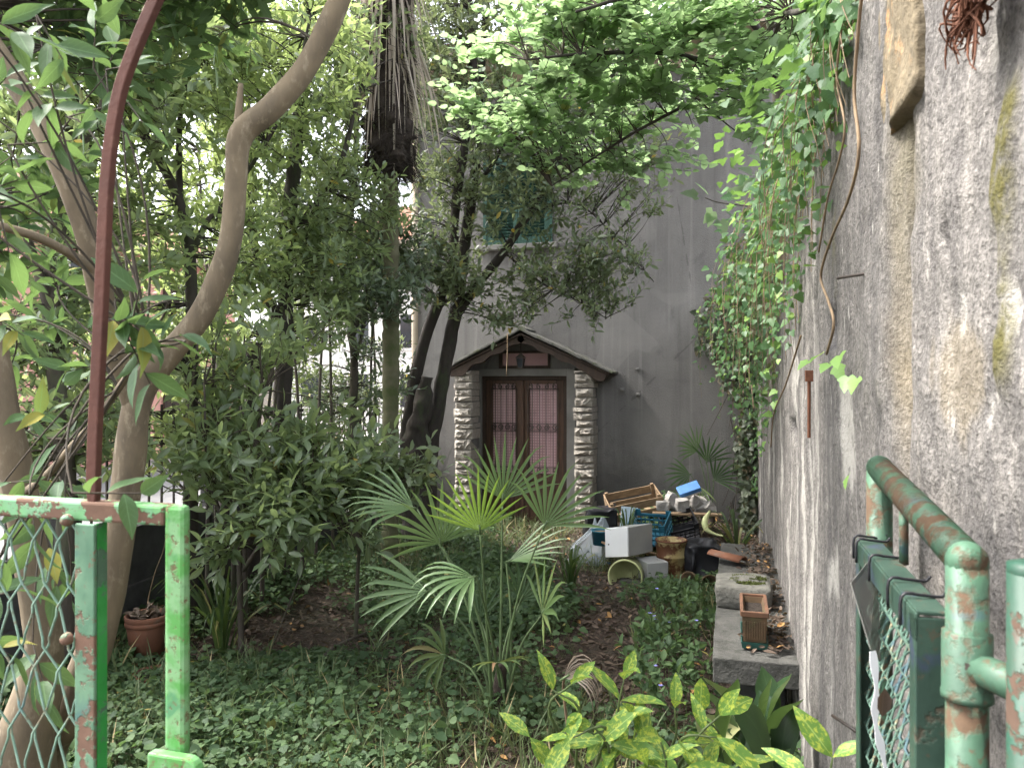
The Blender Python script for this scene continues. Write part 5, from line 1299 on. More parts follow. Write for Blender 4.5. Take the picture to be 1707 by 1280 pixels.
shoots = [(242, 545, 1.22, 1.0, -.2, 12), (300, 560, 1.28, .6, .2, 6), (235, 470, 1.25, .2, 1, 5), (250, 640, 1.24, .3, -.8, 5), (235, 822, 1.10, 1, .0, 4), (40, 60, 1.15, .6, -.3, 7), (105, 100, 1.25, .4, -.6, 6), (90, 180, 1.25, .5, -.4, 7), (30, 300, 1.25, .6, .2, 6), (120, 235, 1.3, .8, .1, 4),
          (15, 420, 1.1, .3, -.8, 5), (40, 560, 1.6, .7, -.4, 8), (110, 620, 1.6, -.6, -.2, 8), (80, 690, 1.7, .7, .1, 7), (160, 20, 1.4, .2, .6, 6), (215, 110, 1.6, .5, -.1, 4), (238, 205, 1.5, .5, -.6, 2), (170, 180, 1.35, .7, .0, 4),
          (60, 900, 1.35, .3, -.6, 6), (25, 985, 1.25, .8, .2, 5), (95, 975, 1.5, .2, -.8, 6), (15, 1090, 1.25, .6, -.2, 5), (75, 1150, 1.35, .4, -.5, 5), (60, 800, 1.5, .8, .1, 5), (125, 840, 1.45, .4, -.3, 4), (120, 1000, 1.5, .0, -1, 3), (10, 130, 1.4, .7, .3, 7), (200, 60, 1.7, .3, .6, 6)]
S = []; E = []; Q = []
for px, py, d, dx, dz, n in shoots:
    tip = P(px, py, d); dr_ = norm(RT * dx + UPV * dz + FW * random.uniform(-.4, .2)); q = sk[np.argsort(((sk - tip) ** 2).sum(1))[random.randint(0, 1)]]
    st_ = tip - dr_ * 0.10; S.append(q); Q.append(0.5 * (q + st_) + np.array([0, 0, 0.06]) + 0.07 * rng.normal(size=3)); E.append(st_); S.append(st_); Q.append(0.5 * (st_ + tip)); E.append(tip)
    for j in range(n):
        t_ = 0.25 + 0.75 * j / max(1, n - 1); an = j * 2.4 + random.random()
        A = norm(np.cross(dr_, UPV)); B = np.cross(A, dr_)
        rad = A * math.cos(an) + B * math.sin(an)
        ld = norm(dr_ * (0.25 + 0.6 * t_) + rad * 0.9 - UPV * 0.18 + 0.15 * rng.normal(size=3))
        lv.add(st_ + (tip - st_) * t_, ld, UPV * 0.8 - FW * 0.7 + 0.5 * rng.normal(size=3), 0.058 + 0.036 * random.random())
tubes_block(np.array(S), np.array(Q), np.array(E), np.tile([0.0026, 0.0016], len(S) // 2), np.tile([0.0016, 0.001], len(S) // 2), M['twig'], 'twigs', ft, 5, 10)
a_ = lv.arrays(); hsel = rng.random(len(a_[0])) < 0.6
leaf_objs(tuple(q[hsel] for q in a_), L_NEAR, M['leaf_near'], ft); leaf_objs(tuple(q[~hsel] for q in a_), L_NEAR2, M['leaf_near'], ft)
# its crown above and behind
tips = [(60, 60, 2.6, 170, 110, .5, 40), (250, -20, 2.9, 220, 70, .5, 45), (20, 420, 2.5, 60, 200, .3, 14), (620, -260, 2.5, 330, 110, .7, 70), (150, -260, 2.4, 250, 100, .7, 40)]  # last two clumps lie out of view, added to shade the near ground
crown(ft, sk, tips, M['leaf_near'], M['twig'], L_LANCE, 0.10, 3, 7, 0.2, 120, near_tpl=L_NEAR, r0=0.004)

# --- hedge trees along the left fence
def tree(name, label, gx, gd, stems, blobs, lm, tm, tpl, leaf=0.085, parts=110, n_tw=3, n_leaf=8, tw=0.22, flat=0, up=.25, bm='bark_mid', near=None, cat='tree', drop=0.0, group='trees along the left fence'):
    b = onG(*P(gx, 640, gd)[:2]); r = thing(name, label, cat, b, group); sk = []
    for pts, rad in stems:
        p = [b + np.array([random.uniform(-.08, .08), random.uniform(-.05, .05), -0.1])] + PP(pts) if pts[0][0] != -999 else PP(pts[1:])
        sk.append(limb(r, p, np.linspace(rad[0], rad[1], len(p)), M[bm], 'trunk' if len(sk) == 0 else 'limb', 10, None, 0.15))
    crown(r, np.vstack(sk), blobs, M[lm], M[tm], tpl, leaf, n_tw, n_leaf, tw, parts, flat, up, near, drop=drop, dens=1.0)
    return r

tree('hedge_tree', 'leafy laurel tree at the left edge behind the pale trunk', 95, 4.3,
     [([(110, 800, 4.3), (85, 500, 4.4), (120, 200, 4.5), (110, -150, 4.6)], (.06, .03)), ([(-999,), (95, 560, 4.4), (30, 350, 4.3), (-60, 150, 4.3)], (.03, .015)), ([(-999,), (105, 300, 4.45), (200, 120, 4.5), (270, -60, 4.6)], (.03, .015))],
     [(110, 230, 4.6, 210, 270, .7, 180), (60, 560, 4.5, 140, 150, .5, 72), (200, 60, 4.7, 170, 130, .6, 80), (90, 740, 4.3, 150, 90, .4, 46)], 'leaf_laurel', 'twig', L_LANCE, 0.095)
tree('hedge_tree', 'leafy laurel tree with a thin dark forked stem left of the bent trunk', 322, 5.2,
     [([(320, 800, 5.2), (318, 450, 5.2), (300, 340, 5.2), (255, 250, 5.2), (205, 165, 5.2), (150, 20, 5.2)], (.045, .022)), ([(-999,), (318, 430, 5.2), (345, 370, 5.25), (390, 320, 5.3), (480, 170, 5.4), (520, 20, 5.4)], (.02, .010)), ([(-999,), (300, 340, 5.2), (300, 200, 5.3), (330, 40, 5.4), (340, -120, 5.4)], (.022, .012))],
     [(300, 150, 5.3, 210, 200, .8, 165), (320, 420, 5.4, 140, 130, .7, 70), (440, 80, 5.7, 170, 140, .7, 105), (240, 600, 5.3, 150, 100, .6, 66), (270, 740, 5.2, 120, 80, .5, 36)], 'leaf_bright', 'bark_dark', L_LANCE, 0.092, bm='bark_dark')
tree('hedge_tree', 'tree with a thick dark straight trunk between the bent trunk and the palm', 470, 6.2,
     [([(472, 880, 6.2), (470, 700, 6.2), (475, 560, 6.2), (480, 380, 6.3), (500, 180, 6.4), (520, -100, 6.4)], (.085, .05)), ([(-999,), (475, 560, 6.2), (440, 480, 6.15), (420, 380, 6.1), (400, 250, 6.1)], (.05, .02)), ([(-999,), (480, 400, 6.3), (560, 290, 6.3), (600, 150, 6.4)], (.03, .015))],
     [(470, 260, 6.3, 140, 190, .8, 120), (480, 470, 6.2, 150, 110, .7, 100), (560, 110, 6.8, 130, 170, .7, 110), (560, 380, 6.5, 110, 90, .6, 60)], 'leaf_laurel', 'bark_dark', L_LANCE, 0.092, bm='bark_dark')
tree('hedge_tree', 'bushy evergreen tree just left of the tall palm trunk', 585, 7.6,
     [([(585, 800, 7.6), (590, 600, 7.6), (575, 480, 7.6), (590, 300, 7.7), (600, 60, 7.8)], (.05, .025)), ([(-999,), (588, 560, 7.6), (630, 430, 7.7), (650, 300, 7.8)], (.025, .012)), ([(-999,), (588, 620, 7.6), (610, 520, 7.6), (618, 380, 7.6)], (.02, .01))],
     [(600, 440, 7.6, 120, 100, .7, 120), (560, 330, 7.7, 110, 110, .7, 80), (620, 500, 6.8, 80, 50, .4, 40), (590, 620, 7.7, 80, 90, .5, 34)], 'leaf_dark', 'bark_dark', L_LANCE, 0.092)
tree('hedge_tree', 'sparse small-leaved tree behind the hedge at the middle of the fence', 400, 7.2,
     [([(405, 760, 7.2), (400, 560, 7.2), (420, 300, 7.4), (400, 0, 7.6)], (.04, .02)), ([(-999,), (402, 600, 7.2), (350, 480, 7.2), (330, 250, 7.3)], (.02, .01))],
     [(390, 580, 7.2, 150, 100, .5, 80), (300, 330, 7.6, 180, 190, .6, 70), (420, 60, 7.8, 200, 140, .6, 70)], 'leaf_bright', 'bark_dark', L_LANCE, 0.092)
# lopped dark stumps among the hedge
for px, d, top, lab in ((375, 5.9, 585, 'lopped dark trunk stub with a side knob in the hedge'), (425, 6.0, 570, 'lopped dark forked trunk left of the thick straight trunk')):
    b = onG(*P(px, 640, d)[:2]); r = thing('tree_stump', lab, 'stump', b)
    limb(r, [b - (0, 0, .1)] + PP([(px + 4, 800, d), (px - 5, 680, d), (px, top, d)]), [.08, .06, .055, .06], M['bark_dark'], 'trunk', 10, 24, 0.3)
    limb(r, PP([(px - 2, 640, d), (px + 20, 610, d), (px + 32, top + 5, d)]), [.045, .04, .045], M['bark_dark'], 'limb', 9, 12, 0.3)
# bare stems in the dark under the hedge
stem_n = 0
for px, d, tp, ln_px in ((305, 5.0, 700, 10), (322, 5.3, 690, -8), (345, 5.1, 700, 6), (362, 5.5, 660, -4), (388, 5.4, 690, 8), (410, 5.2, 720, -12), (436, 5.6, 700, 10), (455, 5.9, 690, 4), (505, 6.4, 640, -10), (525, 6.8, 600, 10), (556, 7.2, 560, -6), (612, 8.0, 560, 8), (630, 8.3, 580, -6)):
    b = onG(*P(px, 640, d)[:2]); m = MB(); m.tube([b - (0, 0, .05)] + PP([(px + ln_px * .4, 820, d), (px + ln_px, tp, d), (px + ln_px * 2.5, tp - 130, d)]), [.017, .015, .012, .006], 6, 16, True, 0.1)
    lab = 'thin bare dark sapling rising through the hedge, %s from the left' % ['first', 'second', 'third', 'fourth', 'fifth', 'sixth', 'seventh', 'eighth', 'ninth', 'tenth', 'eleventh', 'twelfth', 'thirteenth'][stem_n]; stem_n += 1
    tag(m.build('bare_sapling', M['bark_mid'], None, True), lab, 'sapling', 'bare stems under the hedge')

# --- broad-leaved shrub in front of the fence
tree('laurel_shrub', 'broad-leaved dark green laurel shrub in front of the fence', 400, 4.75,
     [([(400, 900, 4.75), (420, 780, 4.8), (440, 650, 4.9)], (.02, .008)), ([(-999,), (405, 950, 4.75), (470, 860, 4.6), (540, 800, 4.7)], (.015, .006)), ([(-999,), (400, 930, 4.75), (350, 800, 4.8), (340, 640, 4.8)], (.015, .006))],
     [(430, 630, 5.1, 190, 120, .6, 24), (440, 800, 4.7, 160, 80, .5, 46), (560, 790, 4.9, 120, 60, .4, 36), (470, 880, 4.5, 130, 55, .3, 34), (380, 720, 4.9, 110, 70, .4, 18)], 'leaf_laurel', 'twig', L_LANCE, 0.115, 240, 3, 7, 0.22, up=0.1, near=make_leaf([0.075, 0.125, 0.14, 0.115, 0.05], 0.35, 0.22), cat='shrub', group=None)
tree('laurel_shrub', 'low spreading shrub with round pale leaves left of the fan palm', 600, 5.2,
     [([(600, 900, 5.2), (620, 840, 5.1), (680, 790, 5.0)], (.015, .006)), ([(-999,), (600, 920, 5.2), (560, 850, 5.1), (530, 790, 5.0)], (.012, .005))],
     [(560, 800, 5.0, 80, 40, .3, 26), (660, 800, 5.0, 70, 22, .3, 16), (600, 830, 5.2, 60, 40, .3, 14)], 'leaf_olive', 'twig', L_OVAL, 0.09, 120, 3, 6, 0.2, up=0.2, near=make_leaf([0.14, 0.24, 0.26, 0.2, 0.09], 0.3, 0.2), cat='shrub', group=None)
tree('climbing_shrub', 'yellowish tangled shrub against the light beside the palm trunk', 610, 8.2,
     [([(612, 800, 8.2), (600, 690, 8.2), (610, 560, 8.2)], (.015, .006)), ([(-999,), (612, 800, 8.2), (640, 700, 8.3), (655, 600, 8.3)], (.012, .005))],
     [(605, 690, 8.2, 70, 110, .4, 45), (655, 640, 8.4, 30, 110, .3, 14), (540, 680, 8.0, 70, 100, .4, 36)], 'leaf_olive', 'twig', L_SMALL, 0.075, 60, 3, 7, 0.22, cat='shrub', group=None)

# --- dark multi-stemmed tree beside the porch
b = onG(*P(700, 640, 8.3)[:2]); et = thing('porch_tree', 'dark multi-stemmed tree leaning over the porch and shutters', 'tree', b)
sk = [limb(et, [b + (.1, 0, -.1)] + PP([(716, 770, 8.3), (730, 680, 8.3), (746, 590, 8.3), (763, 500, 8.3), (774, 410, 8.3), (790, 300, 8.35), (800, 150, 8.4), (815, -40, 8.5)]), [.09, .085, .078, .075, .07, .062, .055, .045, .03], M['bark_dark'], 'trunk', 12, 50, .15),
      limb(et, [b + (-.05, -.05, -.1)] + PP([(678, 770, 8.25), (684, 690, 8.25), (698, 600, 8.25), (732, 500, 8.2), (752, 440, 8.2), (760, 340, 8.2), (778, 220, 8.2), (790, 120, 8.2), (780, -40, 8.2)]), [.10, .085, .075, .068, .06, .055, .05, .045, .04, .03], M['bark_dark'], 'trunk', 12, 50, .15),
      limb(et, PP([(766, 520, 8.3), (800, 470, 8.25), (840, 420, 8.2), (890, 340, 8.2), (950, 240, 8.1), (1000, 150, 8.0), (1040, 70, 8.0), (1075, -30, 8.0)]), [.05, .048, .047, .045, .05, .06, .05, .04], M['bark_dark'], 'limb', 10, 44, .15),
      limb(et, PP([(700, 590, 8.3), (735, 510, 8.3), (775, 490, 8.3)]), [.03, .026, .03], M['bark_dark'], 'limb', 8, 14, .15),
      limb(et, PP([(880, 355, 8.2), (960, 340, 8.0), (1030, 400, 7.9), (1090, 470, 7.9)]), [.014, .010, .008, .005], M['bark_dark'], 'limb', 6, 20, .1),
      limb(et, PP([(840, 420, 8.2), (900, 470, 8.0), (960, 500, 7.9), (1010, 530, 7.8)]), [.012, .009, .007, .004], M['bark_dark'], 'limb', 6, 20, .1),
      limb(et, PP([(785, 320, 8.3), (830, 260, 8.2), (870, 170, 8.2), (900, 60, 8.2)]), [.03, .02, .016, .01], M['bark_dark'], 'limb', 7, 20, .1)]
crown(et, np.vstack(sk), [(755, 330, 8.2, 70, 150, .5, 70), (860, 270, 8.0, 130, 75, .5, 54), (910, 460, 7.9, 140, 55, .4, 58), (1020, 440, 7.9, 70, 80, .35, 34), (850, 180, 8.2, 140, 110, .5, 90), (720, 160, 8.0, 70, 160, .5, 70), (750, 470, 8.0, 60, 60, .3, 36), (985, 520, 7.8, 50, 24, .3, 10), (830, 530, 7.8, 60, 18, .3, 12), (860, 40, 8.4, 220, 100, .6, 120), (720, 20, 8.6, 110, 90, .5, 60), (660, 420, 7.6, 60, 60, .4, 36), (990, 170, 8.0, 140, 120, .4, 56), (870, 350, 7.8, 90, 60, .3, 26), (960, 330, 7.9, 110, 60, .3, 26), (1060, 300, 7.9, 60, 90, .3, 20)],
      M['leaf_olive'], M['bark_dark'], L_LANCE, 0.095, 3, 8, 0.24, 200, dens=0.9, near_tpl=make_leaf([0.12, 0.19, 0.18, 0.1], 0.3, 0.15))
b = onG(*P(697, 640, 8.15)[:2]); r = thing('tree_stump', 'thick rotten stump at the foot of the porch tree', 'stump', b)
limb(r, [b - (0, 0, .1)] + PP([(690, 770, 8.15), (698, 710, 8.15), (706, 660, 8.15), (712, 628, 8.15)]), [.15, .13, .11, .085, .07], M['bark_dark'], 'trunk', 14, 44, .45)

# --- tree growing behind the wall, its layered canopy overhangs the garden
b = onG(0.66, 9.2) * (1, 1, 0) - (0, 0, .3); wt_ = thing('overhanging_tree', 'light green tree behind the wall with layered leaves overhanging the garden', 'tree', b)
tk = np.array([0.66, 9.2, 0])
sk = [limb(wt_, [b, tk + (-.02, 0, 1.5), P(1302, 330, 8.75), P(1302, 250, 8.7), P(1300, 180, 8.5), P(1290, 60, 8.2), P(1250, -150, 7.6)], [.11, .10, .085, .08, .075, .06, .04], M['bark_mid'], 'trunk', 12, 40, .15),
      limb(wt_, PP([(1301, 220, 8.6), (1275, 180, 7.6), (1245, 150, 6.4), (1210, 120, 5.6), (1120, 90, 5.2), (980, 90, 5.0), (880, 100, 4.9)]), [.04, .035, .03, .024, .018, .012, .006], M['bark_dark'], 'limb', 9, 44, .15),
      limb(wt_, PP([(1296, 140, 8.4), (1270, 60, 6.5), (1200, 0, 5.2), (1080, -10, 4.8), (960, 20, 4.6)]), [.04, .03, .025, .016, .008], M['bark_dark'], 'limb', 8, 36, .15),
      limb(wt_, PP([(1210, 120, 5.6), (1150, 170, 5.6), (1060, 220, 5.7), (980, 270, 5.8), (920, 310, 5.9)]), [.018, .014, .011, .008, .005], M['bark_dark'], 'limb', 7, 30, .1),
      limb(wt_, PP([(1290, 80, 7.0), (1300, 30, 5.0), (1330, 20, 4.0), (1380, 0, 3.4)]), [.03, .022, .016, .01], M['bark_dark'], 'limb', 7, 24, .1)]
crown(wt_, np.vstack(sk), [(1160, 90, 5.2, 210, 90, .5, 40), (950, 90, 5.2, 170, 70, .5, 44), (1090, 170, 5.6, 130, 50, .4, 34), (960, 230, 5.8, 140, 50, .4, 24), (1270, 140, 5.0, 70, 130, .7, 22), (1250, 20, 4.6, 150, 50, .5, 22), (1060, 10, 4.9, 190, 40, .5, 26), (850, 190, 5.9, 90, 70, .4, 20), (1040, 280, 5.9, 90, 40, .3, 10)],
      M['leaf_lime'], M['twig'], L_ROUND, 0.068, 3, 10, 0.32, 300, flat=0.6, up=0.0, near_tpl=L_ROUND)
# lobed sapling leaves leaning over the wall
sb_ = thing('lobed_sapling', 'thin sapling with lobed leaves reaching out over the wall before the facade', 'sapling', onG(0.62, 7.2))
q0 = np.array([0.62, 7.2, 0.0]); sk = [limb(sb_, [q0, (0.58, 7.1, 2.2), P(1330, 330, 6.6), P(1300, 350, 6.3), P(1255, 345, 6.1), P(1200, 338, 6.0), P(1175, 330, 6.0)], [.015, .013, .010, .006, .005, .004, .003], M['twig'], 'stem', 6, 34, .05)]
lv = Leaves()
for px, py, dx, dz in ((1165, 328, -1, .2), (1190, 350, -.6, -.8), (1200, 365, .2, -1), (1185, 355, -.2, -1), (1215, 330, .6, .5), (1180, 325, -.6, .6), (1235, 315, .5, .4), (1265, 330, .2, .8), (1290, 300, -.2, .8), (1280, 345, -.5, -.7), (1300, 280, .3, .6), (1270, 270, -.7, .3), (1255, 290, -.6, .2), (1310, 320, .6, 0)):
    p = P(px, py, 6.05); lv.add(p, RT * dx + UPV * dz - FW * 0.2, -FW * 0.9 + UPV * 0.6 + 0.3 * rng.normal(size=3), 0.12 + 0.04 * random.random())
leaf_objs(lv.arrays(), L_IVY, M['leaf_lime'], sb_)

# ------------------------------------------------------------------ tall palm
b = onG(*P(650, 960, 7.0)[:2]); pt = thing('palm_tree', 'tall palm with ringed trunk, shaggy fibre and hanging dead fronds', 'palm tree', b)
pts = crom([b - (0, 0, .1)] + PP([(650, 900, 7.0), (651, 700, 7.0), (652, 480, 7.0), (650, 300, 7.0), (648, 260, 7.0)]), 160)
rad = 0.078 - 0.006 * np.linspace(0, 1, 160) + 0.0035 * np.sign(np.sin(np.arange(160) * 1.9)) + 0.003 * rng.normal(size=160)
rad[:12] += np.linspace(0.045, 0, 12); m = MB(); m.tube(pts, rad, 18, None, True, 0.05); m.build('trunk', M['palm_ring'], pt, True)
fp = crom(PP([(648, 285, 7.0), (649, 270, 7.0), (648, 200, 7.0), (648, 100, 7.0), (646, 0, 7.0), (644, -140, 7.0)]), 70)
fr = np.interp(np.linspace(0, 1, 70), [0, .05, .12, .26, .6, 1], [.085, .14, .18, .19, .175, .14]) * (1 + 0.05 * rng.normal(size=70)) + 0.012 * np.abs(np.sin(np.arange(70) * 0.9))
m = MB(); m.tube(fp, fr, 22, None, True, 0.6); m.build('fibre_sheath', M['fibre'], pt, True)
# shaggy fibres
n = 2400; t_ = rng.random(n) ** 1.3; i_ = (t_ * 69).astype(int); an = rng.random(n) * 6.283
out_ = np.stack([np.cos(an), np.sin(an), np.zeros(n)], 1); s_ = fp[i_] + out_ * (fr[i_] * 0.95)[:, None]; L_ = 0.08 + 0.22 * rng.random(n)
e_ = s_ + out_ * (L_ * 0.45)[:, None] - UPV * (L_ * (0.1 + 0.8 * rng.random(n)))[:, None] + np.cross(out_, UPV) * (L_ * rng.normal(size=n) * 0.5)[:, None]
o = tubes_block(s_, 0.5 * (s_ + e_) + out_ * 0.02, e_, np.full(n, .0035), np.full(n, .001), M['fibre'], 'loose_fibres', pt, 3, 5)
# dead fronds: narrow hanging strips
n = 280; an = rng.random(n) * 6.283; out_ = np.stack([np.cos(an), np.sin(an), np.zeros(n)], 1); top = rng.random(n)
s_ = P(647, 110, 7.0) + (P(644, -170, 7.0) - P(647, 110, 7.0)) * top[:, None] + out_ * 0.13; L_ = 0.45 + 0.9 * rng.random(n) ** 1.3
m_ = s_ + out_ * (0.08 + 0.20 * rng.random((n, 1)) ** 2) - UPV * (L_ * 0.2)[:, None]; e_ = s_ + out_ * (0.07 + 0.34 * rng.random((n, 1)) ** 2 * L_[:, None]) - UPV * L_[:, None]
st_ = 7; tt = np.linspace(0, 1, st_); A = s_[:, None] * ((1 - tt) ** 2)[None, :, None] + 2 * m_[:, None] * (tt * (1 - tt))[None, :, None] + e_[:, None] * (tt ** 2)[None, :, None]
tw_ = np.cross(out_, UPV); ang = rng.random(n) * 3.14; side = tw_ * np.cos(ang)[:, None] + out_ * np.sin(ang)[:, None]
wd = (0.006 + 0.009 * rng.random(n))[:, None] * np.array([.5, .9, 1, 1, .8, .5, .1])[None]
Va = A - side[:, None] * wd[..., None]; Vb = A + side[:, None] * wd[..., None]; strips = []
me_list = []
for i in range(n):
    V = np.empty((st_ * 2, 3)); V[0::2] = Va[i]; V[1::2] = Vb[i]
    F = [(2 * k, 2 * k + 1, 2 * k + 3, 2 * k + 2) for k in range(st_ - 1)]
    me_list.append((V, F))
big = np.argsort(-(L_))
for i in big[:260]:
    V, F = me_list[i]; np_obj('dead_frond_strip', V, np.array(F), M['frond_dead'], pt, True, {'rnd': np.full(len(V), rng.random())})
V = np.vstack([me_list[i][0] for i in big[260:]]); F = np.vstack([np.array(me_list[i][1]) + k * st_ * 2 for k, i in enumerate(big[260:])]); o = np_obj('dead_strips', V, F, M['frond_dead'], pt, True); o['kind'] = 'stuff'


def fan(root, hub, axis, up, R_, spread, nseg, mat, droop=0.25, fold=0.5, name='frond', asym=0.0, tipbend=0.5, seed=0):
    """fan frond: blade object (small hub) with one leaflet object per finger"""
    axis = norm(np.asarray(axis, float)); up = np.asarray(up, float); up = norm(up - axis * (up @ axis)); side = np.cross(axis, up)
    rs = np.random.default_rng(seed)
    m = MB(); m.tube([hub - axis * 0.02, hub + axis * 0.03], [0.006, 0.004], 6); fr_ = m.build(name, M['petiole'], root, True)
    da = spread / (nseg - 1)
    for k in range(nseg):
        an = -spread / 2 + k * da + asym; ca, sa = math.cos(an), math.sin(an)
        L = R_ * (0.70 + 0.30 * math.cos(an * 0.75)) * rs.uniform(0.9, 1.06); d0 = axis * ca + side * sa; d0 = norm(d0 + up * 0.28 * (abs(an) / 1.4))
        w_max = 0.5 * da * R_ * 0.31; tdir = -axis * sa + side * ca
        split = 0.38 + 0.05 * rs.random(); V = []; st_ = 8; bend = rs.uniform(0.1, 0.9) * tipbend + (2.5 * tipbend if rs.random() < .28 else 0); p = hub.copy(); dcur = d0.copy()
        for i in range(st_):
            u = i / (st_ - 1)
            wv = w_max * min(1, u / split) if u < split else w_max * max(0.06, 1 - ((u - split) / (1 - split)) ** 2.2)
            lift = fold * wv
            V += [p - tdir * wv + up * lift * 0.0, p - up * lift, p + tdir * wv]
            g = droop * u + (bend * max(0, u - 0.62) * 2.4)
            dcur = norm(dcur - UPV * g * 0.24); p = p + dcur * L / (st_ - 1)
        V = np.array(V); F = []
        for i in range(st_ - 1):
            a = 3 * i; F += [(a, a + 1, a + 4, a + 3), (a + 1, a + 2, a + 5, a + 4)]
        np_obj('leaflet', V, np.array(F), mat, fr_, False, {'rnd': np.full(len(V), rs.random()), 'lx': np.ones(len(V))})
    return fr_


# crown fronds of the tall palm (above the picture)
ct = P(644, -190, 7.0)
for i in range(9):
    a = i * 0.70 + 0.3; dv = np.array([math.cos(a), math.sin(a), 0.35 + 0.4 * (i % 2)]); hb = ct + dv * 0.7
    m = MB(); m.tube([ct, ct + dv * 0.35 + (0, 0, .05), hb], 0.011, 5, 8); m.build('petiole', M['petiole'], pt, True)
    fan(pt, hb, dv, UPV, 0.65, 4.2, 14, M['frond_dark'], 0.5, 0.4, seed=100 + i)

# ------------------------------------------------------------------ young fan palm in the middle of the garden
b = G(832, 1205); fp_ = thing('fan_palm', 'young fan palm with long stalks in the middle of the garden', 'palm', b)
D0 = float((b - CAM) @ FW)
UPC = UPV
fr_list = [  # hub px,py, depth offset, axis (right, up, toward camera), face normal (r,u,c), radius, spread, nseg, mat, droop, tipbend
    ((838, 832, 0.10), (0.12, 1.0, 0.0), (0.1, -0.2, 1), 0.35, 2.2, 14, 'frond', .15, .9),
    ((800, 884, -0.25), (-0.10, 1.0, 0.25), (0.0, -0.3, 1), 0.32, 2.1, 14, 'frond_new', .05, .4),
    ((908, 876, -0.05), (0.50, 1.0, 0.1), (-0.2, -0.1, 1), 0.35, 2.0, 12, 'frond', .25, .9),
    ((735, 905, 0.05), (-0.25, 0.9, 0.3), (0.1, -0.1, 1), 0.37, 2.6, 14, 'frond', .5, 1.0),
    ((690, 846, 0.25), (-1.0, 0.3, 0.1), (0.1, 1.0, .6), 0.38, 1.8, 11, 'frond', .45, .8),
    ((712, 985, 0.05), (-1.0, 0.05, 0.15), (0.0, .7, .9), 0.36, 1.5, 7, 'frond', .6, .6),
    ((790, 962, -0.30), (-0.75, 0.05, 0.5), (0.2, 1.0, .3), 0.34, 1.9, 9, 'frond', 1.8, 1.2),
    ((904, 1022, -0.1), (0.35, 0.9, 0.5), (0.0, 0.8, .5), 0.30, 2.6, 9, 'frond_old', .5, 1.0),
    ((742, 1092, 0.1), (-0.7, 0.3, 0.3), (0.3, .6, .8), 0.24, 2.4, 8, 'frond_old', 1.6, 1.2),
    ((828, 1105, -0.1), (0.2, 0.3, 0.6), (0.1, 1, .4), 0.20, 2.2, 7, 'frond_old', 1.2, .9),
    ((848, 935, 0.2), (0.7, 0.35, 0.2), (-0.1, 1, .5), 0.36, 1.2, 8, 'frond', .4, .4),
    ((800, 1030, 0.25), (-0.3, .8, -.1), (0.1, .3, 1), 0.26, 2.2, 10, 'frond_dark', .4, .8),
    ((868, 1000, 0.2), (0.4, .9, -.1), (0.1, .3, 1), 0.26, 2.0, 9, 'frond_dark', .4, .8)]
for i, ((hx, hy, dd), ax, nm, R_, spd, ns, mt, dr_, tb2) in enumerate(fr_list):
    hub = P(hx, hy, D0 + dd); A = RT * ax[0] + UPV * ax[1] - FW * ax[2]; Nn = RT * nm[0] + UPV * nm[1] - FW * nm[2]
    fan(fp_, hub, A, Nn, R_ * 1.0, spd, ns, M[mt], dr_, 0.55, tipbend=tb2, seed=i)
    bs = b + np.array([random.uniform(-.05, .05), random.uniform(-.05, .05), 0.02])
    md = bs + (hub - bs) * 0.55 + np.array([0, 0, 0.06]) - RT * (hub - bs)[0] * 0.12
    m = MB(); m.tube([bs, md, hub - norm(A) * 0.015], [.010, .0065, .0045], 6, 16); m.build('petiole', M['petiole'], fp_, True)
m = MB(); m.tube([b - (0, 0, .05), b + (0.0, 0, .12), b + (0.01, 0, .30)], [.055, .045, .02], 10, 14, True, .4); m.build('stem_base', M['fibre'], fp_, True)
# dead brown fan on the ground
hub = P(940, 1130, 3.2); db_ = thing('dead_palm_leaf', 'folded dry brown palm leaf drooping behind the speckled shrub', 'palm leaf', onG(*P(960, 1180, 3.3)[:2]))
m = MB(); m.tube([onG(*P(955, 1200, 3.35)[:2]), P(940, 1160, 3.3), hub], .006, 6, 10); m.build('stalk', M['vine'], db_, True)
fan(db_, hub, RT * .7 + UPV * .55 - FW * .2, UPV * .6 - FW, 0.24, 1.2, 11, M['frond_dead'], 6.0, 2.5, 'dry_blade', seed=55)
# small palm in the corner by the house
b = onG(-0.22, 9.0); cp = thing('corner_palm', 'small dark palm in the corner between house and wall', 'palm', b)
for i, (px, py, ax, R_, ns, mt) in enumerate(((1163, 752, (-.8, .7, .3), .34, 10, 'frond_dark'), (1178, 770, (.3, 1, .2), .34, 9, 'frond_dark'), (1150, 790, (-.9, -.1, .3), .34, 9, 'frond_dark'), (1190, 800, (.5, .5, .4), .36, 10, 'frond_dark'), (1165, 810, (-.2, -.6, .5), .28, 8, 'frond_old'))):
    hub = P(px, py, 8.6); A = RT * ax[0] + UPV * ax[1] - FW * ax[2]; fan(cp, hub, A, -FW + UPV * .3, R_, 1.9, ns, M[mt], .5, .5, seed=70 + i)
    m = MB(); m.tube([b, b + (hub - b) * .5 + (0, 0, .1), hub], [.008, .006, .004], 5, 10); m.build('petiole', M['petiole'], cp, True)
m = MB(); m.tube([b - (0, 0, .1), b + (0, 0, .15)], [.05, .03], 8, 6, True, .3); m.build('stem_base', M['fibre'], cp, True)

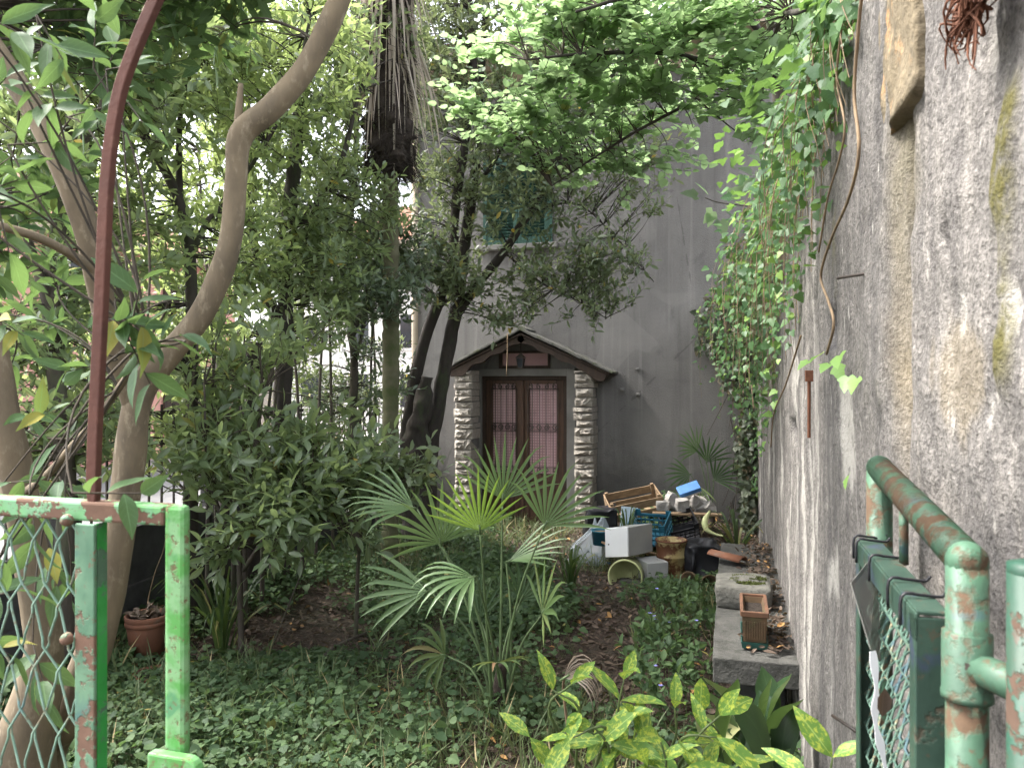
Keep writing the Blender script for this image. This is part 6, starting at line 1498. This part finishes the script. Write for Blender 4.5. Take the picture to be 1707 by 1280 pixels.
# ------------------------------------------------------------------ strap-leaved clumps
def clump(name, label, c, n, h, wmul, mat, cat, lean=0.5, tpl=None, group=None, seed=0):
    r = thing(name, label, cat, c, group); rs = np.random.default_rng(seed)
    for i in range(n):
        a = rs.random() * 6.283; ln = rs.uniform(.1, lean); H = h * rs.uniform(.55, 1.1); p0 = c + np.array([math.cos(a), math.sin(a), 0]) * 0.05 * rs.random(); dd = np.array([math.cos(a), math.sin(a), 0])
        p = crom([p0, p0 + UPV * H * .5 + dd * H * ln * .3, p0 + UPV * H * (1 - .25 * ln) + dd * H * ln, p0 + UPV * H * (1 - .6 * ln) + dd * H * ln * 1.5], 8)
        T = norm(np.gradient(p, axis=0)); s = norm(np.cross(T, dd + 0.01)); s = norm(s + 0.5 * dd * rs.normal()); up_ = np.cross(s, T)
        ww = wmul * np.array([.5, .7, .9, 1, 1, .85, .5, .04]); V = np.empty((24, 3))
        V[0::3] = p - s * ww[:, None]; V[1::3] = p - up_ * ww[:, None] * .35; V[2::3] = p + s * ww[:, None]
        F = []
        for k in range(7): F += [(3 * k, 3 * k + 1, 3 * k + 4, 3 * k + 3), (3 * k + 1, 3 * k + 2, 3 * k + 5, 3 * k + 4)]
        np_obj('leaf', V, np.array(F), mat, r, False, {'rnd': np.full(24, rs.random()), 'lx': np.tile([-1., 0, 1], 8), 'ly': np.repeat(np.linspace(0, 1, 8), 3)})
    return r
clump('strap_plant', 'upright dark strap-leaved plant right behind the fan palm', G(950, 985), 26, .38, .011, M['leaf_strap'], 'plant', .55, seed=1)
clump('strap_plant', 'dark strap-leaved plant at the foot of the fan palm stalks', G(905, 975), 20, .36, .011, M['leaf_strap'], 'plant', .6, seed=2)
clump('strap_plant', 'tuft of dark narrow leaves growing beside the blue crate', P(1046, 895, 7.4) - (0, 0, .05), 16, .34, .009, M['leaf_strap'], 'plant', .3, seed=3)
clump('strap_plant', 'clump of long dark green leaves beside the twig pot', G(372, 1090), 34, .52, .010, M['leaf_strap'], 'plant', .7, seed=4)
clump('strap_plant', 'narrow-leaved tuft in front of the rusty paint tin', G(1128, 1010), 14, .22, .006, M['leaf_strap'], 'plant', .4, seed=6)
clump('strap_plant', 'broad dark leaves in the corner under the ivy', onG(0.05, 8.0), 22, .5, .014, M['leaf_strap'], 'plant', .7, seed=7)
# aspidistra
ap_ = thing('aspidistra', 'broad-leaved dark aspidistra clump at the foot of the wall', 'plant', onG(-0.02, 3.05))
M['leaf_asp'] = leaf_mat('leaf_asp', (0.025, 0.055, 0.025), (0.06, 0.11, 0.04), (0.13, 0.22, 0.05), 0.22, 0.32, 0.25, ycol=(0.34, 0.34, 0.16), vein=0.12, spec=0.55)
rs = np.random.default_rng(5)
tipsA = [(1150, 1135), (1172, 1128), (1320, 1122), (1265, 1150), (1290, 1210), (1320, 1180), (1215, 1160), (1240, 1250), (1310, 1260), (1335, 1230), (1270, 1110), (1190, 1270), (1160, 1240), (1345, 1165), (1230, 1130), (1300, 1290), (1250, 1200), (1210, 1215), (1330, 1290), (1275, 1265), (1285, 1130), (1180, 1190), (1225, 1290), (1345, 1270)]
for i, (px, py) in enumerate(tipsA):
    tip = P(px, py, rs.uniform(2.55, 3.0)); tip[0] = min(tip[0], XW - 0.05); c0_ = np.array([0.02 + rs.uniform(-.18, .2), 3.0 + rs.uniform(-.25, .2), 0.0]); c0_[2] = gz(c0_[0], c0_[1])
    md = c0_ + (tip - c0_) * .55 + UPV * .14; p = crom([c0_, md, tip], 12); T = norm(np.gradient(p, axis=0)); s = norm(np.cross(T, UPV + .4 * rs.normal(size=3))); up_ = np.cross(s, T)
    ww = 0.055 * rs.uniform(.7, 1.1) * np.array([.06, .06, .08, .3, .65, .9, 1, .98, .85, .62, .35, .02]); V = np.empty((36, 3))
    V[0::3] = p - s * ww[:, None]; V[1::3] = p - up_ * ww[:, None] * .4; V[2::3] = p + s * ww[:, None]; F = []
    for k in range(11): F += [(3 * k, 3 * k + 1, 3 * k + 4, 3 * k + 3), (3 * k + 1, 3 * k + 2, 3 * k + 5, 3 * k + 4)]
    np_obj('leaf', V, np.array(F), M['leaf_asp'], ap_, True, {'rnd': np.full(36, rs.random()), 'lx': np.tile([-1., 0, 1], 12), 'ly': np.repeat(np.linspace(0, 1, 12), 3)})

# ------------------------------------------------------------------ speckled aucuba in the foreground
def aucuba(label, base, shoots):
    r = thing('speckled_shrub', label, 'shrub', base)
    a1, a2 = Leaves(), Leaves()
    for px, py, d, dx, dz, nl, L in shoots:
        tip = P(px, py, d); dr_ = norm(RT * dx + UPV * dz - FW * 0.12)
        m = MB(); m.tube([base, base + (tip - base) * .55 + UPV * .05 - RT * 0.04, tip - dr_ * 0.10, tip], [.007, .005, .004, .002], 6, 18); m.build('stem', M['stem_green'], r, True)
        A = norm(np.cross(dr_, FW)); B = np.cross(A, dr_)
        nl = int(nl * .85)
        for j in range(nl):
            u = j / nl; lev = (j // 2) / max(1, (nl - 1) // 2); an = (j % 2) * math.pi + (j // 2) * 1.57 + random.uniform(-.3, .3) + .4
            rad = A * math.cos(an) + B * math.sin(an); p = tip - dr_ * (0.19 * (1 - lev))
            ld = norm(dr_ * (0.15 + 0.75 * lev) + rad * (1.0 - .35 * lev) - UPV * .15 + .12 * rng.normal(size=3))
            (a1 if random.random() < .55 else a2).add(p, ld, UPV * .9 - FW * .55 + .3 * rng.normal(size=3), L * random.uniform(.85, 1.35))
    leaf_objs(a1.arrays(), L_AUC, M['leaf_aucuba'], r); leaf_objs(a2.arrays(), L_AUC2, M['leaf_aucuba'], r)
aucuba('yellow speckled aucuba shrub with pointed leaves at the bottom of the view', onG(*P(1060, 1280, 2.35)[:2]),
       [(922, 1150, 2.0, -.6, .55, 7, .105), (952, 1140, 2.05, .5, .7, 5, .085), (1040, 1132, 2.1, .15, 1, 10, .105), (985, 1205, 2.0, -.3, .5, 9, .105), (1032, 1195, 2.05, .1, .8, 7, .10), (1100, 1230, 1.95, -.1, .6, 9, .115), (1200, 1192, 2.0, .6, .7, 10, .11), (1165, 1190, 2.05, -.4, .6, 7, .10), (1195, 1228, 1.95, .3, .1, 7, .11), (1080, 1275, 1.9, -.5, .3, 7, .11), (1130, 1290, 1.85, .4, .5, 7, .11), (950, 1230, 2.0, -.8, -.1, 5, .105), (1125, 1180, 2.1, .0, .9, 5, .085)])
aucuba('small speckled aucuba shoot at the foot of the open gate', onG(*P(1385, 1280, 1.75)[:2]), [(1388, 1262, 1.6, .1, 1, 8, .095), (1350, 1300, 1.6, -.5, .6, 5, .09)])

# ------------------------------------------------------------------ ivy on the wall
iv = thing('ivy', 'ivy hanging over the top of the garden wall', 'ivy', (XW, 5.0, 2.45))
lv = Leaves(); yk = [1.9, 2.24, 2.69, 3.2, 4, 5.5, 7, 8.5, 9.9]; zk = [2.42, 2.36, 2.05, 1.80, 1.72, 1.5, 1.15, .5, .1]
def ivy_pts(n, ylo, yhi, pw, bulge):
    y = ylo + (yhi - ylo) * rng.random(n); zl = np.interp(y, yk, zk); u = rng.random(n) ** pw; z = 2.62 - (2.62 - zl) * u
    keep = fbm(y * 1.8, z * 0.9, 0, 17, 3) > -0.28 + 0.42 * u; y, z, u = y[keep], z[keep], u[keep]
    x = XW - 0.015 - bulge * (1 - u) * rng.random(len(y)) ** 1.3 - 0.05 * rng.random(len(y)); return np.stack([x, y, z], 1)
for n, a, b_, pw, bl in ((520, 2.0, 4.0, 1.8, .08), (480, 3.2, 7.0, 1.5, .14), (380, 6.0, 9.9, 1.0, .25)):
    p = ivy_pts(n, a, b_, pw, bl); k = len(p)
    lv.add(p, np.array([-.35, -.2, -.75]) + .6 * rng.normal(size=(k, 3)), np.array([-1, -.55, .45]) + .45 * rng.normal(size=(k, 3)), .032 + .028 * rng.random(k))
str_S, str_M, str_E = [], [], []
for i in range(150):
    y0 = 2.05 + 5.2 * random.random() ** 1.25; zl = float(np.interp(y0, yk, zk)); xo = random.random() ** 1.4 * min(.55, .10 + .10 * (y0 - 2))
    L = (2.5 - zl) * random.uniform(.25, 1.05) + .08; a0 = np.array([XW + .02 - xo * .5, y0, 2.56 + .12 * random.random()]); e0 = np.array([XW - .03 - xo, y0 + random.gauss(0, .16), 2.5 - L]); m0 = .5 * (a0 + e0) + np.array([-.12 * random.random() - .3 * xo, random.gauss(0, .08), .12])
    str_S.append(a0); str_M.append(m0); str_E.append(e0); kk = int(6 + L * 20); uu = np.sort(rng.random(kk))[:, None]
    p = a0 * (1 - uu) ** 2 + 2 * m0 * uu * (1 - uu) + e0 * uu ** 2
    lv.add(p + .022 * rng.normal(size=p.shape), np.array([-.35, -.25, -.7]) + .6 * rng.normal(size=p.shape), np.array([-.9, -.7, .5]) + .45 * rng.normal(size=p.shape), .026 + .034 * rng.random(kk) * (1 - .4 * uu[:, 0]))
tubes_block(np.array(str_S), np.array(str_M), np.array(str_E), np.full(len(str_S), .0022), np.full(len(str_S), .0009), M['vine'], 'strands', iv, 4, 9)
# on top of the wall and over the house corner
k = 1100; y = 2.1 + 7.8 * rng.random(k); p = np.stack([XW + .15 - .5 * rng.random(k) ** 1.5, y, 2.48 + .30 * rng.random(k) * (0.5 + 0.5 * fbm(y * 2, 2, 0, 3, 2))], 1)
lv.add(p, rng.normal(size=(k, 3)) * (1, 1, .4) + (-.4, -.2, 0), UPV + .5 * rng.normal(size=(k, 3)), .034 + .03 * rng.random(k))
emit(lv, L_IVY, M['leaf_ivy'], iv, 300, 'foliage')
# the two thick pale runners in front
for path, r_ in (([(1446, -60), (1436, 0), (1430, 60), (1424, 160), (1432, 250), (1415, 330), (1385, 400), (1368, 460), (1380, 500), (1390, 540), (1378, 590)], .0036), ([(1404, 40), (1398, 90), (1395, 140), (1408, 210), (1398, 270), (1380, 330), (1365, 420)], .0026), ([(1335, 560), (1310, 640), (1290, 690), (1285, 745)], .004), ([(1248, 560), (1245, 600), (1252, 640), (1256, 680)], .006)):
    p = [atX(a, b_, XW - 0.045 if a > 1280 else XW - .12) for a, b_ in path]; m = MB(); m.tube(p, r_, 6, 40); m.build('runner', M['vine'], iv, True)
lv = Leaves()
for px, py, s in ((1400, 590, .06), (1415, 625, .05), (1430, 628, .045), (1385, 605, .055), (1395, 608, .05), (1288, 690, .07), (1280, 700, .07), (1275, 735, .06), (1268, 720, .06), (1416, 790, .045), (1292, 668, .07), (1295, 650, .06), (1270, 750, .05), (1370, 590, .06), (1350, 600, .06)):
    p = atX(px, py, XW - .04); lv.add(p, np.array([-.3, -.4, -.5]) + .3 * rng.normal(size=3), np.array([-1, -.7, .5]) + .2 * rng.normal(size=3), s)
M['leaf_ivy_new'] = leaf_mat('leaf_ivy_new', (0.14, 0.27, 0.07), (0.2, 0.34, 0.09), (0.4, 0.6, 0.1), 0.0, 0.4, 0.4)
leaf_objs(lv.arrays(), L_IVY, M['leaf_ivy_new'], iv)
# old ivy in the house corner
ic = thing('corner_ivy', 'dull dark ivy matted in the corner of house and wall', 'ivy', onG(.1, 9.8)); lv = Leaves()
k = 2300; z = -.1 + 2.9 * rng.random(k) ** .9; wdt = .14 + .40 * sstep(1.2, 2.2, z) * (1 - sstep(2.5, 2.9, z)) + .1 * fbm(z * 3, 1.0, 0, 5, 2)
p = np.stack([XW - .02 - (wdt * 1.25) * rng.random(k) ** 1.2, YF - .04 - .55 * rng.random(k) ** 2, z], 1); kk = fbm(p[:, 0] * 3, p[:, 2] * 2.2, 0, 27, 3) > -.22; p = p[kk]; k = len(p)
lv.add(p, np.array([-.2, -.3, -.7]) + .7 * rng.normal(size=(k, 3)), np.array([-.4, -1, .4]) + .5 * rng.normal(size=(k, 3)), .05 + .05 * rng.random(k))
M['leaf_ivy_old'] = leaf_mat('leaf_ivy_old', (0.03, 0.042, 0.026), (0.065, 0.08, 0.045), (0.12, 0.15, 0.06), 0.08, 0.5, 0.25, ycol=(0.13, 0.10, 0.06))
emit(lv, L_IVY, M['leaf_ivy_old'], ic, 60, 'foliage')
n = 50; s_ = np.stack([XW - .02 - .3 * rng.random(n), np.full(n, YF - .05) - .3 * rng.random(n), 2.7 * rng.random(n)], 1); e_ = s_ + np.stack([.15 * rng.normal(size=n), .05 * rng.normal(size=n), -.5 - .5 * rng.random(n)], 1)
tubes_block(s_, .5 * (s_ + e_) + .05 * rng.normal(size=s_.shape), e_, np.full(n, .005), np.full(n, .003), M['twig'], 'vine_stems', ic, 4, 7)
# reddish dried roots hanging at the top right of the wall
b = atX(1622, -20, XW); rr_ = thing('dried_creeper', 'reddish brown dried creeper hanging on the wall at the top right', 'creeper', b)
n = 320; s_ = b + np.stack([.012 - .022 * rng.random(n), .028 * rng.normal(size=n), -.035 + .10 * rng.random(n)], 1); e_ = s_ + np.stack([-.012 * rng.random(n), .03 * rng.normal(size=n), -.03 * rng.random(n) + .02 * rng.normal(size=n)], 1)
o = tubes_block(s_, .5 * (s_ + e_) + .02 * rng.normal(size=s_.shape), e_, np.full(n, .0022), np.full(n, .001), M['rust'], 'rootlets', rr_, 4, 6)

# ------------------------------------------------------------------ ground cover, litter, grass, sticks
path = np.array([G(a, b_)[:2] for a, b_ in ((960, 890), (985, 950), (1040, 1010), (1090, 1080), (1110, 1150), (1090, 1230), (1000, 1275))] + [[-0.75, 2.2]])
def pdist(x, y):
    P_ = crom(path, 40); return np.sqrt(((np.stack([x, y], -1)[..., None, :] - P_) ** 2).sum(-1)).min(-1)
def gpts(n, x0=-4.1, x1=.30, y0=1.6, y1=9.8):
    x = x0 + (x1 - x0) * rng.random(n); y = y0 + (y1 - y0) * rng.random(n) ** 1.15; return x, y
x, y = gpts(30000); dens = 0.62 + 2.2 * fbm(x * 1.3, y * 1.1, 0, 99, 4); pd = pdist(x, y)
dens -= 1.2 * (1 - sstep(.22, .6, pd)); dens -= 0.9 * sstep(6.6, 8.2, y) * sstep(-3.2, -2.0, x); dens -= .1 * np.exp(-(((x + 3.2) / .5) ** 2 + ((y - 3.6) / .6) ** 2))
dens *= ~((x > bx0 - .02) & (y > by0) & (y < by1)); kp = rng.random(len(x)) < dens; x, y = x[kp], y[kp]
z = gz(x, y); lv = Leaves(); lv2 = Leaves(); S = []; E = []
for j in range(4):
    a = rng.random(len(x)) * 6.283; h = (.03 + .10 * rng.random(len(x))) * (.6 + 1.0 * np.clip(.5 + fbm(x * .9, y * .9, 0, 31, 3), 0, 1.2)); r_ = .03 + .05 * rng.random(len(x))
    dd = np.stack([np.cos(a), np.sin(a), np.zeros(len(x))], 1); p = np.stack([x, y, z + h], 1) + dd * r_[:, None]
    ld = dd + np.array([0, 0, -.12]) + .25 * rng.normal(size=p.shape); nn = UPV + .45 * rng.normal(size=p.shape) - .10 * FW; sz_ = (.02 + .045 * rng.random(len(x)) ** 2) * (1 + .5 * np.clip(fbm(x * 1.7, y * 1.7, 0, 414, 2), -.5, 1))
    hs_ = fbm(x * .8 + 9, y * .8, 0, 71, 2) > .08
    lv.add(p[~hs_], ld[~hs_], nn[~hs_], sz_[~hs_]); lv2.add(p[hs_], ld[hs_], nn[hs_], sz_[hs_])
    if j < 2: S.append(np.stack([x, y, z], 1)); E.append(p)
o = leaf_block(lv.arrays(), L_GL, M['leaf_ground'], 'ground_cover', None); tag(o, 'low green lobed-leaf creepers covering the garden floor', None, None, 'stuff')
o = leaf_block(lv2.arrays(), L_ROUND, M['leaf_ground'], 'nettle_patch', None); tag(o, 'patches of low round-leaved weeds among the creepers', None, None, 'stuff')
S = np.vstack(S); E = np.vstack(E); o = tubes_block(S, .5 * (S + E) + (0, 0, .02), E, np.full(len(S), .0014), np.full(len(S), .0009), M['stem_green'], 'creeper_stems', None, 3, 3); tag(o, 'thin stems of the creepers on the garden floor', None, None, 'stuff')
# taller weeds beside the bench with small blue flowers
wd_ = thing('weed_patch', 'leafy weeds with small blue flowers left of the bench', 'weeds', onG(-.35, 4.6)); tp_ = np.stack([-.55 + .42 * rng.random(60), 3.7 + 2.2 * rng.random(60), np.zeros(60)], 1); tp_[:, 2] = gz(tp_[:, 0], tp_[:, 1]) + .10 + .16 * rng.random(60)
lv = Leaves(); q_ = tp_ - UPV * .15; dirs = norm(rng.normal(size=tp_.shape) * .3 + UPV); S, E = sprays(lv, tp_, dirs, .06, 2, 8, .12, 0, .1); tubes_block(q_, .5 * (q_ + tp_), tp_, np.full(60, .003), np.full(60, .002), M['stem_green'], 'stems', wd_, 3, 4); emit(lv, L_OVAL, M['leaf_ground'], wd_, 120, 'foliage')
for i in range(14):
    p = tp_[rng.integers(60)] + np.array([.03 * rng.normal(), .03 * rng.normal(), .07]); m = MB()
    for k in range(5):
        a = k * 1.2566; m.add([p, p + np.array([.010 * math.cos(a - .5), .010 * math.sin(a - .5), .003]), p + np.array([.015 * math.cos(a), .015 * math.sin(a), .004]), p + np.array([.010 * math.cos(a + .5), .010 * math.sin(a + .5), .003])], [(0, 1, 2, 3)])
    m.build('flower', M['flower_blue'], wd_)
# leaf litter
x, y = gpts(15000); pd = pdist(x, y); kp = rng.random(len(x)) < np.clip(.62 + .7 * (1 - sstep(.1, .7, pd)) + .5 * sstep(6.5, 8, y), 0, 1); x, y = x[kp], y[kp]; n = len(x)
onb = (x > bx0 - .01) & (y > by0 + .05) & (y < by1); z = np.where(onb, BZ + .004, gz(x, y) + .006) + .012 * rng.random(n)
kp = ~onb | ((x > bx0 + .2 + .1 * rng.random(n)) & (rng.random(n) < .9)); x, y, z = x[kp], y[kp], z[kp]; n = len(x)
lv = Leaves(); lv.add(np.stack([x, y, z], 1), rng.normal(size=(n, 3)) * (1, 1, .18), UPV + .45 * rng.normal(size=(n, 3)), .028 + .045 * rng.random(n))
o = leaf_block(lv.arrays(), L_DRY, M['leaf_dry'], 'leaf_litter', None); tag(o, 'brown fallen leaves strewn over the soil and bench', None, None, 'stuff')
# bench litter
n = 500; x = bx0 + .14 + (XW - bx0 - .16) * rng.random(n) ** .7; y = by0 + .1 + (by1 - by0 - .2) * rng.random(n); lv = Leaves(); lv.add(np.stack([x, y, np.full(n, BZ + .012) + .01 * rng.random(n)], 1), rng.normal(size=(n, 3)) * (1, 1, .2), UPV + .4 * rng.normal(size=(n, 3)), .025 + .03 * rng.random(n))
o = leaf_block(lv.arrays(), L_DRY, M['leaf_dry'], 'bench_litter', None); tag(o, 'dry leaf crumbs lying on the bench along the wall', None, None, 'stuff')
# grass
x, y = gpts(7000); kp = fbm(x * .9, y * .9, 0, 203, 3) > .0; x, y = x[kp], y[kp]; lv = Leaves(); z = gz(x, y)
for j in range(3):
    n = len(x); lv.add(np.stack([x + .02 * rng.normal(size=n), y + .02 * rng.normal(size=n), z], 1), UPV + .55 * rng.normal(size=(n, 3)), rng.normal(size=(n, 3)), .10 + .14 * rng.random(n))
o = leaf_block(lv.arrays(), L_GRASS, M['leaf_grass'], 'grass', None); tag(o, 'thin grass blades scattered among the creepers', None, None, 'stuff')
# sticks
for i, (a, b_, r_, l_) in enumerate((((500, 1140), (612, 1068), .012, 'long dark stick lying on the creepers left of the fan palm'), ((700, 1195), (800, 1135), .006, 'thin stick lying at the foot of the fan palm'), ((450, 1100), (520, 915), .005, 'thin bare stick leaning up in the shade at the hedge'), ((1010, 1270), (1080, 1235), .006, 'short twig lying under the speckled shrub'), ((1120, 1160), (1170, 1105), .005, 'thin twig lying on the path near the bench'))):
    p0, p1 = G(*a) + (0, 0, .05), G(*b_) + (0, 0, .06)
    if i == 2: p1 = P(b_[0], b_[1], 4.6)
    m = MB(); m.tube([p0, .5 * (p0 + p1) + (0, 0.02, .03), p1], [r_, r_ * .9, r_ * .5], 6, 16, True, .2); tag(m.build('stick', M['bark_mid'], None, True), l_, 'stick')
